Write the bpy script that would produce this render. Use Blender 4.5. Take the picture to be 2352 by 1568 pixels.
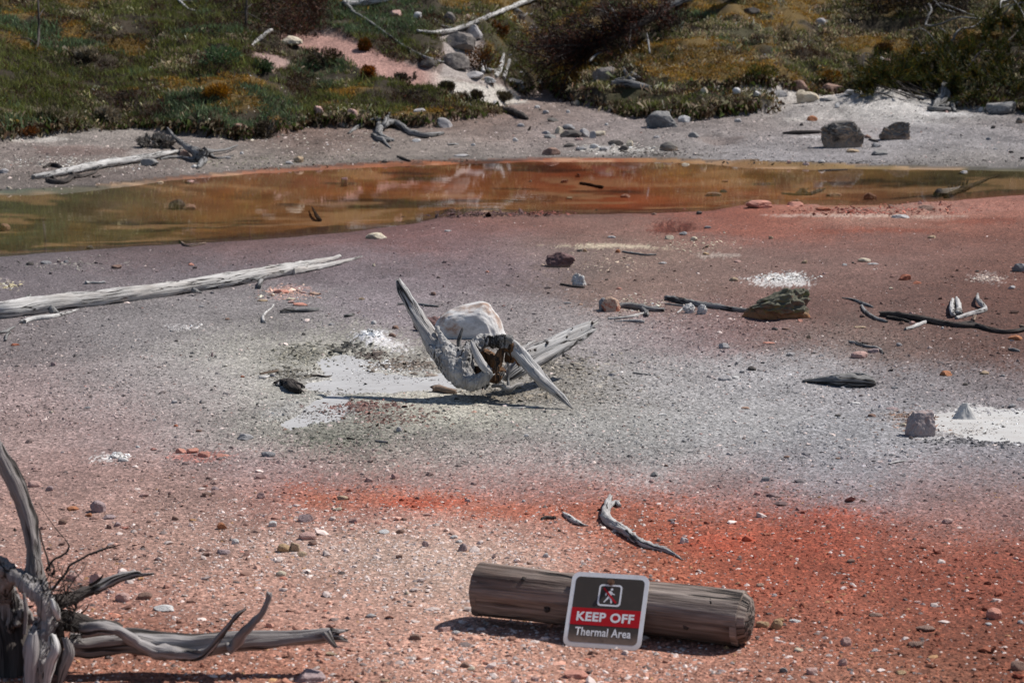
import bpy, math, random
import numpy as np
from mathutils import Vector
R = math.radians
rng = np.random.default_rng(7)
random.seed(7)
scene = bpy.context.scene
for o in list(bpy.data.objects):
    bpy.data.objects.remove(o)

# ------------------------------------------------------------------ camera, sky, sun, exposure
CH, PITCH, F = 2.0, R(9.0), 2352 * 55 / 22.2       # eye height, downward pitch, focal length in photo units
cd = bpy.data.cameras.new('camera'); cam = bpy.data.objects.new('camera', cd)
scene.collection.objects.link(cam); scene.camera = cam
cam.location = (0, 0, CH); cam.rotation_euler = (R(90) - PITCH, 0, 0)
cd.lens = 55; cd.sensor_width = 22.2; cd.clip_start = 0.1; cd.clip_end = 2000
cd.dof.use_dof = True; cd.dof.focus_distance = 11.1; cd.dof.aperture_fstop = 5.0

SUN = Vector((0.72, 0.34, 1.0)).normalized()        # towards the sun
w = bpy.data.worlds.new('World'); scene.world = w; w.use_nodes = True
nt = w.node_tree; nt.nodes.clear()
sky = nt.nodes.new('ShaderNodeTexSky'); sky.sky_type = 'NISHITA'; sky.sun_disc = False
sky.sun_elevation = math.asin(SUN.z); sky.sun_rotation = math.atan2(SUN.x, SUN.y)
sky.air_density = 1.0; sky.dust_density = 2.0; sky.ozone_density = 0.6; sky.altitude = 1500
bg = nt.nodes.new('ShaderNodeBackground'); bg.inputs['Strength'].default_value = 0.08
wo = nt.nodes.new('ShaderNodeOutputWorld')
nt.links.new(sky.outputs[0], bg.inputs[0]); nt.links.new(bg.outputs[0], wo.inputs[0])
sd = bpy.data.lights.new('sun', 'SUN'); sd.energy = 4.7; sd.angle = R(0.5); sd.color = (1.0, 0.955, 0.90)
so = bpy.data.objects.new('sun', sd); scene.collection.objects.link(so)
so.rotation_euler = SUN.to_track_quat('Z', 'Y').to_euler()
so.location = (20, 20, 30)
vs = scene.view_settings; vs.view_transform = 'Standard'; vs.look = 'None'; vs.gamma = 1
vs.exposure = 0.12; vs.use_curve_mapping = False

# ------------------------------------------------------------------ helpers
def lin(c):
    c = np.asarray(c, float) / 255.0
    return np.where(c <= 0.04045, c / 12.92, ((c + 0.055) / 1.055) ** 2.4)

def _hash(ix, iy, iz, seed):
    h = (ix.astype(np.int64) * 374761393 + iy.astype(np.int64) * 668265263 + iz.astype(np.int64) * 2147483647 + seed * 974634777) & 0xffffffff
    h = ((h ^ (h >> 13)) * 1274126177) & 0xffffffff
    h = ((h ^ (h >> 16)) * 2246822519) & 0xffffffff
    return ((h ^ (h >> 15)) & 0xffffff) / float(0xffffff)

def vn2(x, y, seed=0):
    x = np.asarray(x, float); y = np.asarray(y, float)
    ix = np.floor(x); iy = np.floor(y); fx = x - ix; fy = y - iy
    fx = fx * fx * (3 - 2 * fx); fy = fy * fy * (3 - 2 * fy); z = np.zeros_like(ix)
    a = _hash(ix, iy, z, seed); b = _hash(ix + 1, iy, z, seed); c = _hash(ix, iy + 1, z, seed); d = _hash(ix + 1, iy + 1, z, seed)
    return (a + (b - a) * fx + (c - a) * fy + (a - b - c + d) * fx * fy) * 2 - 1

def vn3(x, y, z, seed=0):
    x = np.asarray(x, float); y = np.asarray(y, float); z = np.asarray(z, float)
    ix = np.floor(x); iy = np.floor(y); iz = np.floor(z); fx = x - ix; fy = y - iy; fz = z - iz
    fx = fx * fx * (3 - 2 * fx); fy = fy * fy * (3 - 2 * fy); fz = fz * fz * (3 - 2 * fz)
    def lay(k):
        a = _hash(ix, iy, k, seed); b = _hash(ix + 1, iy, k, seed); c = _hash(ix, iy + 1, k, seed); d = _hash(ix + 1, iy + 1, k, seed)
        return a + (b - a) * fx + (c - a) * fy + (a - b - c + d) * fx * fy
    l0 = lay(iz); l1 = lay(iz + 1)
    return (l0 + (l1 - l0) * fz) * 2 - 1

def fbm(x, y, octv=4, seed=0, gain=0.5):
    x = np.asarray(x, float); y = np.asarray(y, float)
    s = 0; a = 1; t = 0; f = 1
    for k in range(octv):
        ca, sa = math.cos(k * 1.1), math.sin(k * 1.1)
        s = s + a * vn2((x * ca - y * sa) * f + k * 17.3, (x * sa + y * ca) * f - k * 9.1, seed + k); t += a; a *= gain; f *= 2.03
    return s / t

def sm(x, a, b):
    t = np.clip((np.asarray(x, float) - a) / (b - a), 0, 1)
    return t * t * (3 - 2 * t)

CP, SP = math.cos(PITCH), math.sin(PITCH)
def proj(X, Y, Z):
    dz = Z - CH; d = Y * CP - dz * SP
    return 1176 + F * X / d, 784 - F * (Y * SP + dz * CP) / d
def ray(u, v):
    x = (u - 1176) / F; y = (784 - v) / F
    return x, CP + y * SP, -SP + y * CP
def Yflat(v):
    y = (784 - np.asarray(v, float)) / F
    return CH * (CP + y * SP) / (SP - y * CP)
def ua(X, Y):
    return 1176 + F * X / (Y * CP + CH * SP)

def curve(pts):
    p = np.array(pts, float)
    return lambda u: np.interp(u, p[:, 0], p[:, 1])
near_v = curve([(-900, 640), (-200, 592), (0, 582), (300, 560), (600, 543), (800, 528), (950, 508), (1010, 492), (1100, 484), (1300, 487), (1500, 484), (1640, 478), (1720, 464), (1900, 463), (2050, 462), (2150, 456), (2352, 442), (2600, 430), (3200, 415)])
far_v = curve([(-900, 470), (-200, 450), (0, 438), (230, 426), (380, 408), (600, 389), (900, 373), (1260, 363), (1500, 363), (1700, 372), (2000, 380), (2352, 387), (2600, 392), (3200, 398)])
foot_v = curve([(-900, 345), (0, 325), (150, 303), (300, 295), (420, 305), (560, 315), (640, 306), (700, 290), (830, 292), (1000, 290), (1125, 266), (1170, 235), (1240, 205), (1300, 222), (1350, 245), (1450, 262), (1600, 270), (1770, 262), (1790, 232), (1860, 222), (2000, 218), (2130, 232), (2200, 248), (2352, 260), (3200, 290)])
SB = 0.035
def Yfoot(u):
    v = foot_v(u); y = (784 - v) / F; k = (SP - y * CP) / (CP + y * SP); yf = Yflat(far_v(u))
    return (CH + SB * yf) / (k + SB)
def hillh(d):
    h = 0.5 * 0.235 * (d + np.sqrt(d * d + 0.16)) - 0.235 * 0.2 * np.exp(-np.abs(d) / 1.5)
    return np.where(d > -3, np.maximum(h, 0), 0) + np.where(d > 16, 0.12 * (d - 16), 0) - np.where(d > 140, 0.30 * (d - 140), 0)
def H0(u, Y):
    yn = Yflat(near_v(u)); yf = Yflat(far_v(u)); dn = Y - yn; df = yf - Y
    dp = np.minimum(dn, df)
    pond = -0.02 - 0.13 * (1 - np.exp(-np.maximum(dp, 0) / 1.2))
    near = -0.02 + 0.02 * sm(-dn, 0, 0.9)
    bank = -0.02 + SB * np.maximum(-df, 0)
    yft = Yfoot(u)
    hl = hillh(Y - yft)
    yw = 0.2 * sm(Y - 60, 0, 100)
    return np.where(dn < 0, near, np.where(df > 0, pond, bank)) + np.where(df < 0, hl, 0)

def inpoly(u, v, poly):
    ins = np.zeros(np.shape(u), bool); n = len(poly)
    for i in range(n):
        x1, y1 = poly[i]; x2, y2 = poly[(i + 1) % n]
        if y1 == y2: continue
        c = ((y1 > v) != (y2 > v)) & (u < (x2 - x1) * (v - y1) / (y2 - y1) + x1)
        ins ^= c
    return ins
def sdpoly(u, v, poly, sy=2.0):
    """signed distance (positive inside), v stretched by sy"""
    d = np.full(np.shape(u), 1e9); n = len(poly)
    for i in range(n):
        x1, y1 = poly[i]; x2, y2 = poly[(i + 1) % n]; y1 *= sy; y2 *= sy
        dx, dy = x2 - x1, y2 - y1; L = dx * dx + dy * dy + 1e-9
        t = np.clip(((u - x1) * dx + (v * sy - y1) * dy) / L, 0, 1)
        d = np.minimum(d, np.hypot(u - x1 - t * dx, v * sy - y1 - t * dy))
    return np.where(inpoly(u, v, poly), d, -d)

BARE = [
    [(640, 90), (700, 80), (775, 84), (850, 114), (930, 148), (1000, 163), (1060, 188), (1180, 203), (1215, 240), (1140, 246), (1050, 226), (950, 202), (880, 180), (800, 147), (740, 127), (690, 110)],
    [(1010, 80), (1090, 85), (1102, 110), (1075, 140), (1095, 170), (1125, 190), (1185, 208), (1010, 175), (1025, 130)],
    [(565, 135), (625, 118), (660, 140), (640, 178), (600, 160)],
    [(1600, 207), (1700, 213), (1790, 240), (1860, 224), (1800, 208), (1700, 203)]]
MUD = [[(745, 818), (800, 815), (850, 848), (940, 862), (1030, 858), (1060, 880), (1040, 893), (940, 893), (850, 895), (790, 905), (700, 892), (690, 875), (760, 862), (740, 840)],
       [(640, 975), (700, 935), (770, 905), (800, 925), (775, 960), (720, 968), (660, 984)]]
WMUD = [[(2135, 950), (2180, 938), (2260, 935), (2352, 940), (2560, 950), (2600, 1005), (2400, 1020), (2352, 1015), (2230, 1006), (2160, 990), (2140, 972)]]
PINK = [[(1890, 468), (1960, 462), (2060, 466), (2110, 478), (2060, 488), (1960, 486), (1900, 480)],
        [(2130, 474), (2200, 468), (2330, 468), (2352, 478), (2200, 486), (2140, 490)]]

def veg_mask(X, Y, u=None, v=None):
    if u is None:
        z = H0(ua(X, Y), Y); u, v = proj(X, Y, z)
    wu = u + 26 * fbm(X * 1.7, Y * 1.7, 3, 31); wv = v + 9 * fbm(X * 2.3, Y * 2.3, 3, 37)
    d = (foot_v(wu) - wv) * 1.6
    for k, p in enumerate(BARE):
        inside = sdpoly(wu, wv, p, 1.6)
        d = np.minimum(d, -inside + (6 if k == 2 else -7))
    return sm(d, -3, 12)

DIPS = [  # footprints and small hollows: u, v, ru, rv, depth
    (1015, 572, 36, 4, .02), (1070, 590, 22, 4, .012), (1045, 627, 55, 7, .022), (1120, 622, 45, 6, .018), (1165, 620, 18, 5, .015), (1005, 676, 45, 5, .02),
    (820, 640, 24, 4, .015), (870, 635, 16, 3, .012), (915, 603, 18, 4, .012), (1545, 520, 52, 9, .055), (280, 625, 40, 6, .015), (410, 690, 26, 4, .015), (1650, 318, 46, 9, .05),
    (560, 600, 40, 5, .012), (2155, 565, 26, 5, .012), (2235, 545, 30, 4, .012), (1760, 735, 40, 6, .008), (1240, 585, 20, 3, .01)]
MOUNDS = [(850, 785, 36, 17, .05), (900, 800, 40, 10, .02), (2010, 240, 120, 16, .16), (1860, 262, 60, 9, .05), (735, 812, 22, 6, .02), (770, 808, 28, 5, .02), (1640, 690, 60, 8, .01), (1300, 860, 120, 30, .01), (960, 945, 130, 22, .012), (1090, 488, 120, 5, .02), (1760, 476, 50, 4, .02)]

def H(X, Y):
    X = np.asarray(X, float); Y = np.asarray(Y, float)
    u0 = ua(X, Y); z = H0(u0, Y); u, v = proj(X, Y, z)
    veg = veg_mask(X, Y, u, v)
    far = sm(Y, 22, 27)
    inp = (v < near_v(u)) & (v > far_v(u))
    z = z + 0.009 * fbm(X * 2.2, Y * 1.4, 4, 8) * np.exp(-np.abs(v - near_v(u)) / 10) + inp * .055 * np.maximum(fbm(X * .8, Y * 1.6, 4, 10) - .05, 0)
    z = z + 0.010 * fbm(X * 0.9, Y * 0.9, 3, 1) * sm(np.abs(v - near_v(u)), 0, 60) + 0.004 * fbm(X * 6, Y * 6, 3, 2)
    z = z + far * (0.035 * fbm(X * 1.5, Y * 1.5, 3, 3) + 0.016 * fbm(X * 8, Y * 8, 3, 4))
    z = z + veg * (0.06 + 0.10 * fbm(X * 0.8, Y * 0.8, 3, 5) + 0.13 * fbm(X * 2.3, Y * 2.3, 3, 6) + 0.03 * fbm(X * 8, Y * 8, 2, 7))
    m = (v > 150) & (v < 1100)
    if np.any(m):
        for (cu, cv, ru, rv, d) in DIPS:
            q = ((u - cu) / ru) ** 2 + ((v - cv) / rv) ** 2
            z = z - 1.4 * d * np.exp(-q * 1.3)
        for (cu, cv, ru, rv, d) in MOUNDS:
            q = ((u - cu) / ru) ** 2 + ((v - cv) / rv) ** 2
            z = z + d * np.exp(-q * 1.1) * (1 + .25 * vn2(X * 14, Y * 14, 9))
        wu = u + 34 * fbm(X * 5, Y * 4, 5, 41, .65); wv = v + 13 * fbm(X * 5, Y * 4, 5, 43, .65)
        for p in MUD + WMUD + PINK:
            z = z - 0.020 * sm(sdpoly(wu, wv, p, 3), -14, 12)
    return z

_HS = 4.0 * np.exp(np.linspace(0, math.log(25), 700))
def hit(u, v, off=0.0):
    """ground point under photo position (u, v), lifted by off"""
    dx, dy, dz = ray(u, v); Ys = _HS; t = Ys / dy; rz = CH + dz * t
    h0 = H0(ua(dx * t, Ys), Ys); tol = np.where(Ys < 21, .12, .36)
    k0 = max(int(np.argmax(h0 + tol + off > rz)) - 1, 0); k1 = int(np.argmax(h0 - tol + off > rz)) + 2
    if k1 <= k0 + 2: k1 = k0 + 60
    yy = np.linspace(Ys[k0], Ys[min(k1, 699)], max(12, min((k1 - k0) * 2, 160))); tt = yy / dy
    g = H(dx * tt, yy) + off - (CH + dz * tt); k = int(np.argmax(g > 0))
    if k > 0: f = g[k - 1] / (g[k - 1] - g[k]); y = yy[k - 1] + f * (yy[k] - yy[k - 1])
    else: y = yy[0] if g[0] > 0 else yy[-1]
    t = y / dy
    return Vector((dx * t, y, CH + dz * t))
def at(u, v, Y):
    dx, dy, dz = ray(u, v); t = Y / dy
    return Vector((dx * t, Y, CH + dz * t))

# zoomed photo windows used while measuring: scale and offset into photo units
REG = {'A': (.3344, 0, 0), 'B': (.3344, 786.4, 0), 'C': (.3344, 1565.6, 0), 'D': (.3344, 0, 514.2), 'E': (.3344, 786.4, 514.2), 'F': (.3344, 1565.6, 514.2),
       'G': (.3635, 0, 998.1), 'H': (.3344, 786.4, 1044.1), 'I': (.3344, 1565.6, 1044.1), 'P': (1, 0, 0)}
def rp(reg, x, y):
    s, a, b = REG[reg]; return a + x * s, b + y * s

# ------------------------------------------------------------------ objects
def tag(o, label=None, cat=None, group=None, kind=None):
    if label: o['label'] = label
    if cat: o['category'] = cat
    if group: o['group'] = group
    if kind: o['kind'] = kind
    return o
def empty(name, loc, label, cat, group=None):
    o = bpy.data.objects.new(name, None); scene.collection.objects.link(o); o.location = loc; o.empty_display_size = .05
    return tag(o, label, cat, group)
def mesh_obj(name, V, Fc, mat, parent=None, attrs=None, smooth=True, origin=None):
    """V (n,3) world coords, Fc (m,k) equal sized faces or a list of such arrays"""
    V = np.asarray(V, float)
    if origin is not None: org = np.array(origin, float)
    else: org = np.array([V[:, 0].mean(), V[:, 1].mean(), V[:, 2].min()])
    if parent is not None: org = np.array(world_loc(parent), float)
    me = bpy.data.meshes.new(name)
    Fs = Fc if isinstance(Fc, list) else [Fc]
    Fs = [np.asarray(f, np.int32) for f in Fs if len(f)]
    nl = sum(f.size for f in Fs); nf = sum(len(f) for f in Fs)
    me.vertices.add(len(V)); me.vertices.foreach_set('co', (V - org).astype(np.float32).ravel())
    me.loops.add(nl); me.polygons.add(nf)
    me.loops.foreach_set('vertex_index', np.concatenate([f.ravel() for f in Fs]))
    tot = np.concatenate([np.full(len(f), f.shape[1], np.int32) for f in Fs])
    st = np.concatenate([[0], np.cumsum(tot)[:-1]]).astype(np.int32)
    me.polygons.foreach_set('loop_start', st); me.polygons.foreach_set('loop_total', tot)
    me.polygons.foreach_set('use_smooth', np.full(nf, smooth, bool))
    me.update(calc_edges=True)
    for k, (ty, data) in (attrs or {}).items():
        at_ = me.attributes.new(k, ty, 'POINT')
        key = {'FLOAT_VECTOR': 'vector', 'FLOAT_COLOR': 'color', 'FLOAT': 'value'}[ty]
        at_.data.foreach_set(key, np.asarray(data, np.float32).ravel())
    me.validate()
    if mat: me.materials.append(mat)
    o = bpy.data.objects.new(name, me); scene.collection.objects.link(o)
    if parent is not None: o.parent = parent
    else: o.location = org
    return o
def world_loc(o):
    l = Vector(o.location)
    return l if o.parent is None else l + world_loc(o.parent)

# ------------------------------------------------------------------ materials
def newmat(name):
    m = bpy.data.materials.new(name); m.use_nodes = True; t = m.node_tree
    b = t.nodes['Principled BSDF']; b.inputs['Specular IOR Level'].default_value = 0.3
    return m, t, b
def N(t, ty, **kw):
    n = t.nodes.new(ty)
    for k, v in kw.items():
        if k in n.inputs: n.inputs[k].default_value = v
        else: setattr(n, k, v)
    return n
def mixc(t, fac, a, b, mode='MIX'):
    n = t.nodes.new('ShaderNodeMix'); n.data_type = 'RGBA'; n.blend_type = mode
    for s, x in ((0, fac), (6, a), (7, b)):
        if isinstance(x, bpy.types.NodeSocket): t.links.new(x, n.inputs[s])
        elif s == 0: n.inputs[0].default_value = x
        else: n.inputs[s].default_value = (*x, 1)
    return n.outputs[2]
def ramp(t, src, stops):
    n = t.nodes.new('ShaderNodeValToRGB'); e = n.color_ramp.elements
    while len(e) < len(stops): e.new(.5)
    for i, (p, c) in enumerate(stops):
        e[i].position = p; e[i].color = (c, c, c, 1) if not hasattr(c, '__len__') else (*c, 1)
    t.links.new(src, n.inputs[0]); return n.outputs[0]
def noise(t, vec, scale, detail=4, rough=.6, dim='3D', dist=0):
    n = N(t, 'ShaderNodeTexNoise', Scale=scale, Detail=detail, Roughness=rough, Distortion=dist)
    if vec is not None: t.links.new(vec, n.inputs['Vector'])
    return n.outputs[0]
def mapping(t, src, scale, loc=(0, 0, 0)):
    n = t.nodes.new('ShaderNodeMapping'); n.inputs['Scale'].default_value = scale; n.inputs['Location'].default_value = loc
    t.links.new(src, n.inputs['Vector']); return n.outputs[0]
def bump(t, b, h, strength, dist):
    n = t.nodes.new('ShaderNodeBump'); n.inputs['Strength'].default_value = strength; n.inputs['Distance'].default_value = dist
    t.links.new(h, n.inputs['Height']); t.links.new(n.outputs[0], b.inputs['Normal']); return n

_wm = {}
def wood_mat(key, light, dark, crack=(.022, .018, .016), warm=None, scale=1.0, crackpos=.36):
    if key in _wm: return _wm[key]
    m, t, b = newmat('wood_' + key)
    g = N(t, 'ShaderNodeAttribute', attribute_name='grain').outputs['Vector']
    fine = noise(t, mapping(t, g, (190 * scale, 190 * scale, 8 * scale)), 1, 3, .7)
    band = noise(t, mapping(t, g, (48 * scale, 48 * scale, 2.6 * scale), (3, 1, 2)), 1, 5, .65)
    blotch = noise(t, mapping(t, g, (11 * scale, 11 * scale, 5 * scale), (7, 5, 3)), 1, 4, .6)
    ck = noise(t, mapping(t, g, (34 * scale, 34 * scale, 2.4 * scale), (1, 9, 4)), 1, 3, .6, dist=.35)
    msk = noise(t, mapping(t, g, (14 * scale, 14 * scale, 5 * scale), (5, 2, 8)), 1, 2, .5)
    c = mixc(t, ramp(t, band, [(.36, 0), (.62, 1)]), light, dark)
    c = mixc(t, ramp(t, blotch, [(.45, 0), (.72, .8)]), c, warm or [x * .7 for x in dark])
    c = mixc(t, ramp(t, fine, [(.36, .6), (.58, .0)]), c, [x * .4 for x in dark])
    ab = N(t, 'ShaderNodeMath', operation='SUBTRACT'); t.links.new(ck, ab.inputs[0]); ab.inputs[1].default_value = .5
    a2 = N(t, 'ShaderNodeMath', operation='ABSOLUTE'); t.links.new(ab.outputs[0], a2.inputs[0])
    line = ramp(t, a2.outputs[0], [(.0, 1), (.014 * (crackpos / .36) ** 3, .9), (.03 * (crackpos / .36) ** 3, 0)])
    mk = ramp(t, msk, [(.44, 0), (.52, 1)])
    ml = N(t, 'ShaderNodeMath', operation='MULTIPLY'); t.links.new(line, ml.inputs[0]); t.links.new(mk, ml.inputs[1]); ckr = ml.outputs[0]
    c = mixc(t, ckr, c, crack)
    t.links.new(c, b.inputs['Base Color']); b.inputs['Roughness'].default_value = .85
    hh = t.nodes.new('ShaderNodeMath'); hh.operation = 'MULTIPLY_ADD'; t.links.new(ckr, hh.inputs[0]); hh.inputs[1].default_value = -1.6; t.links.new(fine, hh.inputs[2])
    h2 = t.nodes.new('ShaderNodeMath'); h2.operation = 'ADD'; t.links.new(hh.outputs[0], h2.inputs[0]); t.links.new(band, h2.inputs[1])
    bump(t, b, h2.outputs[0], .9, .006)
    _wm[key] = m; return m
SILVER = wood_mat('silver', (.62, .61, .60), (.40, .385, .375), warm=(.40, .36, .33), crackpos=.35)
GREYW = wood_mat('grey', (.36, .35, .345), (.21, .205, .20), crackpos=.39)
DARKW = wood_mat('dark', (.12, .10, .09), (.055, .045, .04), crackpos=.40)
LOGW = wood_mat('log', (.64, .62, .60), (.47, .45, .43), warm=(.42, .37, .33), crackpos=.31, scale=.7)
PALEW = wood_mat('pale', (.72, .70, .68), (.52, .50, .48), crackpos=.34)
BROWNW = wood_mat('brown', (.26, .14, .07), (.13, .065, .03), crackpos=.40)
TANW = wood_mat('tan', (.36, .26, .20), (.22, .15, .11))
KNOBW = wood_mat('knobby', (.56, .545, .53), (.35, .335, .325), crackpos=.38, scale=.5)
NEARW = wood_mat('near', (.42, .39, .38), (.25, .23, .225), warm=(.11, .085, .07), crackpos=.37, scale=.6)
NEARD = wood_mat('near_dark', (.12, .10, .09), (.06, .05, .045), crackpos=.40, scale=.6)
POSTW = wood_mat('post', (.37, .305, .265), (.13, .095, .08), warm=(.26, .16, .115), crackpos=.40, scale=.55)

_rm = {}
def rock_mat(key, c1, c2, c3=None, c3pos=.6, up=None, sc=1.0, base=None):
    """c3: blotches; up: colour that gathers on upward faces; base: colour near the foot (stain)"""
    if key in _rm: return _rm[key]
    m, t, b = newmat('stone_' + key)
    kb = 1.0 if key in ('char', 'dark', 'lichen') else 1.22
    c1, c2 = [min(q * kb, .8) for q in c1], [min(q * kb, .75) for q in c2]
    g = N(t, 'ShaderNodeAttribute', attribute_name='rocku').outputs['Vector']      # unit rock coordinates
    n1 = noise(t, mapping(t, g, (2.2 * sc,) * 3), 1, 6, .65)
    n2 = noise(t, mapping(t, g, (7 * sc,) * 3, (3, 3, 3)), 1, 4, .7)
    n3 = noise(t, mapping(t, g, (1.6 * sc,) * 3, (9, 2, 5)), 1, 5, .7)
    c = mixc(t, ramp(t, n1, [(.35, 0), (.65, 1)]), c1, c2)
    if c3: c = mixc(t, ramp(t, n3, [(c3pos - .06, 0), (c3pos + .06, 1)]), c, c3)
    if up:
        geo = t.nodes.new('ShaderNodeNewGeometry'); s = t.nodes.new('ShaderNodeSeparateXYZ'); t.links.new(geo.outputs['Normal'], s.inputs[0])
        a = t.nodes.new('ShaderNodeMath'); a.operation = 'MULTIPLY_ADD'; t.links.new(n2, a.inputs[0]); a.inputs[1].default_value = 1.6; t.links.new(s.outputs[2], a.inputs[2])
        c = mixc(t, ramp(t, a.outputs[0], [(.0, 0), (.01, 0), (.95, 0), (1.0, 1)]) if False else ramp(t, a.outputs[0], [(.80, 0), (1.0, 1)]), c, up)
    c = mixc(t, ramp(t, n2, [(.32, .45), (.52, 0)]), c, [x * .4 for x in c2])
    if base:
        s2 = t.nodes.new('ShaderNodeSeparateXYZ'); t.links.new(g, s2.inputs[0])
        a2 = t.nodes.new('ShaderNodeMath'); a2.operation = 'MULTIPLY_ADD'; t.links.new(n2, a2.inputs[0]); a2.inputs[1].default_value = .5; t.links.new(s2.outputs[2], a2.inputs[2])
        c = mixc(t, ramp(t, a2.outputs[0], [(.0, 1), (.25, 0)]), c, base)
    t.links.new(c, b.inputs['Base Color']); b.inputs['Roughness'].default_value = .85
    bump(t, b, n2, .7, .006)
    _rm[key] = m; return m
ROCK = {
    'white': rock_mat('white', (.58, .57, .56), (.44, .42, .40)),
    'cream': rock_mat('cream', (.56, .50, .40), (.40, .33, .24)),
    'tan': rock_mat('tan', (.42, .32, .22), (.28, .20, .13)),
    'yellow': rock_mat('yellow', (.44, .31, .18), (.32, .21, .12)),
    'grey': rock_mat('grey', (.27, .265, .27), (.17, .165, .17)),
    'pale': rock_mat('pale', (.40, .385, .38), (.28, .26, .26)),
    'dark': rock_mat('dark', (.13, .115, .105), (.07, .06, .055)),
    'brown': rock_mat('brown', (.27, .17, .13), (.16, .10, .08)),
    'maroon': rock_mat('maroon', (.17, .10, .095), (.085, .05, .05), base=(.20, .13, .09)),
    'purple': rock_mat('purple', (.36, .27, .265), (.24, .18, .18)),
    'pink': rock_mat('pink', (.50, .33, .29), (.36, .22, .19)),
    'red': rock_mat('red', (.40, .15, .09), (.24, .085, .05)),
    'salmon': rock_mat('salmon', (.55, .27, .21), (.40, .18, .13)),
    'orange': rock_mat('orange', (.45, .20, .10), (.30, .12, .06)),
    'bigwhite': rock_mat('bigwhite', (.60, .585, .57), (.46, .44, .43), (.38, .26, .20), .58, sc=.55, base=(.70, .69, .68)),
    'lichen': rock_mat('lichen', (.27, .18, .125), (.085, .07, .055), (.19, .20, .07), .56, sc=1.3, up=(.13, .125, .09), base=(.36, .17, .08)),
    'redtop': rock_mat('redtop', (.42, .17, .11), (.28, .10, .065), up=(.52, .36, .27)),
    'speck': rock_mat('speck', (.38, .32, .31), (.27, .22, .215), (.40, .26, .23), .6, sc=1.6),
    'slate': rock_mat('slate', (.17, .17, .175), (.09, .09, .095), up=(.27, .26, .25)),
    'gully': rock_mat('gully', (.20, .175, .16), (.10, .088, .08), (.30, .27, .25), .62),
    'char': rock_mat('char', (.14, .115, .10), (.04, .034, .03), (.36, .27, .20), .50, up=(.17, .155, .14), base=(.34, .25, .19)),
    'wetpink': rock_mat('wetpink', (.24, .19, .20), (.12, .10, .11), base=(.42, .24, .19)),
}
# ------------------------------------------------------------------ the ground: one sheet, finest where it is near
def build_ground():
    Ys = [1.0]
    while Ys[-1] < 45:
        y = Ys[-1]; uc = 1176.0
        dv = 3.6
        sl = 0.0 if y < 24 else 0.235
        rate = F * (CH / y ** 2 if y < 24 else (sl / y + 0.04 / y))
        Ys.append(y + (.15 if y < 5.8 else min(max(dv / rate, .008), .12 if y < 24 else .075)))
    while Ys[-1] < 420: Ys.append(Ys[-1] * 1.05)
    Ys = np.array(Ys)
    us = np.concatenate([-np.geomspace(30000, 300, 26), np.arange(-150, 2505, 4.0), 2505 + np.geomspace(150, 28000, 26)])
    U, Y = np.meshgrid(us, Ys)
    X = (U - 1176) * (Y * CP + CH * SP) / F
    x = X.ravel(); y = Y.ravel(); z = np.empty_like(x)
    for i in range(0, len(x), 60000): z[i:i + 60000] = H(x[i:i + 60000], y[i:i + 60000])
    nr, nc = X.shape
    idx = np.arange(nr * nc).reshape(nr, nc)
    q = np.stack([idx[:-1, :-1], idx[:-1, 1:], idx[1:, 1:], idx[1:, :-1]], -1).reshape(-1, 4)
    col, fine, wet = ground_colour(x, y)
    print('ground verts', len(x))
    o = mesh_obj('thermal_ground', np.stack([x, y, z], 1), q, ground_mat(), attrs={'tint': ('FLOAT_COLOR', np.concatenate([col, np.ones((len(x), 1))], 1)), 'fine': ('FLOAT', fine), 'wet': ('FLOAT', wet)}, origin=(0, 0, 0))
    tag(o, kind='structure')
    return o

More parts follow.
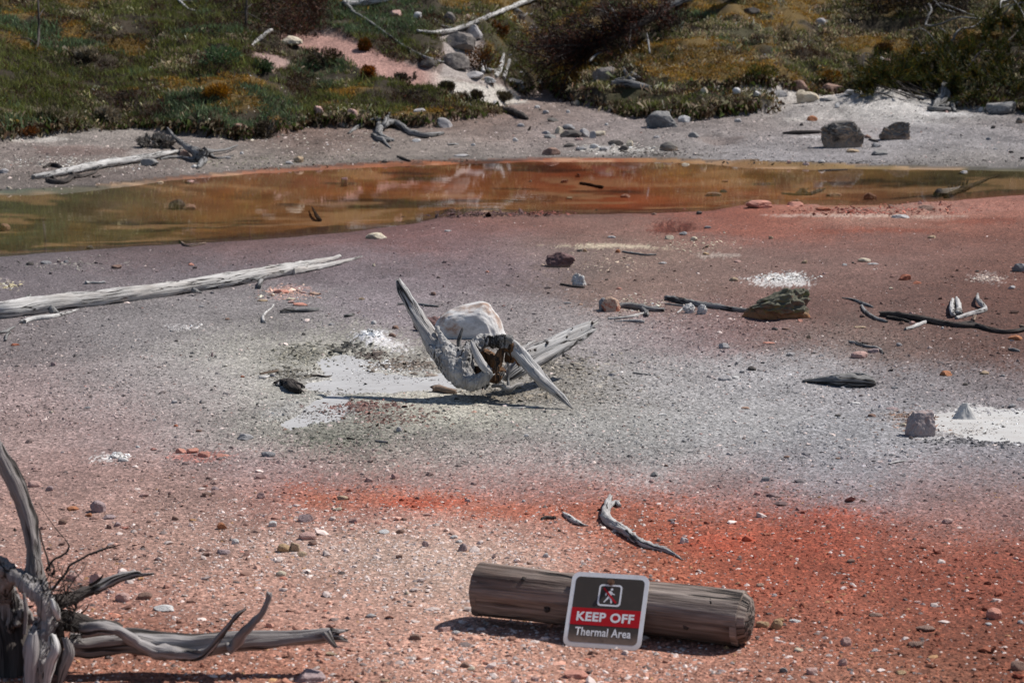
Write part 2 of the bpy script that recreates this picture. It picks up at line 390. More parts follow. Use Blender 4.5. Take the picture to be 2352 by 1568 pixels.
CTRL = [
 (0,600,105,95,98),(200,600,112,102,104),(450,620,108,98,102),(700,600,112,98,102),(900,620,116,102,106),(1100,620,120,102,106),
 (300,572,118,82,80),(600,555,125,85,82),(900,535,130,80,76),(1100,560,130,92,92),(1200,510,140,84,78),(1400,520,140,95,90),(1500,560,150,115,108),(1700,510,150,84,78),(1900,520,145,82,76),(2100,520,135,72,58),(2300,520,130,78,70),(2100,570,145,98,95),(1900,590,140,99,97),(1650,600,140,105,104),(2300,600,125,78,70),
 (1300,600,130,106,108),(1500,680,143,108,104),(1700,745,132,80,74),(1900,690,126,84,80),(2100,700,120,80,76),(2300,700,118,72,64),(2300,800,112,70,62),(2100,800,126,94,92),(1900,780,133,106,105),(1600,765,150,128,128),
 (100,680,112,102,105),(0,780,130,118,120),(300,740,138,130,132),(600,720,140,132,134),(900,700,134,122,126),(1150,720,140,128,130),(1400,770,160,150,152),
 (0,900,160,136,132),(300,880,155,142,143),(500,860,165,158,157),(650,830,168,163,152),(0,1000,165,136,128),(300,980,160,134,129),(500,950,160,148,147),(200,1090,160,128,120),(0,1100,162,130,122),
 (750,900,180,177,168),(950,950,186,181,164),(1100,980,168,163,152),(820,1020,122,122,108),(700,970,150,149,138),(900,1030,150,146,136),
 (1300,900,142,136,130),(1500,880,165,160,162),(1800,850,160,156,161),(2100,880,150,144,150),(2300,900,138,124,128),(1200,850,138,130,122),
 (1400,1000,163,160,158),(1700,980,168,165,168),(2000,1000,160,158,165),(2300,1050,150,145,154),(1900,1080,152,148,157),(1500,1080,163,158,160),(1200,1060,160,155,155),(1000,1070,155,148,147),
 (650,1070,163,140,138),(900,1100,172,132,126),(1200,1110,165,130,125),(1700,1140,155,130,128),(2100,1130,150,126,126),(2300,1150,150,120,116),
 (700,1140,180,98,72),(950,1155,186,88,60),(1200,1150,185,100,78),(1400,1185,180,98,76),(1600,1200,178,96,74),(1850,1215,172,76,50),(2150,1195,160,100,86),(2300,1260,162,86,68),
 (400,1140,168,134,122),(100,1200,173,134,119),(400,1250,176,136,118),(700,1230,190,156,138),(900,1250,192,166,146),(1100,1230,188,146,126),(1300,1260,190,134,110),(1500,1290,185,106,80),(1700,1290,178,88,62),(1900,1300,168,88,66),(2200,1350,156,82,62),
 (200,1350,178,126,106),(600,1350,184,136,114),(900,1350,190,152,130),(1050,1300,196,170,150),(1850,1420,165,96,78),(2100,1450,152,86,66),(2300,1500,138,78,58),
 (200,1500,178,116,92),(600,1530,184,122,98),(900,1450,188,140,116),(1200,1500,190,138,112),(1500,1540,185,128,102),(1800,1530,168,108,86),(2100,1550,163,104,78),(800,1400,184,136,116),
 (0,410,135,122,112),(200,380,132,115,106),(400,345,135,118,108),(300,318,148,138,128),(600,360,148,137,125),(700,320,130,98,82),(900,335,142,128,116),(1100,335,148,136,126),(1100,290,138,108,92),(1300,310,148,132,125),(1200,255,140,112,98),(1300,240,146,128,118),(1400,290,145,130,125),(1600,310,148,138,133),(1500,350,125,118,110),(1750,335,156,150,150),(1880,262,180,174,168),(2000,240,200,193,182),(2100,262,186,184,180),(1900,350,152,146,147),(2100,320,162,158,160),(2300,320,152,147,148),(2300,280,142,130,124),(2200,365,142,134,126),(1700,290,142,124,114),(1900,300,152,140,134),
 (0,460,95,90,70),(0,540,104,86,48),(200,500,124,92,50),(300,450,122,96,74),(500,425,155,92,58),(500,480,155,95,42),(700,500,158,98,40),(700,405,170,98,62),(900,420,170,82,38),(900,480,162,98,44),(1100,400,168,84,44),(1100,440,170,92,48),(1300,400,172,70,30),(1400,440,172,70,32),(1600,430,170,82,36),(1800,400,145,105,48),(1800,440,170,84,42),(2000,400,134,105,54),(2000,440,155,88,52),(2200,400,112,95,58),(2300,420,100,90,62),(1600,385,155,102,62),(1200,472,150,90,50),
 (1800,478,192,112,96),(2000,475,198,148,132),(2200,480,188,114,104),(1600,490,160,84,72),(1300,495,138,92,86),
]
BLOBS = [(860,1148,330,26,(182,98,70),.55),(1250,1175,260,24,(182,96,70),.55),(1650,1225,300,34,(174,84,56),.45),(860,875,210,44,(190,187,180),.6),(720,945,120,28,(178,176,172),.6),(2260,975,190,46,(200,198,194),.65),
   # u, v, ru, rv, colour, strength, edge noise
 (850,785,42,18,(205,205,208),.9),(905,800,50,10,(200,198,198),.7),(1795,640,66,13,(205,202,198),.85),(272,1050,26,11,(215,210,205),.9),(430,752,36,6,(200,196,194),.6),
 (660,672,58,14,(190,140,128),.6),(20,655,26,6,(185,172,150),.7),(1400,568,130,6,(190,172,140),.8),(1640,580,55,6,(190,175,160),.5),(2270,640,40,9,(170,150,142),.6),
 (700,812,60,20,(100,98,88),.6),(680,870,38,12,(95,92,85),.6),(930,840,60,16,(115,108,98),.55),(800,935,55,10,(100,72,68),.7),(870,960,60,10,(105,82,76),.5),(780,1015,110,22,(108,108,95),.65),(1060,1000,90,15,(128,122,112),.5),
 (1250,840,95,18,(105,100,90),.5),(1140,905,110,12,(105,98,88),.5),(960,915,90,14,(192,186,168),.7),(1010,940,130,14,(190,184,166),.55),(2110,960,110,14,(150,128,112),.4),(2240,1020,120,6,(110,108,112),.3),
 (950,1155,120,12,(190,82,52),.6),(680,1120,55,10,(178,88,62),.5),(1880,1185,110,14,(165,72,46),.5),(1640,1250,90,18,(185,80,50),.55),(1900,1380,60,12,(178,104,82),.4),(2180,1480,90,26,(120,62,44),.4),(470,1045,60,8,(205,110,92),.6),
 (1110,490,110,7,(80,58,56),.85),(1130,492,60,4,(200,150,110),.6),(1545,521,54,9,(95,38,24),.9),(2000,530,150,8,(140,70,52),.5),(2230,510,110,8,(128,64,48),.5),
 (1900,492,160,4,(205,180,160),.45),(2140,496,70,4,(200,180,160),.4),(640,420,160,9,(170,150,140),.0),(330,350,60,9,(170,160,150),.5),(60,318,70,8,(185,178,168),.7),(1420,345,90,10,(175,168,160),.7),(620,300,60,8,(120,80,62),.6),(180,345,120,12,(112,84,74),.6),
 (1960,232,130,10,(205,198,188),.6),(2180,262,60,5,(205,202,198),.6),(1870,275,70,6,(190,182,172),.6),(1880,316,40,3,(205,200,198),.7),(1650,318,50,9,(110,90,80),.5),(700,86,40,6,(195,140,125),.5)]

def ground_colour(x, y):
    n = len(x); z = np.zeros(n)
    for i in range(0, n, 100000): z[i:i+100000] = H0(ua(x[i:i+100000], y[i:i+100000]), y[i:i+100000])
    u, v = proj(x, y, z)
    near = v > 430
    wu = u + np.where(near, 75, 55) * fbm(x * 1.3, y * .9, 4, 51) + 22 * fbm(x * 8, y * 5, 2, 52)
    wv = v + np.where(near, 26, 13) * fbm(x * 1.5, y * 1.1, 4, 53) + np.where(near, 9, 2) * fbm(x * 9, y * 5, 2, 54)
    jr = np.random.default_rng(n); jit = np.clip(jr.normal(0, 1, n), -2, 2); jt2 = np.clip(jr.normal(0, 1, n), -2, 2)
    js = np.where(v > 600, 1.0, .45); wu = wu + 34 * jit * js + 16 * fbm(x * 20, y * 12, 3, 57); wv = wv + 15 * jt2 * js * np.clip(v / 900, .3, 1) + 6 * fbm(x * 22, y * 12, 3, 58) * js
    acc = np.zeros((n, 3)); ws = np.zeros(n) + 1e-12
    inpond = (v < near_v(u) + 3) & (v > far_v(u) - 2)
    for (cu, cv, r, g, b) in CTRL:
        if 430 < cv < 870 and r > g * 1.22 and (cv > near_v(cu)): r, g, b = r * .90, g * .92, b * (.90 if cu < 1200 else .82)
        if far_v(cu) < cv < near_v(cu): r, g, b = (r * .92, g * 1.04, b * .95) if 820 < cu < 1760 else ((r * .80, g * .95, b * 1.0) if cu < 450 else (r * .90, g * .97, b * 1.02))
        if 700 < cv < 1100 and r < g * 1.12: r, g, b = r * .93, g * .94, b * .915
        if cv > 1080 and r > g * 1.5: r, g, b = r * .90, g * .88, b * .84
        elif cv > 1080: r, g, b = r * .97, g * .94, b * .925
        if cv <= far_v(cu): r, g, b = r * .90, g * .90, b * .90
        s = 24 + .035 * cv; su = 150
        pond_c = (cv < near_v(cu)) and (cv > far_v(cu))
        bank_c = cv <= far_v(cu)
        wt = np.exp(-((wu - cu) / su) ** 2 - ((wv - cv) / s) ** 2) + 1e-9 / (1 + ((wu - cu) / 300) ** 2 + ((wv - cv) / 90) ** 2)
        if bank_c: wt = wt * (v < far_v(u) + 3)
        elif pond_c: wt = wt * inpond
        else: wt = wt * (v > near_v(u) - 1)
        acc += wt[:, None] * lin((r, g, b)); ws += wt
    col = acc / ws[:, None]
    e = fbm(x * 7, y * 5, 4, 55)
    for bl in BLOBS:
        cu, cv, ru, rv, c, st = bl
        qd = ((wu * .5 + u * .5 - cu) / ru) ** 2 + ((wv * .4 + v * .6 - cv) / rv) ** 2
        f = st * sm(1.25 - qd + .9 * e, .0, 1.25 if ru > 180 else .8)
        col = col * (1 - f[:, None]) + lin(c) * f[:, None]
    # broad tonal variation of the crust
    k = 1 + .16 * fbm(x * .8, y * .6, 4, 61) + .20 * fbm(x * 5, y * 3, 3, 62)
    bk = (v < far_v(u) - 4); k = k + bk * (.30 * fbm(x * 3.1, y * 1.6, 4, 65) + .18 * vn2(x * 22, y * 14, 66))
    col = col * k[:, None]
    # crust marks and streaks on the pond bed
    pm = inpond * sm(fbm(x * 1.2, y * 2.6, 4, 63), .18, .4)
    col = col * (1 - .72 * pm[:, None])
    col = col * (1 + inpond * .5 * fbm(x * 2.6, y * 3.2, 4, 68))[:, None]
    pm = inpond * sm(fbm(x * 1.6 + 9, y * 3.4, 4, 64), .16, .36)
    col = col * (1 - pm[:, None] * .5) + lin((200, 160, 120)) * pm[:, None] * .5
    # dark wet edge along the pond
    dn = v - near_v(u); wet = np.exp(-np.maximum(dn, 0) / 9) * (dn > -4) + np.exp(-np.maximum(far_v(u) - v, 0) / 6) * (v < far_v(u) + 3)
    col = col * (1 - .42 * np.clip(wet, 0, 1)[:, None])
    # hill soil under the plants
    veg = np.zeros(n)
    for i in range(0, n, 100000): veg[i:i+100000] = veg_mask(x[i:i+100000], y[i:i+100000], u[i:i+100000], v[i:i+100000])
    och = ochre_field(x, y, u, v)
    soil = lin((54, 46, 34)) * (1 + .5 * fbm(x * 3, y * 3, 3, 71))[:, None]
    grn = lin((74, 72, 44)); soil = soil + (grn - soil) * (sm(fbm(x * 1.4, y * 1.4, 3, 72), -.1, .5) * .6)[:, None]
    soil = soil + (lin((104, 84, 42)) - soil) * (och * .85)[:, None]
    stripe = np.zeros(n)
    s0 = sm(sdpoly(wu * .3 + u * .7, wv * .3 + v * .7, BARE[0], 1.6), -8, 6); s1 = sm(sdpoly(u, v, BARE[1], 1.6), -6, 8)
    pinkc = lin((178, 128, 112)) * (1 + .35 * fbm(x * 4, y * 4, 3, 73))[:, None]
    pinkc = pinkc + (lin((186, 178, 165)) - pinkc) * (sm(u, 960, 1040))[:, None]
    col = col * (1 - s0[:, None]) + pinkc * s0[:, None]
    col = col * (1 - s1[:, None]) + lin((158, 146, 138)) * s1[:, None]
    s2 = sm(sdpoly(u, v, BARE[2], 1.6), -14, 6)
    col = col * (1 - s2[:, None]) + lin((165, 130, 118)) * s2[:, None]
    veg2 = sm(veg, .25, .7)
    col = col * (1 - veg2[:, None]) + soil * veg2[:, None]
    fine = (1 - veg2) * (1 - .85 * inpond)
    wetg = np.clip(wet, 0, 1) * .7
    for p in PINK: wetg = np.maximum(wetg, sm(sdpoly(u, v, p, 3), -25, 0) * .4)
    lum = col @ np.array([.3, .55, .15]); sat = np.where(veg2 > .5, 1.0, np.where(inpond, .84, np.where(v > 430, .74 + .13 * sm(col[:, 0] / (col[:, 1] + 1e-6), 2.2, 3.4), .70)))[:, None]
    col = (lum[:, None] + (col - lum[:, None]) * sat) * np.array([.95, .935, .935])
    redd = sm(col[:, 0] / (col[:, 1] + 1e-6), 1.7, 3.0)[:, None]; col = col * (1 - redd * (1 - np.array([.92, .88, .80])) * (1 - inpond[:, None]))
    return np.clip(col, .005, .9), fine, wetg

def ochre_field(x, y, u, v):
    b = np.interp(u, [-500, 0, 300, 700, 1000, 1250, 1500, 2000, 2400], [-.02, .03, -.04, .05, .06, .05, .14, .14, .02])
    o = fbm(x * 1.1 + 4, y * 1.3, 3, 81) + .35 * fbm(x * 5, y * 5, 2, 82) + b
    for (cu, cv, ru, rv) in ((60,210,60,20),(150,190,40,12),(480,225,70,16),(520,235,40,12),(270,140,40,10),(460,280,50,10),(730,200,60,12),(790,230,40,10),(50,310,60,10),(560,205,30,8),(1110,120,45,25),(1160,60,40,15),(1900,180,90,14),(1750,50,60,14),(1620,150,50,14),(1100,20,90,16),(1960,110,60,16),(1680,225,80,8),(840,170,14,9)):
        o = o + .55 * np.exp(-((u - cu) / ru) ** 2 - ((v - cv) / rv) ** 2)
    return sm(o, .25, .50)

def ground_mat():
    m, t, b = newmat('thermal_crust')
    geo = t.nodes.new('ShaderNodeNewGeometry'); pos = geo.outputs['Position']
    tint = N(t, 'ShaderNodeAttribute', attribute_name='tint').outputs['Color']
    fine = N(t, 'ShaderNodeAttribute', attribute_name='fine').outputs['Fac']
    wet = N(t, 'ShaderNodeAttribute', attribute_name='wet').outputs['Fac']
    vp = mapping(t, pos, (1, .8, 1))
    vo = N(t, 'ShaderNodeTexVoronoi', Scale=75.0, Randomness=1.0); t.links.new(vp, vo.inputs['Vector'])
    vo2 = N(t, 'ShaderNodeTexVoronoi', Scale=170.0, Randomness=1.0); t.links.new(vp, vo2.inputs['Vector'])
    sx = t.nodes.new('ShaderNodeSeparateColor'); t.links.new(vo.outputs['Color'], sx.inputs[0])
    sx2 = t.nodes.new('ShaderNodeSeparateColor'); t.links.new(vo2.outputs['Color'], sx2.inputs[0])
    val = ramp(t, sx.outputs[0], [(0, .34), (.45, .46), (.8, .55), (1.0, .76)])
    val2 = ramp(t, sx2.outputs[0], [(0, .32), (.5, .49), (1.0, .68)])
    c = mixc(t, fine, tint, mixc(t, 1.0, tint, val, 'OVERLAY'))
    c = mixc(t, fine, c, mixc(t, 1.0, c, val2, 'OVERLAY'))
    n = noise(t, pos, 3.0, 5, .6)
    c = mixc(t, .45, c, ramp(t, n, [(.3, .38), (.7, .62)]), 'OVERLAY')
    t.links.new(c, b.inputs['Base Color'])
    rr = ramp(t, wet, [(0, .92), (1, .35)]); t.links.new(rr, b.inputs['Roughness'])
    hh = t.nodes.new('ShaderNodeMath'); hh.operation = 'ADD'; t.links.new(vo.outputs['Distance'], hh.inputs[0])
    n2 = noise(t, pos, 160, 3, .7); t.links.new(n2, hh.inputs[1])
    bump(t, b, hh.outputs[0], .55, .008)
    return m
ground = build_ground()

# ------------------------------------------------------------------ sheets of liquid, each lying in its hollow
def sheet(name, poly_uv, z, mat, kind='structure', pad=0):
    pts = []
    for (u, v) in poly_uv:
        dx, dy, dz = ray(u, v); tt = (z - CH) / dz; pts.append((dx * tt, dy * tt, z))
    V = np.array(pts); cen = V.mean(0)
    V = np.vstack([V, cen]); n = len(pts)
    Fc = np.array([(i, (i + 1) % n, n) for i in range(n)])
    o = mesh_obj(name, V, Fc, mat, smooth=False); tag(o, kind=kind); return o

m, t, b = newmat('pond_water'); t.nodes.remove(b)
out = t.nodes['Material Output']
geo = t.nodes.new('ShaderNodeNewGeometry')
gl = N(t, 'ShaderNodeBsdfGlossy', Roughness=.02); gl.inputs['Color'].default_value = (.93, .95, .97, 1)
tr = N(t, 'ShaderNodeBsdfTransparent'); tr.inputs['Color'].default_value = (.93, .88, .80, 1)
fr = N(t, 'ShaderNodeFresnel', IOR=1.33); mx = t.nodes.new('ShaderNodeMixShader')
nz = noise(t, mapping(t, geo.outputs['Position'], (3, 7, 3)), 1, 3, .5)
bp = N(t, 'ShaderNodeBump', Strength=.10, Distance=.004); t.links.new(nz, bp.inputs['Height'])
for nn in (gl, fr): t.links.new(bp.outputs[0], nn.inputs['Normal'])
fm = N(t, 'ShaderNodeMath', operation='MULTIPLY'); fm.inputs[1].default_value = 1.0
t.links.new(fr.outputs[0], fm.inputs[0]); t.links.new(fm.outputs[0], mx.inputs[0]); t.links.new(tr.outputs[0], mx.inputs[1]); t.links.new(gl.outputs[0], mx.inputs[2]); t.links.new(mx.outputs[0], out.inputs[0])
WATER = m
def water_sheet():
    us_ = np.concatenate([np.linspace(-900, -200, 8), np.arange(-180, 2560, 20), np.linspace(2600, 3200, 8)]); V = []
    for f_ in (0, .33, .67, 1):
        for u_ in us_:
            v_ = (near_v(u_) + 9) * (1 - f_) + (far_v(u_) - 5) * f_; dx, dy, dz = ray(u_, v_); tt = (-.026 - CH) / dz; V.append((dx * tt, dy * tt, -.026))
    m_ = len(us_); idx = np.arange(4 * m_).reshape(4, m_); q = np.stack([idx[:-1, :-1], idx[:-1, 1:], idx[1:, 1:], idx[1:, :-1]], -1).reshape(-1, 4)
    tag(mesh_obj('pond_water', V, q, WATER, origin=(0, 15, 0)), kind='structure')
water_sheet()

def mud_mat(name, c1, c2, rough):
    m, t, b = newmat(name); geo = t.nodes.new('ShaderNodeNewGeometry')
    n = noise(t, mapping(t, geo.outputs['Position'], (4, 9, 4)), 1, 5, .6); n2 = noise(t, geo.outputs['Position'], 40, 4, .6)
    c = mixc(t, ramp(t, n, [(.3, 0), (.7, 1)]), c1, c2); c = mixc(t, ramp(t, n2, [(.6, 0), (.75, .3)]), c, [q * .6 for q in c2])
    t.links.new(c, b.inputs['Base Color']); b.inputs['Roughness'].default_value = rough; bump(t, b, n2, .25, .004); return m
GREYMUD = mud_mat('grey_mud', (.52, .515, .51), (.40, .39, .385), .5)
WHITEMUD = mud_mat('white_mud', (.56, .555, .54), (.44, .42, .40), .7)
PINKMUD = mud_mat('pink_mud', (.46, .28, .22), (.38, .22, .17), .3)
sheet('mud_pool', [(620, 800), (900, 800), (1075, 840), (1075, 905), (830, 930), (770, 1000), (610, 1000)], -0.006, GREYMUD)
sheet('mud_pool', [(2110, 925), (2352, 922), (2620, 930), (2640, 1030), (2352, 1025), (2130, 1000)], -0.006, WHITEMUD)

# ------------------------------------------------------------------ pebbles (one mass of loose gravel) with the colour of the crust they come from
def pebbles(name, n, vr, rad, base, seed, ico, whitefn, label):
    r = np.random.default_rng(seed)
    v = vr[0] + (vr[1] - vr[0]) * r.random(n); u = -60 + 2470 * r.random(n)
    if vr[0] > 430: Y = Yflat(v)
    else:
        a = np.full(n, 20.0); b = np.full(n, 36.0)
        dx, dy, dz = ray(u, v)
        for _ in range(24):
            mth = (a + b) / 2; tt = mth / dy; inside = H0(ua(dx * tt, mth), mth) > CH + dz * tt
            b = np.where(inside, mth, b); a = np.where(inside, a, mth)
        Y = b
    dx, dy, dz = ray(u, v); X = dx * Y / dy
    z = H(X, Y); veg = veg_mask(X, Y)
    keep = (z > -0.012) & (veg < .35)
    # pebbles gather in drifts and leave smooth crust between
    drift = fbm(X * 1.1, Y * .8, 4, 91 + seed)
    keep &= r.random(n) < np.clip(.72 + 1.1 * drift, .12, 1)
    if vr[0] > 430:
        for p in MUD + WMUD + PINK: keep &= sdpoly(u, v, p, 3) < 2
    X, Y, z, u, v = X[keep], Y[keep], z[keep], u[keep], v[keep]; n = len(X)
    col, _, _ = ground_colour(X, Y)
    s = rad(v) * Y / F * np.exp(r.normal(0, .42, n)); s = np.minimum(s, rad(v) * Y / F * 3.2)
    if 600 <= vr[0] <= 700: col = col * .93
    kk = r.random(n)
    col = col * np.exp(r.normal(.02, .30, (n, 1)))
    wf = whitefn(u, v)
    wh = kk < wf
    col[wh] = lin((216, 198, 190)) * r.uniform(.6, 1.2, (wh.sum(), 1))
    gy = (kk > .955); col[gy] = lin((122, 108, 104)) * r.uniform(.5, 1.2, (gy.sum(), 1))
    oc = (kk > .935) & ~gy & (v > 1100); col[oc] = lin((176, 136, 98)) * r.uniform(.6, 1.2, (oc.sum(), 1))
    rd = (kk > .90) & (kk <= .915); col[rd] = col[rd] * np.array([1.12, .75, .68])
    if ico:
        p = (1 + 5 ** .5) / 2
        bv = np.array([(-1, p, 0), (1, p, 0), (-1, -p, 0), (1, -p, 0), (0, -1, p), (0, 1, p), (0, -1, -p), (0, 1, -p), (p, 0, -1), (p, 0, 1), (-p, 0, -1), (-p, 0, 1)]) / math.hypot(1, p)
        bf = np.array([(0, 11, 5), (0, 5, 1), (0, 1, 7), (0, 7, 10), (0, 10, 11), (1, 5, 9), (5, 11, 4), (11, 10, 2), (10, 7, 6), (7, 1, 8), (3, 9, 4), (3, 4, 2), (3, 2, 6), (3, 6, 8), (3, 8, 9), (4, 9, 5), (2, 4, 11), (6, 2, 10), (8, 6, 7), (9, 8, 1)])
    else:
        bv = np.array([(1, 0, -.3), (.3, .95, -.3), (-.8, .6, -.3), (-.8, -.6, -.3), (.3, -.95, -.3), (.15, .1, .8), (-.35, -.1, .7)])
        bf = np.array([(0, 1, 5), (1, 2, 5), (2, 6, 5), (2, 3, 6), (3, 4, 6), (4, 5, 6), (4, 0, 5)])
    nv = len(bv)
    P = np.repeat(bv[None], n, 0) * (1 + r.normal(0, .17, (n, nv, 1)))
    sc = np.stack([r.uniform(.75, 1.5, n), r.uniform(.6, 1.1, n), r.uniform(.28, .65, n)], 1)
    P = P * sc[:, None, :]
    a = r.random(n) * 6.283; ca, sa = np.cos(a)[:, None], np.sin(a)[:, None]; ti = r.normal(0, .25, (n, 1))
    x, y, zz = P[..., 0], P[..., 1], P[..., 2]
    zz, x = zz + x * ti, x - zz * ti
    x, y = x * ca - y * sa, x * sa + y * ca
    P = np.stack([x, y, zz], -1) * s[:, None, None]
    P += np.stack([X, Y, z + s * sc[:, 2] * r.uniform(.0, .55, n)], 1)[:, None, :]
    Fc = (bf[None] + (np.arange(n) * nv)[:, None, None]).reshape(-1, 3)
    C = np.repeat(np.concatenate([np.clip(col, .01, .85), np.ones((n, 1))], 1), nv, 0)
    print(name, n)
    o = mesh_obj(name, P.reshape(-1, 3), Fc, PEB, attrs={'tint': ('FLOAT_COLOR', C)}, smooth=False, origin=(0, 10, 0))
    tag(o, label, 'gravel', kind='stuff')
PEB, t, b = newmat('pebble_stone')
tn = N(t, 'ShaderNodeAttribute', attribute_name='tint').outputs['Color']
geo = t.nodes.new('ShaderNodeNewGeometry')
c = mixc(t, .7, tn, ramp(t, noise(t, geo.outputs['Position'], 180, 3, .6), [(.3, .35), (.7, .65)]), 'OVERLAY')
t.links.new(c, b.inputs['Base Color']); b.inputs['Roughness'].default_value = .85
def whitef(u, v):
    w = .07 + .11 * sm(v, 1080, 1250) * (1 - .75 * sm(u, 1350, 1700))
    for (cu, cv, ru, rv, s) in ((850, 1270, 380, 90, .66), (1060, 1340, 180, 80, .6), (1400, 1520, 500, 50, .2), (650, 1180, 200, 40, .2), (300, 1380, 200, 60, .15), (1150, 1450, 250, 60, .12), (1795, 640, 60, 12, .6), (272, 1050, 24, 10, .8), (850, 790, 60, 20, .5), (450, 752, 60, 8, .4), (660, 675, 60, 14, .35), (1700, 1000, 500, 80, .08), (1500, 680, 150, 60, .12)):
        w = w + s * np.exp(-((u - cu) / ru) ** 2 - ((v - cv) / rv) ** 2)
    return w
pebbles('gravel', 44000, (1060, 1640), lambda v: 2.1 + .0036 * (v - 1060), 0, 11, False, whitef, 'coarse pink and white gravel strewn over the red crust in front')
pebbles('gravel', 2600, (1060, 1620), lambda v: 4.2 + .005 * (v - 1060), 0, 12, True, whitef, 'scattered small stones among the gravel in the foreground')
pebbles('gravel', 46000, (690, 1070), lambda v: 1.9 + .0024 * (v - 690), 0, 13, False, whitef, 'fine grey flaky gravel across the middle of the flat')
pebbles('gravel', 1500, (600, 1070), lambda v: 3.3 + .002 * (v - 690), 0, 14, True, whitef, 'small loose stones dotting the grey crust in the middle')
pebbles('gravel', 15000, (455, 700), lambda v: 1.15 + .0012 * (v - 455), 0, 15, False, whitef, 'fine dark red gravel on the near shore of the pond')
pebbles('gravel', 34000, (205, 440), lambda v: 1.7 + .0 * v, 0, 16, False, lambda u, v: .16 + 0 * u, 'pale grey grit and chips on the far bank')

def flakes(name, spots, label, seed):
    """broken dark crust flakes and crumbs lying in drifts"""
    r = np.random.default_rng(seed); U, Vv, Cc, S = [], [], [], []
    for (cu, cv, ru, rv, n, c, sz) in spots:
        q = r.normal(0, .55, (n, 2)); U.append(cu + q[:, 0] * ru); Vv.append(cv + q[:, 1] * rv); Cc.append(lin(c) * np.exp(r.normal(0, .35, (n, 1)))); S.append(sz * np.exp(r.normal(0, .4, n)))
    u, v, C, s_ = np.concatenate(U), np.concatenate(Vv), np.concatenate(Cc), np.concatenate(S); n = len(u)
    Y = Yflat(v); dx, dy, dz = ray(u, v); X = dx * Y / dy; z = H(X, Y)
    z = np.maximum(z, -.006); s_ = s_ * Y / F
    bv = np.array([(1, 0, -.3), (.3, .95, -.3), (-.8, .6, -.3), (-.8, -.6, -.3), (.3, -.95, -.3), (.15, .1, .6), (-.35, -.1, .5)]); bf = np.array([(0, 1, 5), (1, 2, 5), (2, 6, 5), (2, 3, 6), (3, 4, 6), (4, 5, 6), (4, 0, 5)])
    P = np.repeat(bv[None], n, 0) * (1 + r.normal(0, .25, (n, 7, 1))); P *= np.stack([r.uniform(.8, 2.0, n), r.uniform(.6, 1.2, n), r.uniform(.3, .8, n)], 1)[:, None]
    a = r.random(n) * 6.283; ca, sa = np.cos(a)[:, None], np.sin(a)[:, None]; x, y, zz = P[..., 0], P[..., 1], P[..., 2]; ti = r.normal(0, .35, (n, 1)); zz = zz + x * ti
    P = np.stack([x * ca - y * sa, x * sa + y * ca, zz], -1) * s_[:, None, None] + np.stack([X, Y, z + s_ * .15], 1)[:, None]
    Fc = (bf[None] + (np.arange(n) * 7)[:, None, None]).reshape(-1, 3)
    o = mesh_obj(name, P.reshape(-1, 3), Fc, PEB, attrs={'tint': ('FLOAT_COLOR', np.repeat(np.concatenate([np.clip(C, .01, .85), np.ones((n, 1))], 1), 7, 0))}, smooth=False, origin=(0, 10, 0))
    tag(o, label, 'crust', kind='stuff')
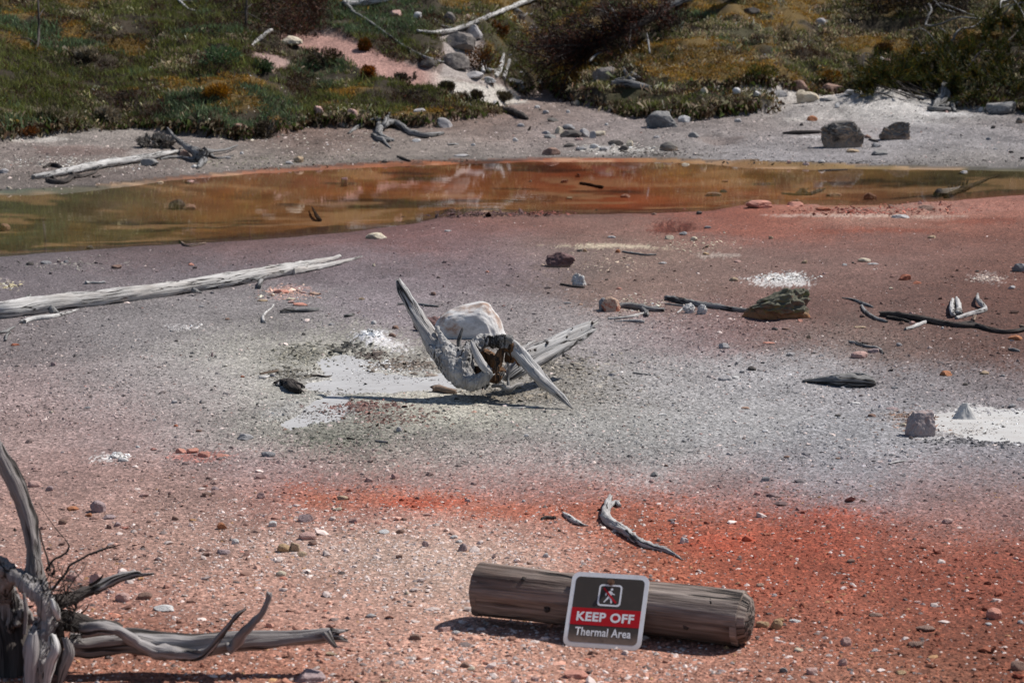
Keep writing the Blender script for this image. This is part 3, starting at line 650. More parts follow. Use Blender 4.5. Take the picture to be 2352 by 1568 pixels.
flakes('crust_flakes', [(900, 865, 160, 16, 260, (150, 146, 144), 1.8), (720, 950, 80, 24, 180, (120, 112, 108), 2.0), (880, 840, 90, 14, 160, (224, 222, 220), 2.6), (2300, 965, 160, 30, 260, (196, 190, 182), 2.0), (2200, 990, 90, 14, 160, (150, 142, 136), 2.4), (2330, 940, 160, 6, 160, (170, 166, 166), 2.4), (2050, 478, 260, 12, 240, (170, 104, 88), 2.2),
  (700, 812, 80, 24, 420, (128, 124, 112), 3.4), (660, 860, 60, 20, 260, (110, 105, 95), 3.0), (800, 800, 40, 10, 120, (95, 92, 86), 4.0), (930, 838, 80, 16, 420, (124, 112, 102), 3.4), (860, 815, 40, 8, 140, (88, 78, 72), 3.4), (830, 935, 90, 18, 380, (112, 82, 76), 3.0), (780, 900, 90, 10, 120, (140, 134, 128), 2.4), (900, 965, 110, 20, 320, (118, 92, 84), 2.8), (780, 1010, 140, 26, 420, (116, 116, 104), 2.8),
  (1260, 845, 120, 28, 600, (132, 125, 115), 3.6), (1180, 905, 130, 16, 380, (128, 120, 108), 3.4), (1330, 900, 140, 40, 500, (140, 134, 126), 3.2), (720, 950, 70, 20, 120, (120, 116, 112), 2.2), (2110, 985, 60, 14, 140, (138, 112, 98), 3.6), (2240, 1018, 150, 9, 300, (104, 102, 104), 3.6), (2100, 955, 60, 10, 140, (140, 112, 96), 3.4),
  (1120, 490, 120, 6, 260, (84, 60, 58), 2.6), (1250, 488, 60, 4, 90, (120, 70, 60), 2.4), (2000, 487, 190, 8, 260, (150, 92, 78), 2.8), (1950, 480, 60, 6, 70, (110, 60, 50), 3.2), (1400, 600, 140, 30, 160, (190, 170, 150), 2.0), (1600, 560, 90, 16, 120, (196, 182, 160), 2.2), (1450, 700, 90, 20, 180, (196, 184, 164), 2.2), (660, 673, 56, 13, 130, (205, 165, 148), 3.2), (440, 752, 50, 6, 70, (205, 200, 196), 2.4), (20, 655, 30, 6, 50, (200, 186, 150), 2.6), (150, 610, 120, 16, 160, (128, 122, 116), 2.6),
  (1795, 638, 60, 11, 260, (222, 218, 212), 2.6), (2270, 640, 50, 9, 90, (205, 186, 172), 2.4), (272, 1050, 22, 9, 60, (226, 220, 214), 4.0), (850, 780, 26, 10, 90, (214, 214, 214), 4.0), (200, 385, 190, 12, 500, (190, 184, 174), 2.0), (120, 410, 90, 10, 200, (88, 82, 76), 2.4), (560, 375, 200, 10, 300, (120, 116, 100), 2.0), (1420, 345, 90, 8, 200, (200, 194, 184), 2.4), (1500, 352, 120, 6, 160, (76, 70, 64), 2.4), (1300, 300, 300, 30, 260, (92, 84, 78), 1.8), (600, 330, 260, 30, 300, (196, 186, 172), 2.0), (1230, 240, 60, 20, 120, (150, 150, 155), 2.4), (900, 365, 300, 8, 240, (100, 96, 84), 1.8), (2000, 372, 340, 5, 300, (60, 54, 50), 1.8)],
  'broken crust flakes and crumbs lying in drifts on the flat and banks', 99)
# ------------------------------------------------------------------ wood: tapering limbs with ridges, cracks and splintered ends
class MB:
    def __init__(s): s.V = []; s.F3 = []; s.F4 = []; s.G = []; s.n = 0
    def add(s, V, F3, F4, G):
        s.V.append(V); s.G.append(G)
        if len(F3): s.F3.append(np.asarray(F3) + s.n)
        if len(F4): s.F4.append(np.asarray(F4) + s.n)
        s.n += len(V)
    def build(s, name, mat, parent=None, smooth=True, origin=None):
        Fs = []
        if s.F4: Fs.append(np.concatenate(s.F4))
        if s.F3: Fs.append(np.concatenate(s.F3))
        return mesh_obj(name, np.concatenate(s.V), Fs, mat, parent, {'grain': ('FLOAT_VECTOR', np.concatenate(s.G))}, smooth, origin)

def spline(P, n):
    P = np.asarray(P, float); m = len(P)
    if m == 2: t = np.linspace(0, 1, n)[:, None]; return P[0] * (1 - t) + P[1] * t
    E = np.vstack([2 * P[0] - P[1], P, 2 * P[-1] - P[-2]]); out = []
    seg = np.linspace(0, m - 1 - 1e-9, n)
    for q in seg:
        i = int(q); t = q - i; a, b, c, d = E[i], E[i + 1], E[i + 2], E[i + 3]
        out.append(.5 * ((2 * b) + (c - a) * t + (2 * a - 5 * b + 4 * c - d) * t * t + (3 * b - a - 3 * c + d) * t ** 3))
    return np.array(out)

def limb(mb, P, Rr, seg=12, n=None, seed=0, ridge=.14, knob=.12, flat=1.0, flatdir=None, jag=(.3, .3), twist=1.5, bend=0.0):
    P = np.asarray([tuple(p) for p in P], float); Rr = np.asarray(Rr, float)
    L = np.linalg.norm(np.diff(P, axis=0), axis=1).sum(); rm = max(Rr.mean(), 1e-4)
    if n is None: n = int(np.clip(L / rm * 1.6, 6, 90))
    D = spline(np.column_stack([P, Rr]), n); C, r = D[:, :3], np.maximum(D[:, 3], 5e-4)
    if bend:
        s_ = np.linspace(0, L / rm / 6, n)
        for k in range(3): C[:, k] += bend * rm * vn2(s_ + seed * 3.7, s_ * 0 + k * 11.1, seed)
    T = np.gradient(C, axis=0); T /= np.linalg.norm(T, axis=1)[:, None] + 1e-9
    A = np.cross(T[0], (0, 0, 1) if abs(T[0][2]) < .9 else (1, 0, 0)); A /= np.linalg.norm(A); U = []
    for k in range(n):
        A = A - T[k] * A.dot(T[k]); A /= np.linalg.norm(A) + 1e-9; U.append(A.copy())
    U = np.array(U); W = np.cross(T, U)
    an = np.arange(seg) * 2 * math.pi / seg; ll = np.concatenate([[0], np.cumsum(np.linalg.norm(np.diff(C, axis=0), axis=1))])
    AN, LL = np.meshgrid(an, ll); RR = np.repeat(r[:, None], seg, 1)
    ca, sa = np.cos(AN + twist * LL / (rm * 14)), np.sin(AN + twist * LL / (rm * 14))
    q = RR * (1 + ridge * 1.5 * vn3(ca * 2.1, sa * 2.1, LL / rm * .10 + seed, seed) + ridge * .8 * vn3(ca * 5, sa * 5, LL / rm * .16 + seed, seed + 1) + knob * vn3(ca, sa, LL / rm * .55 + seed * 2.3, seed + 2) + ridge * .35 * vn3(ca * 9, sa * 9, LL / rm * .22 + seed, seed + 3)
        - ridge * .9 * np.exp(-(vn3(ca * 3.1, sa * 3.1, LL / rm * .12 + seed, seed + 4) / .10) ** 2) * (seg >= 12))
    co, si = np.cos(AN), np.sin(AN)
    V = C[:, None, :] + q[..., None] * (co[..., None] * U[:, None, :] + si[..., None] * W[:, None, :])
    for e, k in ((0, 0), (1, n - 1)):
        j = np.random.default_rng(seed * 7 + e).uniform(-1, 1, seg) * jag[e] * r[k] * 2
        V[k] += (T[k] * (1 if e else -1))[None] * j[:, None]
    if flat != 1.0:
        fd = np.array(flatdir if flatdir is not None else (0, 1, 0), float); fd /= np.linalg.norm(fd)
        dd = ((V - C[:, None, :]) @ fd)[..., None]; V = V - fd * dd * (1 - flat)
    idx = np.arange(n * seg).reshape(n, seg); nx = np.roll(idx, -1, 1)
    F4 = np.stack([idx[:-1], nx[:-1], nx[1:], idx[1:]], -1).reshape(-1, 4)
    V = V.reshape(-1, 3); G = np.stack([r.mean() * np.cos(AN), r.mean() * np.sin(AN), LL + seed * .37], -1).reshape(-1, 3)
    c0 = C[0] + T[0] * r[0] * .25 * (1 if jag[0] > .2 else -1); c1 = C[-1] - T[-1] * r[-1] * .25 * (1 if jag[1] > .2 else -1)
    V = np.vstack([V, c0, c1]); G = np.vstack([G, [0, 0, seed * .37], [0, 0, ll[-1] + seed * .37]])
    F3 = [(idx[0, (k + 1) % seg], idx[0, k], n * seg) for k in range(seg)] + [(idx[-1, k], idx[-1, (k + 1) % seg], n * seg + 1) for k in range(seg)]
    mb.add(V, F3, F4, G)

_seed = [100]
def nseed(): _seed[0] += 1; return _seed[0]
def gl(reg, pts, lift=.75):
    """limb lying on the ground: photo points (x, y, r[, extra height in r])"""
    P, Rr = [], []; s = REG[reg][0]
    for p in pts:
        u, v = rp(reg, p[0], p[1]); r = p[2] * s / F * (min(float(Yflat(v)), 32.0) if v > 20 else 32.0)
        ex = p[3] * r if len(p) > 3 else 0
        q = hit(u, v, r * lift + ex); P.append(q); Rr.append(r)
    return P, Rr
def al(reg, pts, Y0):
    """limb in the air: photo points (x, y, r, dy) with depth Y0 + dy"""
    P, Rr = [], []; s = REG[reg][0]
    for p in pts:
        u, v = rp(reg, p[0], p[1]); dy = p[3] if len(p) > 3 else 0
        P.append(at(u, v, Y0 + dy)); Rr.append(p[2] * s / F * (Y0 + dy))
    return P, Rr
def stick(name, reg, pts, mat, label, cat='driftwood', group=None, extra=(), lift=.75, stubs=(), **kw):
    """one lying piece of wood, its side branches as parts"""
    P, Rr = gl(reg, pts, lift)
    mb = MB(); limb(mb, P, Rr, seed=nseed(), **kw)
    for st in stubs:                                  # short broken knots grow out of the same mesh
        P2, R2 = gl(reg, st, lift); limb(mb, P2, R2, seg=7, seed=nseed(), jag=(0, .5))
    if not extra: return tag(mb.build(name, mat), label, cat, group)
    root = empty(name, Vector(P[0]) - Vector((0, 0, Rr[0] * .8)), label, cat, group)
    mb.build('stem', mat, root)
    for e in extra:
        P2, R2 = gl(reg, e, lift); m2 = MB(); limb(m2, P2, R2, seed=nseed(), seg=8); m2.build('branch', mat, root)
    return root

def remesh(o, voxel, disp, seed, scale=20):
    """fuse the pieces of one part into a single skin and roughen it"""
    md = o.modifiers.new('r', 'REMESH'); md.mode = 'VOXEL'; md.voxel_size = voxel
    dg = bpy.context.evaluated_depsgraph_get(); me = bpy.data.meshes.new_from_object(o.evaluated_get(dg))
    o.modifiers.clear(); old = o.data; mats = [m for m in old.materials]; o.data = me; bpy.data.meshes.remove(old)
    n = len(me.vertices); co = np.empty(n * 3); me.vertices.foreach_get('co', co); co = co.reshape(-1, 3)
    no = np.empty(n * 3); me.vertex_normals.foreach_get('vector', no); no = no.reshape(-1, 3)
    d = vn3(co[:, 0] * scale, co[:, 1] * scale, co[:, 2] * scale * .5, seed) + .6 * vn3(co[:, 0] * scale * 2.4, co[:, 1] * scale * 2.4, co[:, 2] * scale, seed + 1)
    d = d + .5 * vn3(co[:, 0] * scale * 5, co[:, 1] * scale * 5, co[:, 2] * scale * 3, seed + 3)
    cr = np.abs(vn3(co[:, 0] * scale * 1.1, co[:, 1] * scale * 1.1, co[:, 2] * scale * .3, seed + 5)); d = d - .6 * np.exp(-(cr / .06) ** 2)
    co = co + no * (d * disp)[:, None]
    me.vertices.foreach_set('co', co.ravel())
    a = me.attributes.get('grain') or me.attributes.new('grain', 'FLOAT_VECTOR', 'POINT'); a.data.foreach_set('vector', (co * np.array([1, 1, 1])).astype(np.float32).ravel())
    me.polygons.foreach_set('use_smooth', np.ones(len(me.polygons), bool)); me.update()
    if not me.materials and mats: me.materials.append(mats[0])

# ------------------------------------------------------------------ stones
_ico = {}
def boxy(V, e=.5, tx=0.0, tz=0.0):
    V = np.sign(V) * np.abs(V) ** e; return np.column_stack([V[:, 0] * (1 + tx * V[:, 2]), V[:, 1], V[:, 2] * (1 + tz * V[:, 0])])
def ico(sub):
    if sub in _ico: return _ico[sub]
    p = (1 + 5 ** .5) / 2
    v = [np.array(q) / math.hypot(1, p) for q in [(-1, p, 0), (1, p, 0), (-1, -p, 0), (1, -p, 0), (0, -1, p), (0, 1, p), (0, -1, -p), (0, 1, -p), (p, 0, -1), (p, 0, 1), (-p, 0, -1), (-p, 0, 1)]]
    f = [(0, 11, 5), (0, 5, 1), (0, 1, 7), (0, 7, 10), (0, 10, 11), (1, 5, 9), (5, 11, 4), (11, 10, 2), (10, 7, 6), (7, 1, 8), (3, 9, 4), (3, 4, 2), (3, 2, 6), (3, 6, 8), (3, 8, 9), (4, 9, 5), (2, 4, 11), (6, 2, 10), (8, 6, 7), (9, 8, 1)]
    for _ in range(sub):
        c = {}; nf = []
        def mid(a, b):
            k = (min(a, b), max(a, b))
            if k not in c: w_ = v[a] + v[b]; v.append(w_ / np.linalg.norm(w_)); c[k] = len(v) - 1
            return c[k]
        for a, b, d in f:
            x, y, z = mid(a, b), mid(b, d), mid(d, a); nf += [(a, x, z), (b, y, x), (d, z, y), (x, y, z)]
        f = nf
    _ico[sub] = (np.array(v), np.array(f)); return _ico[sub]
def rock(reg, x, yb, w_, h_, col, label, name='stone', cat='stone', group=None, cuts=9, rough=.06, sub=None, shape=None, depth=.75, sink=.12, yaw=None, pitted=0, dz=0, keep=.52):
    u, vb = rp(reg, x, yb); s = REG[reg][0]
    g = hit(u, vb); sd_ = nseed(); r = np.random.default_rng(sd_)
    W = w_ * s / F * g.y; th = math.atan2(CH - g.z, g.y); Dp = depth * W
    if h_ * s / F * g.y < .25 * W: Dp = min(Dp, .9 * W)
    hz = max((h_ * s / F * g.y - .5 * Dp * math.sin(th)) / math.cos(th), .22 * W * min(1, h_ / w_ * 3), .004)
    if sub is None: px = w_ * s * .435; sub = 2 if px < 22 else 3 if px < 60 else 4
    V, Fc = ico(sub); V = V.copy()
    for _ in range(cuts):
        nrm = r.normal(0, 1, 3); nrm[2] *= .7; nrm /= np.linalg.norm(nrm); d = r.uniform(keep, .90)
        k = V @ nrm - d; V = V - nrm * np.maximum(k, 0)[:, None] * .93
    f1 = 2.2
    V *= (1 + rough * 1.3 * vn3(V[:, 0] * f1, V[:, 1] * f1, V[:, 2] * f1, sd_) + rough * .8 * vn3(V[:, 0] * 6, V[:, 1] * 6, V[:, 2] * 6, sd_ + 1))[:, None]
    if pitted: V *= (1 - pitted * np.maximum(0, vn3(V[:, 0] * 4.5, V[:, 1] * 4.5, V[:, 2] * 4.5, sd_ + 2)) - pitted * .6 * np.maximum(0, vn3(V[:, 0] * 11, V[:, 1] * 11, V[:, 2] * 11, sd_ + 3)))[:, None]
    if shape: V = shape(V)
    unit = V.copy()
    if name != 'mud_cone': V[:, 2] = np.maximum(V[:, 2], -.42 + .06 * vn2(V[:, 0] * 3, V[:, 1] * 3, sd_))
    V = (V - [(V[:, 0].max() + V[:, 0].min()) / 2, 0, V[:, 2].min()]) / [np.ptp(V[:, 0]), np.ptp(V[:, 1]), np.ptp(V[:, 2])]
    V = V * [W, Dp, hz * (1 + sink)]; V[:, 2] -= hz * sink
    cz = float(H(np.array([g.x]), np.array([g.y + Dp * .4]))[0])
    V = V + [g.x, g.y + Dp * .42, min(cz, g.z + .02) + dz]
    o = mesh_obj(name, V, Fc, ROCK[col], attrs={'rocku': ('FLOAT_VECTOR', unit + np.array([sd_ * .37 % 50, 0, 0]) * 0 + (np.array([[0, sd_ % 40, 0]])))}, smooth=sub >= 4)
    return tag(o, label, cat, group)

# ================================================================== WARNING SIGN BOLTED TO A SHORT LOG
AX0, AX1 = Vector((-.11, 7.345, .092)), Vector((.682, 7.07, .070))
ax = (AX1 - AX0).normalized(); Rl = .079
root = empty('warning_sign', (AX0 + AX1) / 2 - Vector((0, 0, .08)), 'keep off sign bolted to a short brown log at the front', 'sign')
mb = MB()
n = 60; C = [AX0 + (AX1 - AX0) * k for k in (0, .014, .034, .05, .5, .94, .955, .978, 1.0)]
limb(mb, C, [Rl * k for k in (.72, .86, .97, 1.0, 1.0, 1.03, 1.02, .93, .80)], seg=44, n=120, seed=3, ridge=.045, knob=.03, jag=(.0, .0), twist=.15)
mb.build('log', POSTW, root)
LOGC = AX0 + (AX1 - AX0) * .515
nb = Vector((0, 0, 1)).cross(ax); nb.z = 0; nb.normalize()
if nb.y < 0: nb = -nb
tilt = R(37); up = (Vector((0, 0, 1)) * math.cos(tilt) + nb * math.sin(tilt)).normalized()
SW = .232
toC = nb * (math.sqrt(1 + math.tan(tilt) ** 2)) # placement: plane tangent to the front of the log
nrm = ax.cross(up).normalized()
if nrm.y > 0: nrm = -nrm
touch = LOGC + nrm * (Rl + .004)
bot = touch - up * ((touch.z + .004) / up.z)      # where the plane meets the ground
phi = R(3.0); ex = (ax * math.cos(phi) + up * math.sin(phi)); ey = (up * math.cos(phi) - ax * math.sin(phi))
SC = bot + ey * (SW * .497) + ax * .012
def sp(x, y, h): return SC + ex * (x * SW) + ey * (y * SW) + nrm * h
def rrect(x0, y0, x1, y1, r, k=8):
    out = []
    for cx, cy, a0 in ((x1 - r, y1 - r, 0), (x0 + r, y1 - r, 90), (x0 + r, y0 + r, 180), (x1 - r, y0 + r, 270)):
        for i in range(k + 1): a = R(a0 + 90 * i / k); out.append((cx + r * math.cos(a), cy + r * math.sin(a)))
    return out
def plate(name, pts, h0, h1, mat, parent):
    n = len(pts); V = [sp(x, y, h1) for x, y in pts] + [sp(x, y, h0) for x, y in pts] + [sp(sum(p[0] for p in pts) / n, sum(p[1] for p in pts) / n, h1), sp(sum(p[0] for p in pts) / n, sum(p[1] for p in pts) / n, h0)]
    F3 = [(i, (i + 1) % n, 2 * n) for i in range(n)] + [((i + 1) % n + n, i + n, 2 * n + 1) for i in range(n)]
    F4 = [(i + n, (i + 1) % n + n, (i + 1) % n, i) for i in range(n)]
    return mesh_obj(name, [tuple(v) for v in V], [np.array(F4), np.array(F3)], mat, parent, smooth=False)
def ring(name, outer, inner, h0, h1, mat, parent):
    n = len(outer); V = [sp(x, y, h1) for x, y in outer] + [sp(x, y, h1) for x, y in inner] + [sp(x, y, h0) for x, y in outer] + [sp(x, y, h0) for x, y in inner]
    F4 = []
    for i in range(n):
        j = (i + 1) % n; F4 += [(i, j, n + j, n + i), (2 * n + i, 2 * n + j, j, i), (n + i, n + j, 3 * n + j, 3 * n + i)]
    return mesh_obj(name, [tuple(v) for v in V], np.array(F4), mat, parent, smooth=False)
def paint(name, c, rough=.45, grime=.25):
    m, t, b = newmat(name); geo = t.nodes.new('ShaderNodeNewGeometry')
    n_ = noise(t, geo.outputs['Position'], 45, 5, .7)
    cc = mixc(t, ramp(t, n_, [(.5, 0), (.8, grime)]), c, (.33, .24, .18))
    s_ = t.nodes.new('ShaderNodeSeparateXYZ'); t.links.new(geo.outputs['Position'], s_.inputs[0])
    a = N(t, 'ShaderNodeMath', operation='MULTIPLY_ADD'); t.links.new(n_, a.inputs[0]); a.inputs[1].default_value = .05; t.links.new(s_.outputs[2], a.inputs[2])
    cc = mixc(t, ramp(t, a.outputs[0], [(.022, .55), (.065, 0)]), cc, (.45, .30, .22))     # mud splashes low on the plate
    t.links.new(cc, b.inputs['Base Color']); b.inputs['Roughness'].default_value = rough; b.inputs['Specular IOR Level'].default_value = .4
    return m
SWHITE = paint('sign_white', (.88, .88, .88), .45, .3); SBROWN = paint('sign_brown', (.055, .044, .036), .7, .06); SRED = paint('sign_red', (.50, .008, .012), .4, .05)
RUST = paint('rusty_bolt', (.15, .08, .045), .5, .5); HOLE = paint('hole_dark', (.012, .009, .008), .9, 0)
panel = plate('sign_panel', rrect(-.5, -.5, .5, .5, .10), 0, .0018, SWHITE, root)
plate('brown_field', rrect(-.445, -.435, .445, .438, .06), .0018, .0022, SBROWN, panel)
plate('red_band', [(-.445, -.205), (.445, -.205), (.445, .022), (-.445, .022)], .0022, .0026, SRED, panel)
px, py = .018, .205
ring('pictogram_frame', rrect(px - .15, py - .145, px + .15, py + .145, .045), rrect(px - .128, py - .123, px + .128, py + .123, .030), .0022, .0027, SWHITE, panel)
# walking figure
def figure():
    V, F3 = [], []
    def poly(pts):
        b = len(V); cx = sum(p[0] for p in pts) / len(pts); cy = sum(p[1] for p in pts) / len(pts)
        V.extend(sp(px + x, py + y, .0027) for x, y in pts); V.append(sp(px + cx, py + cy, .0027))
        for i in range(len(pts)): F3.append((b + i, b + (i + 1) % len(pts), b + len(pts)))
    poly([(.018 + .016 * math.cos(a * .52), .082 + .016 * math.sin(a * .52)) for a in range(12)])
    poly([(-.028, .050), (.005, .062), (.030, .045), (.022, .0), (.012, -.022), (-.022, -.018), (-.018, .012)])
    poly([(.020, .050), (.034, .030), (.064, .020), (.062, .006), (.022, .016)])
    poly([(-.022, .052), (-.058, .028), (-.060, -.006), (-.046, -.004), (-.042, .020), (-.014, .036)])
    poly([(-.020, -.010), (.006, -.024), (-.040, -.076), (-.060, -.100), (-.074, -.090), (-.050, -.062)])
    poly([(.000, -.016), (.016, -.010), (.036, -.058), (.042, -.100), (.020, -.104), (.014, -.064), (-.004, -.034)])
    return mesh_obj('walking_figure', [tuple(v) for v in V], np.array(F3), SWHITE, panel, smooth=False)
figure()
plate('red_slash', [(px - .098, py + .088), (px - .078, py + .104), (px + .100, py - .088), (px + .080, py - .106)], .0029, .0032, SRED, panel)
def words(name, txt, size, cx, cy, h, off, sx=1.0, space=1.0):
    cu = bpy.data.curves.new(name, 'FONT'); cu.body = txt; cu.size = 1; cu.align_x = 'CENTER'; cu.align_y = 'CENTER'; cu.offset = off; cu.space_character = space; cu.resolution_u = 4
    o = bpy.data.objects.new(name, cu); scene.collection.objects.link(o)
    dg = bpy.context.evaluated_depsgraph_get(); me = bpy.data.meshes.new_from_object(o.evaluated_get(dg))
    bpy.data.objects.remove(o); bpy.data.curves.remove(cu)
    xs = [v.co.x for v in me.vertices]; ys = [v.co.y for v in me.vertices]; wd = max(xs) - min(xs); mx_, my_ = (max(xs) + min(xs)) / 2, (max(ys) + min(ys)) / 2
    k = sx / wd; ky = size / (max(ys) - min(ys)); wl = world_loc(panel)
    for v in me.vertices: v.co = sp(cx + (v.co.x - mx_) * k, cy + (v.co.y - my_) * ky, h) - wl
    me.name = name; me.materials.clear(); me.materials.append(SWHITE)
    o = bpy.data.objects.new(name, me); scene.collection.objects.link(o); o.parent = panel
    return o
for fr_, an_ in ((.205, .9), (.63, .15), (.80, -.25), (.30, -.2), (.88, .8)):
    pc = AX0 + (AX1 - AX0) * fr_; dn_ = (-nb * math.cos(an_) + Vector((0, 0, 1)) * math.sin(an_)).normalized()
    mk_ = MB(); limb(mk_, [pc + dn_ * (Rl - .012), pc + dn_ * (Rl + .0015)], [.012, .009], seg=10, n=4, seed=nseed(), jag=(0, .1)); mk_.build('knot', DARKW, root)
words('lettering', 'KEEP OFF', .125, .0, -.092, .0029, .035, .74, 1.06)
words('lettering', 'Thermal Area', .112, -.004, -.292, .0026, .022, .72, 1.05)
def disc(name, cx, cy, r_, h0, h1, mat, dome=False):
    pts = [(cx + r_ * math.cos(a * math.pi / 7), cy + r_ * math.sin(a * math.pi / 7)) for a in range(14)]
    return plate(name, pts, h0, h1, mat, panel)
disc('bolt', .012, .380, .044, .0022, .0075, RUST); disc('bolt', .012, .380, .026, .0075, .013, RUST)
disc('bolt_hole', .012, -.395, .013, .0022, .0026, HOLE)

# ================================================================== THE LARGE DRIFTWOOD ROOT IN THE MIDDLE
Y0 = 11.0
root = empty('driftwood_root', hit(*rp('E', 900, 1130)), 'large twisted grey driftwood root standing beside the pale mud pool', 'driftwood')
def part(name, mat, limbs, par, Y, reg='E', rm=None, **kw):
    m_ = MB()
    for l in limbs:
        P, Rr = al(reg, l, Y); k = dict(kw); 
        limb(m_, P, Rr, seed=nseed(), **k)
    o = m_.build(name, mat, par)
    if rm: remesh(o, *rm)
    return o
part('upright_arm', SILVER, [[(386, 388, 15, .26), (412, 450, 34, .24), (455, 525, 38, .21), (500, 605, 42, .18), (555, 700, 48, .14), (612, 790, 58, .10), (665, 870, 66, .06), (715, 950, 60, .03)]], root, Y0, seg=26, ridge=.16, knob=.07, jag=(.9, 0), twist=2.2)
part('root_knot', KNOBW, [
    [(650, 840, 58, .06), (700, 930, 74, .02), (755, 1010, 78, -.02), (830, 1075, 66, -.05), (905, 1088, 60, -.07), (975, 1060, 50, -.08), (1030, 1010, 34, -.08)],
    [(690, 880, 60, .03), (775, 925, 86, .03), (850, 900, 66, .04), (905, 850, 56, .06), (960, 812, 48, .08), (1040, 800, 46, .08), (1110, 806, 48, .05), (1150, 850, 46, .02)],
    [(790, 1010, 84, .05), (830, 960, 70, .06), (860, 1030, 60, .10)], [(770, 930, 70, -.01), (790, 1000, 86, -.03), (845, 1060, 66, -.04)], [(850, 880, 40, .0), (838, 930, 44, -.02), (828, 990, 50, -.03)], [(900, 1095, 52, -.04), (925, 1138, 24, -.05)], [(780, 1070, 34, -.04), (800, 1120, 14, -.05)], [(985, 1090, 40, -.03), (960, 1130, 18, -.04)],
    [(640, 700, 6, .06), (668, 750, 16, .05), (705, 820, 30, .04), (735, 890, 40, .03)], [(745, 830, 12, .02), (765, 870, 26, .02)], [(690, 840, 10, -.02), (715, 880, 22, -.01)]],
    root, Y0, rm=(.0046, .0075, 5, 44), seg=14, knob=.05)
part('broken_spike', SILVER, [[(888, 808, 10, -.03), (905, 850, 20, -.05), (935, 920, 27, -.07), (972, 985, 28, -.09), (1015, 1030, 22, -.09)]], root, Y0, seg=12, jag=(.8, 0))
part('broken_spike', GREYW, [[(826, 715, 8, .06), (812, 760, 13, .05), (798, 810, 15, .04), (806, 860, 18, .03)]], root, Y0, seg=10, jag=(.6, 0))
part('broken_spike', GREYW, [[(655, 705, 8, .09), (678, 760, 15, .07), (715, 820, 26, .05), (770, 870, 30, .03)]], root, Y0, seg=10, jag=(.6, 0))
part('hollow_heart', BROWNW, [[(930, 880, 60, .13), (1000, 930, 72, .12), (1070, 970, 60, .06)], [(960, 990, 60, .12), (1040, 1010, 60, .1), (1100, 1040, 40, .06)], [(1150, 880, 40, .03), (1140, 960, 34, .03)], [(1120, 830, 30, .0), (1085, 900, 34, -.01), (1070, 970, 30, -.03), (1040, 1030, 26, -.05)], [(880, 1000, 40, .09), (950, 1010, 45, .07), (1020, 1050, 38, .02), (1080, 1060, 30, .04)], [(1130, 800, 34, -.01), (1180, 900, 28, .0), (1230, 965, 18, .0)]], root, Y0, rm=(.006, .004, 9, 40), seg=12)
part('burl', GREYW, [[(1075, 800, 34, -.02), (1120, 790, 36, -.03), (1165, 800, 30, -.03)], [(1095, 830, 26, -.03), (1140, 835, 26, -.03)]], root, Y0, rm=(.005, .006, 12, 60), seg=12)
part('leaning_arm', SILVER, [[(1120, 830, 40, .02), (1170, 850, 50, 0), (1225, 905, 48, -.04), (1290, 985, 46, -.09), (1365, 1065, 42, -.15), (1440, 1130, 32, -.20), (1510, 1190, 22, -.23), (1555, 1240, 12, -.26), (1582, 1268, 5, -.27)]], root, Y0 + .02, seg=22, ridge=.17, knob=.09, jag=(0, .6), twist=1.2)
part('wood_slab', SILVER, [[(1110, 1060, 30, .12), (1180, 1000, 62, .16), (1290, 925, 76, .24), (1400, 865, 72, .32), (1520, 800, 62, .42), (1630, 745, 54, .52), (1712, 702, 36, .58)]], root, Y0, seg=34, ridge=.20, knob=.06, flat=.42, flatdir=(.25, 1, -.15), jag=(0, 1.3), twist=0)
for l_ in [[(1230, 860, 16, .14), (1275, 825, 12, .2), (1325, 802, 5, .26)], [(1560, 800, 14, .44), (1620, 785, 10, .5), (1680, 770, 5, .56)], [(1380, 955, 14, .28), (1440, 915, 10, .34), (1490, 890, 5, .4)]]:
    part('splinter', SILVER, [l_], root, Y0 - .01, seg=7, jag=(0, .6))
for l_ in [[(1408, 812, 13, .285), (1411, 818, 8, .275)], [(1325, 864, 12, .21), (1327, 868, 8, .20)], [(1540, 774, 10, .40), (1543, 778, 6, .39)], [(1290, 868, 6, .19), (1291, 871, 4, .185)], [(1640, 724, 8, .50), (1642, 727, 5, .49)], [(1580, 716, 6, .46), (1581, 719, 4, .45)], [(1716, 680, 10, .56), (1718, 684, 6, .55)]]:
    part('knot_hole', DARKW, [l_], root, Y0 + .0, seg=8, jag=(0, 0))
part('side_root', SILVER, [[(1030, 1112, 12, .02), (1090, 1110, 14, 0), (1130, 1130, 20, -.02), (1160, 1130, 18, -.02), (1200, 1105, 13, 0), (1238, 1095, 8, .02)], [(1132, 950, 7, 0), (1146, 1000, 9, 0), (1138, 1060, 10, 0), (1142, 1120, 14, -.01), (1130, 1150, 14, -.03)], [(1100, 1020, 30, .06), (1080, 1070, 24, .04), (1100, 1105, 16, .02)]], root, Y0, seg=10)
for l_ in [[(1040, 1040, 3, -.07), (1020, 1070, 2, -.08)], [(1052, 1030, 3, -.07), (1050, 1075, 2, -.08)], [(1205, 950, 5, -.03), (1212, 985, 2, -.04)], [(1030, 1045, 3, -.07), (1035, 1085, 2, -.08)]]:
    part('bark_strip', BROWNW, [l_], root, Y0, seg=5)

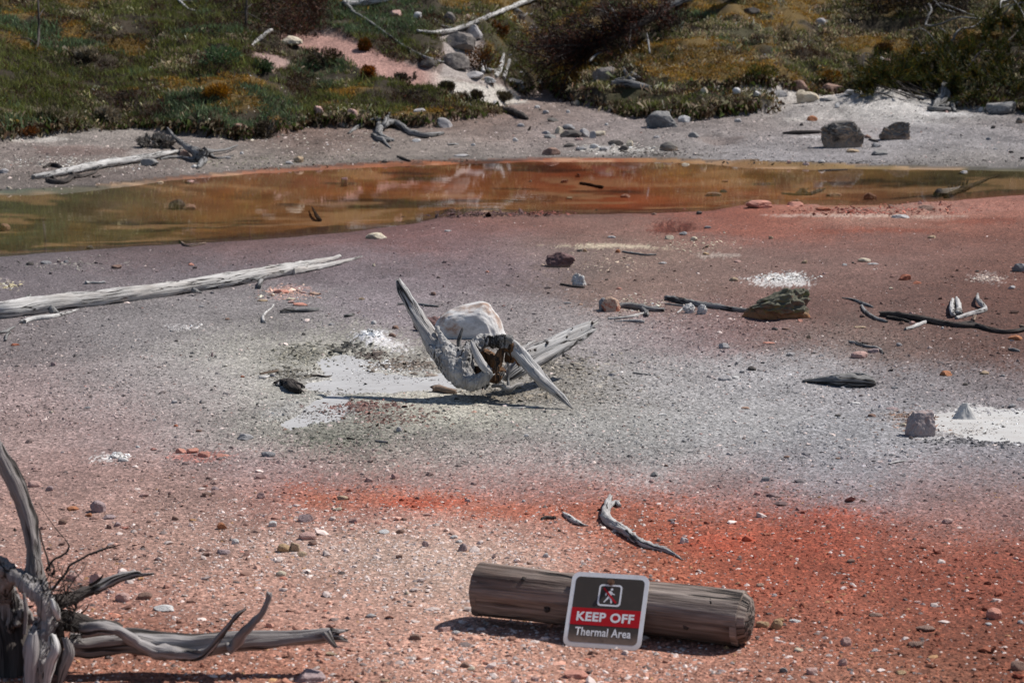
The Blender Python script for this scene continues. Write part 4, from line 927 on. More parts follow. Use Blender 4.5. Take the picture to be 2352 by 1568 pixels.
# ================================================================== ROOT MASS IN THE NEAR LEFT CORNER
Y1 = 6.72
root = empty('driftwood_root', Vector((-1.3, Y1, 0)), 'blurred tangle of grey roots rising at the near left corner', 'driftwood')
kw = dict(reg='G')
part('upright_arm', NEARW, [[(-6, 55, 30, .05), (18, 130, 46, .05), (70, 240, 56, .05), (110, 330, 58, .05), (150, 430, 54, .05), (178, 540, 54, .04), (190, 640, 50, .03), (200, 740, 50, .02), (205, 850, 60, 0), (230, 960, 75, 0)]], root, Y1, reg='G', seg=24, ridge=.16, knob=.20, jag=(.8, 0), bend=.25)
part('root_collar', NEARW, [[(-160, 700, 70, .05), (-40, 790, 60, .02), (50, 860, 58, 0), (140, 920, 64, -.02), (220, 990, 78, -.04), (280, 1080, 70, -.05), (300, 1180, 70, -.05), (250, 1290, 85, -.06), (240, 1420, 85, -.08), (225, 1620, 85, -.10)], [(60, 900, 50, 0), (20, 960, 60, .05), (60, 1060, 70, .1), (130, 1200, 90, .08)]], root, Y1, reg='G', rm=(.007, .009, 15, 26), seg=14)
part('dark_trunk', NEARD, [[(-220, 900, 120, .2), (-60, 1050, 150, .16), (40, 1250, 150, .12), (60, 1500, 150, .08), (40, 1750, 150, .05)], [(330, 1150, 60, .05), (330, 1300, 70, .06), (340, 1450, 55, .05), (320, 1600, 50, .05)]], root, Y1, reg='G', seg=18, ridge=.2)
part('split_root', PALEW, [[(330, 1270, 24, -.14), (345, 1350, 38, -.16), (318, 1440, 34, -.16), (290, 1600, 20, -.16)], [(330, 1040, 14, -.12), (350, 1100, 24, -.13), (372, 1160, 14, -.12)]], root, Y1, reg='G', seg=10)
part('split_root', NEARW, [[(410, 1280, 20, -.08), (440, 1370, 36, -.09), (410, 1460, 34, -.09), (370, 1580, 18, -.09)], [(215, 1250, 34, -.15), (205, 1380, 42, -.17), (190, 1600, 30, -.18)], [(150, 1000, 10, -.12), (165, 1120, 14, -.13), (155, 1260, 10, -.13)]], root, Y1, reg='G', seg=10)
part('lying_root', NEARW, [[(440, 1320, 66, .02), (560, 1325, 76, .03), (700, 1305, 80, .04), (850, 1300, 80, .05), (1000, 1325, 84, .05), (1200, 1335, 82, .04), (1400, 1315, 72, .04), (1600, 1300, 64, .05), (1800, 1288, 53, .06), (1980, 1274, 46, .06), (2080, 1262, 46, .06), (2140, 1262, 42, .06)]], root, Y1, reg='G', seg=30, ridge=.13, knob=.13, jag=(0, 1.1), twist=.6)
part('stub', NEARW, [[(2060, 1260, 34, .03), (2090, 1300, 22, .02), (2125, 1340, 12, .02)], [(2090, 1240, 24, .05), (2140, 1245, 16, .05)]], root, Y1, reg='G', seg=9)
part('curved_root', NEARW, [[(520, 1230, 44, -.02), (640, 1220, 40, -.04), (740, 1235, 34, -.03), (850, 1305, 38, -.02), (960, 1360, 42, -.015), (1080, 1378, 42, -.015), (1200, 1390, 38, -.02), (1285, 1388, 32, -.04), (1345, 1330, 24, -.05), (1400, 1260, 20, -.05), (1455, 1190, 17, -.05), (1500, 1135, 15, -.05), (1552, 1098, 8, -.04)]], root, Y1, reg='G', seg=16, ridge=.22, knob=.26, jag=(0, .8))
part('dark_root', NEARD, [[(330, 1140, 60, .08), (450, 1180, 56, .08), (560, 1205, 48, .08), (680, 1215, 40, .07), (760, 1225, 30, .06)]], root, Y1, reg='G', seg=12, ridge=.2)
part('spur', NEARW, [[(1440, 1350, 36, .0), (1480, 1330, 34, -.0), (1530, 1265, 30, -.02), (1590, 1200, 26, -.03), (1640, 1150, 22, -.03), (1675, 1090, 18, -.03), (1700, 1030, 17, -.03), (1700, 1000, 16, -.03)]], root, Y1, reg='G', seg=14, ridge=.22, knob=.28, jag=(0, .5))
part('side_root', NEARW, [[(590, 985, 36, .12), (650, 950, 36, .13), (720, 915, 33, .14), (800, 890, 30, .15), (870, 878, 25, .15), (900, 884, 13, .15), (972, 875, 7, .15)]], root, Y1, reg='G', seg=14, ridge=.22, knob=.25, jag=(0, .5))
part('dark_root', NEARD, [[(340, 1060, 50, .08), (440, 1040, 46, .1), (530, 1000, 42, .12), (610, 975, 38, .13)]], root, Y1, reg='G', seg=12, ridge=.25)
for tw in ([(330, 980, 11), (400, 890, 9), (450, 820, 8), (530, 775, 7), (620, 735, 8), (700, 712, 6), (762, 695, 4)], [(290, 860, 9), (340, 790, 8), (400, 760, 8), (435, 712, 7), (410, 660, 4), (350, 590, 3), (290, 500, 2.5), (240, 430, 2)],
           [(320, 860, 9), (295, 770, 7), (270, 690, 6), (248, 590, 5)], [(320, 900, 8), (340, 840, 6), (310, 800, 5)], [(480, 1090, 9), (450, 1020, 7), (425, 985, 5)], [(500, 1140, 7), (540, 1100, 5), (560, 1065, 3)], [(420, 1090, 6), (470, 1100, 5), (490, 1070, 3)], [(100, 600, 14), (88, 605, 6)], [(560, 950, 10), (620, 920, 12), (650, 880, 5)]):
    part('twig', NEARD, [[(a, b_, c_, .1) for a, b_, c_ in tw]], root, Y1, reg='G', seg=6, bend=.6)
fz = MB(); rr = np.random.default_rng(5)
for k in range(150):
    x0, y0 = rr.uniform(230, 480), rr.uniform(860, 1300); a = rr.uniform(-1.9, .9); L_ = rr.uniform(40, 150)
    pts = [(x0, y0, rr.uniform(2, 6), rr.uniform(-.08, .1)), (x0 + L_ * .5 * math.cos(a) + rr.uniform(-20, 20), y0 + L_ * .5 * math.sin(a), 3, rr.uniform(-.1, .1)), (x0 + L_ * math.cos(a), y0 + L_ * math.sin(a) + rr.uniform(-20, 20), 1.2, rr.uniform(-.1, .1))]
    P, Rr = al('G', pts, Y1); limb(fz, P, Rr, seg=4, n=6, seed=nseed())
tag(fz.build('rootlets', NEARD, root), kind='stuff')

# ================================================================== LOGS AND STICKS ON THE FLAT
P, Rr = gl('D', [(-420, 640, 66), (-100, 600, 65), (60, 588, 64), (300, 556, 62), (600, 520, 55), (900, 482, 54), (1200, 443, 52), (1500, 398, 50), (1750, 352, 49), (1950, 318, 44), (2080, 300, 38)], .8)
root = empty('fallen_log', P[0] - Vector((0, 0, Rr[0])), 'long bleached grey log with forked splintered tip lying at left', 'log')
mb = MB(); limb(mb, P, Rr, seed=nseed(), seg=30, n=110, ridge=.10, knob=.05, jag=(.1, .8), twist=3.5); mb.build('trunk', LOGW, root)
for pts, nm in (([(2000, 300, 34), (2150, 268, 24), (2260, 246, 18), (2330, 222, 13)], 'split_end'), ([(2000, 325, 32), (2120, 308, 24), (2250, 284, 20), (2352, 262, 15), (2430, 240, 9), (2486, 222, 5)], 'split_end'),
                ([(180, 520, 22), (195, 500, 16), (208, 488, 8)], 'knot'), ([(350, 585, 28), (380, 600, 16), (405, 610, 8)], 'knot'), ([(1330, 455, 20), (1360, 465, 10), (1385, 474, 5)], 'knot'), ([(1815, 330, 22), (1825, 315, 12)], 'knot'), ([(1172, 425, 16), (1190, 408, 8)], 'knot')):
    P2, R2 = gl('D', pts, .75 if nm == 'split_end' else 1.8); m2 = MB(); limb(m2, P2, R2, seed=nseed(), seg=12, jag=(0, .8)); m2.build(nm, LOGW if nm != 'knot' else GREYW, root)
G1 = 'driftwood sticks on the flat'
def W(reg, pts, mat, label, cat='stick', name='driftwood_stick', group=G1, **kw):
    return stick(name, reg, pts, mat, label, cat, group, **kw)
W('D', [(1782, 430, 14), (1785, 405, 16), (1800, 385, 13), (1795, 368, 8)], GREYW, 'short broken grey chunk leaning against the middle of the long log', lift=1.2)
W('D', [(160, 672, 16), (230, 650, 18), (340, 638, 17), (430, 618, 14), (500, 600, 9), (540, 586, 5)], PALEW, 'pale flat splinter lying just below the left part of the long log', jag=(1.5, .5))
W('D', [(588, 402, 15), (620, 402, 10), (680, 404, 9), (722, 398, 12)], PALEW, 'small bone-like pale stick behind the long log', seg=8)
W('D', [(-10, 748, 12), (40, 738, 12), (75, 718, 9), (105, 705, 5)], GREYW, 'short grey root at the left edge under the long log', extra=[[(38, 800, 8), (45, 765, 10), (68, 742, 7)]])
W('D', [(1880, 553, 5), (1862, 580, 6), (1835, 600, 8), (1810, 628, 10), (1806, 655, 11), (1818, 672, 13)], PALEW, 'thin pale curved twig just left of the dark stick', seg=7)
W('D', [(1925, 604, 12), (1965, 596, 20), (2040, 594, 18), (2120, 592, 18), (2190, 586, 12)], GREYW, 'straight dark grey stick below the pink rubble patch')
W('D', [(1233, 112, 7), (1258, 135, 8), (1290, 150, 9), (1340, 145, 9), (1410, 132, 7)], TANW, 'bent brown stick near the shore of the pond at left', seg=7)
W('E', [(378, 550, 8), (450, 550, 9), (530, 552, 9), (600, 560, 10), (658, 566, 8)], GREYW, 'thin grey stick behind the raised arm of the big root', seg=7, extra=[[(556, 556, 5), (562, 574, 3)]])
W('E', [(1880, 560, 22), (1960, 560, 22), (2050, 574, 24), (2120, 586, 20), (2210, 590, 17)], GREYW, 'grey stick resting behind the orange-red stone with a forked end', extra=[[(2050, 580, 16), (2085, 600, 15), (2092, 630, 14)], [(2100, 575, 8), (2170, 568, 6)]])
W('E', [(1826, 650, 8), (1900, 645, 11), (1990, 634, 11), (2065, 614, 10), (2095, 622, 10)], PALEW, 'pale thin stick in front of the forked grey stick', seg=8)
W('E', [(1870, 668, 4), (1960, 665, 8), (2040, 668, 12), (2076, 672, 10)], SILVER, 'short tapering pale stick nearest below the orange-red stone', seg=8)
W('E', [(1500, 413, 8), (1560, 424, 9), (1620, 432, 9), (1660, 434, 8)], DARKW, 'thin dark stick at the foot of the white knobbly wood', seg=7)
W('E', [(1925, 190, 7), (2000, 202, 8), (2080, 212, 8), (2156, 210, 6)], GREYW, 'thin grey stick below the pale crust streak', seg=7)
W('E', [(1142, 1264, 4), (1220, 1262, 6), (1300, 1256, 5), (1378, 1252, 3)], PALEW, 'thin white twig on the gravel in front of the big root', seg=6)
W('E', [(1985, 1098, 5), (2010, 1084, 6), (2036, 1068, 4)], PALEW, 'tiny pale splinter right of the big root', seg=6)
W('E', [(1995, 1022, 6), (2060, 1030, 7), (2120, 1036, 5)], GREYW, 'small flat grey stick on gravel right of the big root', seg=6)
W('E', [(30, 1470, 8), (88, 1478, 6)], DARKW, 'tiny dark stick below the mud pool', seg=6)
W('E', [(228, 1488, 9), (310, 1502, 9)], GREYW, 'small dark stick in front of the mud pool', seg=7)
W('E', [(615, 1135, 22), (660, 1128, 30), (720, 1142, 26), (780, 1150, 18)], TANW, 'stubby pinkish root piece left of the big root knot', seg=12)
W('E', [(10, 632, 10), (45, 630, 12), (78, 622, 8)], GREYW, 'short grey chip behind the mud mound', seg=7)
W('E', [(2225, 506, 18), (2300, 520, 22), (2420, 546, 22), (2560, 566, 20), (2700, 588, 18), (2810, 598, 16)], GREYW, 'long grey stick running to the lichen covered rock', extra=[[(2220, 548, 6), (2290, 556, 7), (2400, 572, 6)]])
W('E', [(2300, 610, 5), (2330, 588, 8), (2352, 570, 7)], PALEW, 'tiny pale prong under the long grey stick', seg=6)
W('F', [(1105, 508, 4), (1160, 516, 7), (1210, 530, 10), (1255, 548, 12), (1290, 562, 10), (1316, 573, 5)], GREYW, 'small wavy grey twig above the curved stick at right', seg=8)
W('F', [(1238, 560, 9), (1252, 590, 12), (1290, 622, 13), (1335, 648, 13), (1380, 662, 12), (1410, 672, 9)], GREYW, 'curved grey stick left of the long dark stick')
W('F', [(1362, 618, 20), (1440, 622, 26), (1560, 642, 24), (1700, 664, 24), (1820, 686, 22), (1940, 698, 20), (2030, 700, 20), (2110, 722, 18), (2200, 740, 16), (2290, 738, 16), (2352, 724, 18), (2480, 720, 15)], DARKW, 'long dark grey wavy stick reaching the right edge', seg=14, extra=[[(1410, 640, 14), (1480, 652, 14), (1570, 672, 9)], [(1880, 690, 10), (1980, 678, 12), (2060, 700, 12)]])
W('F', [(1535, 722, 12), (1580, 712, 13), (1630, 690, 15), (1678, 672, 12)], PALEW, 'pale splintered chunk against the long dark stick', jag=(.5, 1.2))
W('F', [(1862, 620, 18), (1856, 580, 18), (1858, 545, 15), (1862, 515, 9)], PALEW, 'pale upright split stub left of the elbow shaped stick', name='driftwood_stub', lift=1.6, extra=[[(1900, 610, 20), (1905, 570, 20), (1895, 530, 16), (1888, 505, 9)]], jag=(0, 1.5))
W('F', [(1885, 648, 12), (1940, 632, 15), (2000, 614, 17), (2060, 598, 18), (2085, 582, 18), (2062, 552, 19, .6), (2036, 525, 16, 1.6), (2032, 500, 11, 2.8), (2034, 478, 5, 3.6)], SILVER, 'elbow shaped silver root with one end raised at right', seg=12)
W('F', [(2005, 665, 12), (2012, 640, 15), (2022, 628, 8)], TANW, 'small tan knob under the elbow shaped root', seg=8)
W('F', [(1155, 808, 10), (1215, 824, 12), (1275, 842, 10), (1330, 848, 9), (1362, 862, 10), (1385, 890, 8)], GREYW, 'thin grey forked twig above the cream pink stone', seg=8, extra=[[(1230, 820, 5), (1200, 806, 4), (1185, 800, 2)]])
W('F', [(2250, 860, 11), (2290, 866, 13), (2322, 872, 9)], GREYW, 'small grey chip near the right edge', seg=8)
W('F', [(2330, 700, 12), (2400, 720, 12)], TANW, 'short pale stick end at the right edge', seg=8)
# weathered bark slab, layered
root = empty('bark_slab', hit(*rp('F', 1080, 1105)), 'dark grey weathered slab of split wood lying on the grey gravel', 'driftwood', None)
for pts, fl in (([(832, 1080, 10), (900, 1076, 24), (1000, 1076, 38), (1100, 1080, 48), (1200, 1084, 50), (1290, 1090, 38), (1322, 1094, 20)], .5), ([(930, 1060, 8), (1040, 1048, 15), (1150, 1040, 20), (1240, 1046, 20), (1300, 1062, 10)], .5), ([(1120, 1030, 6), (1200, 1028, 12), (1270, 1040, 12), (1320, 1075, 8)], .5)):
    P2, R2 = gl('F', pts, .7); m2 = MB(); limb(m2, P2, R2, seed=nseed(), seg=16, ridge=.32, flat=.9, flatdir=(0, .3, 1), jag=(.5, 1.0)); m2.build('wood_layer', GREYW, root)
# charred chunk by the mud pool
root = empty('charred_wood', hit(*rp('D', 1990, 1150)), 'blackened crumbling wood chunk at the left rim of the mud pool', 'driftwood')
for pts, mt in (([(1890, 1098, 14), (1935, 1085, 24), (1985, 1100, 34), (2030, 1130, 34), (2062, 1150, 18)], DARKW), ([(1955, 1068, 10), (2010, 1085, 18), (2060, 1105, 16), (2090, 1120, 8)], DARKW), ([(1905, 1105, 14), (1925, 1095, 14)], PALEW)):
    P2, R2 = gl('D', pts, .8); m2 = MB(); limb(m2, P2, R2, seed=nseed(), seg=12, ridge=.35, jag=(.8, 1.2)); m2.build('wood_layer', mt, root)
W('D', [(1785, 1028, 7), (1850, 1018, 9), (1912, 1008, 7)], TANW, 'thin tan stick left of the charred chunk', seg=7)
W('D', [(2090, 1045, 7), (2180, 1040, 8), (2240, 1048, 7), (2300, 1042, 9)], DARKW, 'thin reddish black stick across the mud pool edge', seg=7)
W('D', [(1778, 1055, 10), (1820, 1052, 12), (1845, 1046, 8)], PALEW, 'short pale chip left of the charred chunk', seg=7)
# branch in the red crust
W('H', [(1838, 290, 16), (1822, 340, 26), (1806, 395, 30), (1815, 440, 34), (1870, 480, 30), (1940, 525, 32), (2010, 580, 26), (2080, 615, 26), (2150, 635, 22), (2230, 658, 16), (2290, 688, 9), (2338, 722, 4)], SILVER, 'bent weathered branch lying on red crust above the warning log', seg=18, ridge=.2, knob=.16, jag=(1, .3),
  extra=[[(1815, 380, 20), (1840, 345, 20), (1880, 325, 20), (1905, 350, 16)], [(1870, 490, 18), (1880, 520, 10)], [(1970, 530, 12), (1998, 510, 6)], [(2055, 600, 12), (2062, 575, 6)]])
W('H', [(1515, 398, 8), (1555, 425, 18), (1600, 456, 18), (1645, 478, 12), (1690, 486, 4)], PALEW, 'short white splinter left of the bent branch', seg=10, jag=(1, .6))
W('H', [(1365, 440, 8), (1410, 430, 14), (1465, 436, 10)], DARKW, 'small dark bark chip left of the white splinter', seg=8, ridge=.3)
W('I', [(1425, 60, 8), (1470, 48, 12), (1535, 38, 8)], PALEW, 'small white wood chip on grey gravel at right', seg=8, flat=.4, flatdir=(0, 0, 1))
W('I', [(1340, 1385, 4), (1440, 1372, 5), (1535, 1368, 3)], TANW, 'thin tan grass stalk on the red gravel lower right', seg=5)
# white knobbly dead wood
for reg, x, yb, w_, h_, lb in (('E', 1625, 425, 105, 92, 'white knobbly lump of dead wood below the brown boulder'), ('F', 50, 614, 90, 72, 'white crumbly wood lump left of the lichen rock'), ('F', 142, 622, 76, 74, 'second white crumbly wood lump nearest the lichen rock')):
    rock(reg, x, yb, w_, h_, 'white', lb, 'driftwood_lump', 'driftwood', None, cuts=3, rough=.12, pitted=.45, sub=4, depth=.7)
rock('F', 1895, 640, 95, 60, 'char', 'dark crumbling wood at the foot of the split stub', 'driftwood_lump', 'driftwood', None, cuts=3, pitted=.4, sub=3)
# mud cone
def cone(V):
    V = V.copy(); h = np.clip(V[:, 2], 0, 1); rn = np.hypot(V[:, 0], V[:, 1]) + 1e-6; rd = np.where(V[:, 2] > 0, 1 - .82 * h ** .85, 1.0 + .0 * h) * np.minimum(1, rn * 4)
    rd = rd * (1 + .16 * vn3(V[:, 0] * 3, V[:, 1] * 3, V[:, 2] * 3, 4)); return np.column_stack([V[:, 0] / rn * rd - .05 * h, V[:, 1] / rn * rd, np.maximum(V[:, 2], -.1) * (1 + .12 * vn3(V[:, 0] * 5, V[:, 1] * 5, V[:, 2] * 2, 6))])
m_ = WHITEMUD; ROCK['mudcone'] = m_
rock('F', 1965, 1362, 225, 152, 'mudcone', 'small pale grey mud cone standing in the white mud pool', 'mud_cone', 'mud cone', None, cuts=2, rough=.10, sub=4, shape=cone, depth=.9)
# ================================================================== STONES ON THE FLAT
GF, GB, GP, GR = 'stones on the flat', 'stones on the far bank', 'stones in the pond', 'stones in the foreground'
rock('E', 880, 786, 535, 262, 'bigwhite', 'large white and pink boulder behind the big driftwood root', 'boulder', 'boulder', None, cuts=9, sub=5, rough=.05, depth=.6, keep=.58, pitted=.03, shape=lambda V: boxy(V, .68, -.13, .24))
rock('E', 590, 740, 215, 112, 'maroon', 'low reddish brown rock touching the left of the white boulder', 'boulder', 'boulder', None, cuts=7, sub=4, rough=.12)
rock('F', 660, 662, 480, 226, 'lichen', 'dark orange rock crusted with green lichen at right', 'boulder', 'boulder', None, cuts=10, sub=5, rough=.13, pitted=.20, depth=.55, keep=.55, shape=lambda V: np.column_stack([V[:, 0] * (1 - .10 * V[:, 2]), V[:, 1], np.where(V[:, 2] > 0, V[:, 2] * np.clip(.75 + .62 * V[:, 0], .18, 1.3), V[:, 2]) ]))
rock('E', 1500, 300, 210, 112, 'maroon', 'dark maroon boulder standing alone behind the big root', 'boulder', 'boulder', None, cuts=10, sub=4, rough=.09)
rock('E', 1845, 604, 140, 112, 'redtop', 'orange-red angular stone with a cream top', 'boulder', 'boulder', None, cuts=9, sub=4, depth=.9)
rock('E', 1790, 596, 60, 92, 'grey', 'grey rounded stone tucked behind the orange-red stone', group=GF, cuts=3, depth=1.2)
rock('F', 1645, 1462, 210, 190, 'speck', 'speckled purple-grey boulder beside the white mud pool', 'boulder', 'boulder', None, cuts=12, sub=5, rough=.09, depth=.7, keep=.60, shape=lambda V: boxy(V, .85, -.05, .12))
for a in [
 ('E', 230, 103, 150, 48, 'cream', 'long cream stone with two humps near the pond', 5), ('D', 617, 174, 52, 28, 'grey', 'grey stone at the left shore of the pond', 6), ('D', 797, 308, 74, 28, 'brown', 'brown flat stone behind the long log'),
 ('D', 1312, 288, 42, 20, 'salmon', 'small orange chip behind the middle of the long log'), ('D', 200, 284, 60, 26, 'dark', 'dark stone far left behind the long log'), ('D', 312, 276, 80, 24, 'grey', 'pair-sized grey stone right of the dark one at far left'), ('D', 450, 268, 34, 22, 'grey', 'small upright grey stone at far left behind the log'),
 ('D', 1196, 1232, 44, 22, 'pale', 'lone pale stone in the pink grey gravel at left'), ('D', 1685, 1478, 112, 44, 'pale', 'lumpy pale grey stone below the mud pool'), ('D', 1456, 912, 20, 30, 'purple', 'tiny upright purple stone on the grey crust'), ('D', 1870, 1050, 44, 24, 'grey', 'rounded grey stone by the charred chunk'),
 ('D', 100, 838, 60, 18, 'red', 'red chips under the left root piece'), ('D', 365, 975, 42, 28, 'purple', 'small purple flake at left'), ('D', 2085, 764, 30, 18, 'dark', 'small dark stone behind the mud mound'), ('D', 1665, 1055, 30, 14, 'red', 'tiny red stone left of the mud pool'),
 ('D', 2275, 698, 44, 20, 'pale', 'small pale stone left of the raised root arm'), ('D', 1560, 660, 34, 16, 'brown', 'small brown stone left of the curved twig'), ('D', 1385, 570, 40, 14, 'pale', 'pale flake below the long log'), ('D', 1210, 808, 32, 14, 'dark', 'tiny dark stone in the middle of the left flat'),
 ('D', 350, 1300, 36, 18, 'cream', 'small cream stone at lower left flat'), ('D', 600, 1268, 46, 16, 'grey', 'flat grey stone at lower left flat'), ('D', 1208, 1392, 36, 18, 'red', 'small dark red stone at lower left flat'), ('D', 1365, 1428, 44, 18, 'brown', 'small brown stone near the lumpy pale one'), ('D', 1060, 1352, 26, 16, 'white', 'tiny white stone at lower left flat'),
 ('D', 1930, 478, 110, 30, 'salmon', 'pink block at the top left of the rubble patch'), ('D', 2000, 524, 70, 18, 'cream', 'cream slab in the middle of the rubble patch'), ('D', 1800, 534, 80, 18, 'tan', 'tan flake left of the rubble patch'), ('D', 2060, 562, 110, 22, 'salmon', 'pink flat flake at the bottom of the rubble patch'), ('D', 2160, 488, 90, 20, 'redtop', 'red flake at the right end of the rubble patch'), ('D', 2000, 545, 50, 18, 'pink', 'small pink piece in the rubble patch'), ('D', 2080, 478, 46, 14, 'pink', 'pinkish piece at the top of the rubble patch'),
 ('E', 2247, 108, 62, 30, 'cream', 'cream stone below the dark red pit'), ('E', 1850, 98, 60, 16, 'pale', 'flat pale stone left of the red pit'), ('E', 725, 54, 52, 13, 'pale', 'flat pale chip near the pond above the big root'), ('E', 1665, 192, 30, 22, 'yellow', 'small yellow stone on the pale crust streak'), ('E', 1892, 198, 36, 24, 'orange', 'small orange brown stone on the pale crust streak'), ('E', 1630, 190, 40, 18, 'dark', 'small dark stone beside the yellow one'),
 ('E', 365, 722, 52, 26, 'brown', 'small brown stone left of the reddish rock'), ('E', 340, 776, 56, 28, 'brown', 'small curled brown clod above the mud mound'), ('E', 215, 688, 38, 26, 'white', 'small white stone left of the reddish rock'), ('E', 625, 490, 36, 22, 'brown', 'small brown stone in a hollow behind the raised arm'), ('E', 215, 292, 24, 22, 'cream', 'tiny pointed cream stone behind the raised arm'), ('E', 130, 522, 46, 18, 'tan', 'small tan stone left of the raised arm'), ('E', 995, 335, 24, 14, 'salmon', 'tiny pink stone between the hollows'),
 ('E', 388, 1430, 46, 40, 'pale', 'small pale grey stone in front of the mud pool'), ('E', 1550, 548, 60, 14, 'grey', 'flat grey chip left of the orange-red stone'), ('E', 1635, 558, 36, 14, 'redtop', 'small red chip left of the orange-red stone'), ('E', 1900, 450, 40, 16, 'salmon', 'tiny salmon chip right of the white knobbly wood'), ('E', 2200, 275, 60, 16, 'pale', 'flat pale chip above the forked stick'), ('E', 1855, 1045, 50, 22, 'pale', 'pale stone on gravel right of the big root'), ('E', 1520, 915, 24, 26, 'dark', 'tiny dark stone behind the wood slab'), ('E', 2200, 1315, 60, 16, 'white', 'flat white stone in the middle right gravel'), ('E', 1850, 1480, 40, 16, 'pale', 'small pale stone on the lower middle gravel'), ('E', 1265, 1462, 34, 22, 'white', 'small white stone below the big root'), ('E', 2015, 925, 22, 14, 'pale', 'tiny pale stone right of the big root'),
 ('F', 1535, 388, 90, 44, 'red', 'red stone with pale side in the maroon crust'), ('F', 1620, 412, 64, 20, 'red', 'flat red stone right of the red one with pale side'), ('F', 845, 273, 44, 26, 'tan', 'small brown stone above the lichen rock'), ('F', 360, 394, 66, 30, 'tan', 'tan rounded stone above the long grey stick'), ('F', 1258, 262, 90, 30, 'cream', 'cream flat stone in the upper right crust', 6), ('F', 1320, 280, 80, 14, 'pale', 'thin pale flake beside the cream flat stone'), ('F', 1120, 286, 36, 16, 'white', 'tiny white chip upper right'), ('F', 1178, 272, 22, 14, 'dark', 'tiny dark chip upper right'),
 ('F', 1720, 98, 62, 20, 'tan', 'tan flat stone near the top of the red crust'), ('F', 2330, 328, 110, 62, 'grey', 'grey boulder cut by the right edge'), ('F', 295, 858, 80, 42, 'pale', 'pale grey stone on the grey gravel below the white wood lumps'), ('F', 750, 908, 72, 30, 'pale', 'flat pale stone with dark foot on grey gravel'), ('F', 1225, 922, 120, 50, 'pink', 'cream pink stone under the forked twig'), ('F', 1320, 886, 82, 34, 'purple', 'brown-purple stone behind the cream pink stone'),
 ('F', 872, 788, 34, 26, 'tan', 'tiny tan stone under the lichen rock'), ('F', 486, 1008, 60, 34, 'dark', 'small dark crumpled stone at right of centre'), ('F', 415, 1024, 38, 20, 'grey', 'small grey stone beside the dark crumpled one'), ('F', 300, 1076, 100, 42, 'pale', 'crumbly pale lump on grey gravel'), ('F', 370, 1064, 60, 24, 'white', 'white crumbly bit right of the crumbly pale lump'), ('F', 600, 824, 88, 14, 'salmon', 'flat salmon flake on the grey gravel'), ('F', 1495, 840, 42, 26, 'pale', 'pale stone under the long dark stick'), ('F', 1820, 1044, 90, 40, 'orange', 'orange brown wedge shaped stone at right'),
 ('F', 2080, 1034, 70, 26, 'tan', 'tan flat stone right of the orange wedge'), ('F', 2205, 1048, 46, 16, 'grey', 'small grey stone far right'), ('F', 2295, 798, 100, 38, 'orange', 'orange brown stone beneath the end of the long dark stick'), ('F', 815, 672, 36, 20, 'salmon', 'tiny salmon stone at the foot of the lichen rock'), ('F', 1515, 690, 44, 24, 'brown', 'small brown stone beside the long dark stick'), ('F', 1585, 688, 46, 22, 'pink', 'small pink stone beside the long dark stick'), ('F', 1578, 628, 50, 24, 'pink', 'pinkish stone behind the long dark stick'), ('F', 1793, 722, 22, 18, 'white', 'tiny white stone in front of the long dark stick'),
 ('F', 640, 730, 50, 20, 'dark', 'small dark clod under the lichen rock'), ('F', 720, 728, 60, 16, 'brown', 'brown crumbs under the lichen rock'), ('F', 1230, 716, 90, 16, 'tan', 'tan chips in the red brown crust'), ('F', 960, 1160 - 250, 34, 16, 'pale', 'small pale stone near the cream pink stone'), ('F', 2275, 1258, 54, 24, 'pale', 'pale stone behind the mud cone'), ('F', 2330, 1215, 60, 26, 'pale', 'pale flake near the right edge behind the mud cone'), ('F', 1310, 1325, 60, 24, 'brown', 'brown crumbly stone left of the speckled boulder'), ('F', 1450, 1275, 90, 18, 'purple', 'flat purple flakes behind the speckled boulder'), ('F', 440, 1270, 60, 18, 'redtop', 'small red flake on the pale gravel'), ('F', 1520, 1390, 50, 24, 'cream', 'cream flake touching the left foot of the speckled boulder'),
 ('F', 1950, 1108, 44, 18, 'dark', 'small dark stone right of the bark slab'), ('F', 1465, 1132, 50, 18, 'grey', 'small grey stone right of the bark slab'), ('F', 1730, 1112, 44, 14, 'pale', 'small pale flake right of the bark slab'), ('F', 1200, 1236, 80, 12, 'white', 'thin white flake below the bark slab'), ('F', 1075, 1322, 44, 18, 'dark', 'small dark stone below the bark slab'), ('F', 1440, 448, 34, 14, 'cream', 'tiny cream stone above the curved stick'), ('F', 2030, 330, 30, 14, 'dark', 'tiny dark stone near the right pale streak'), ('F', 2270, 446, 52, 24, 'pale', 'small pale stone far right below the pale streak'), ('F', 985, 348, 34, 16, 'pink', 'tiny pink stone right of the white crumbs'), ('F', 385, 265, 50, 18, 'pink', 'small pinkish stone above the tan rounded stone'), ('F', 170, 212, 50, 18, 'yellow', 'small yellowish stone upper middle right'), ('F', 85, 116, 50, 30, 'cream', 'cream stone on the pale patch near the pit'), ('F', 10, 78, 60, 26, 'grey', 'grey stone at the rim of the red pit'), ('F', 180, 32, 50, 18, 'grey', 'grey flat stone right of the red pit'), ('F', 615, 105, 36, 22, 'tan', 'small tan stone on the upper red crust'),
 ]:
    rock(*a[:7], group=GF, cuts=a[7] if len(a) > 7 else 9)
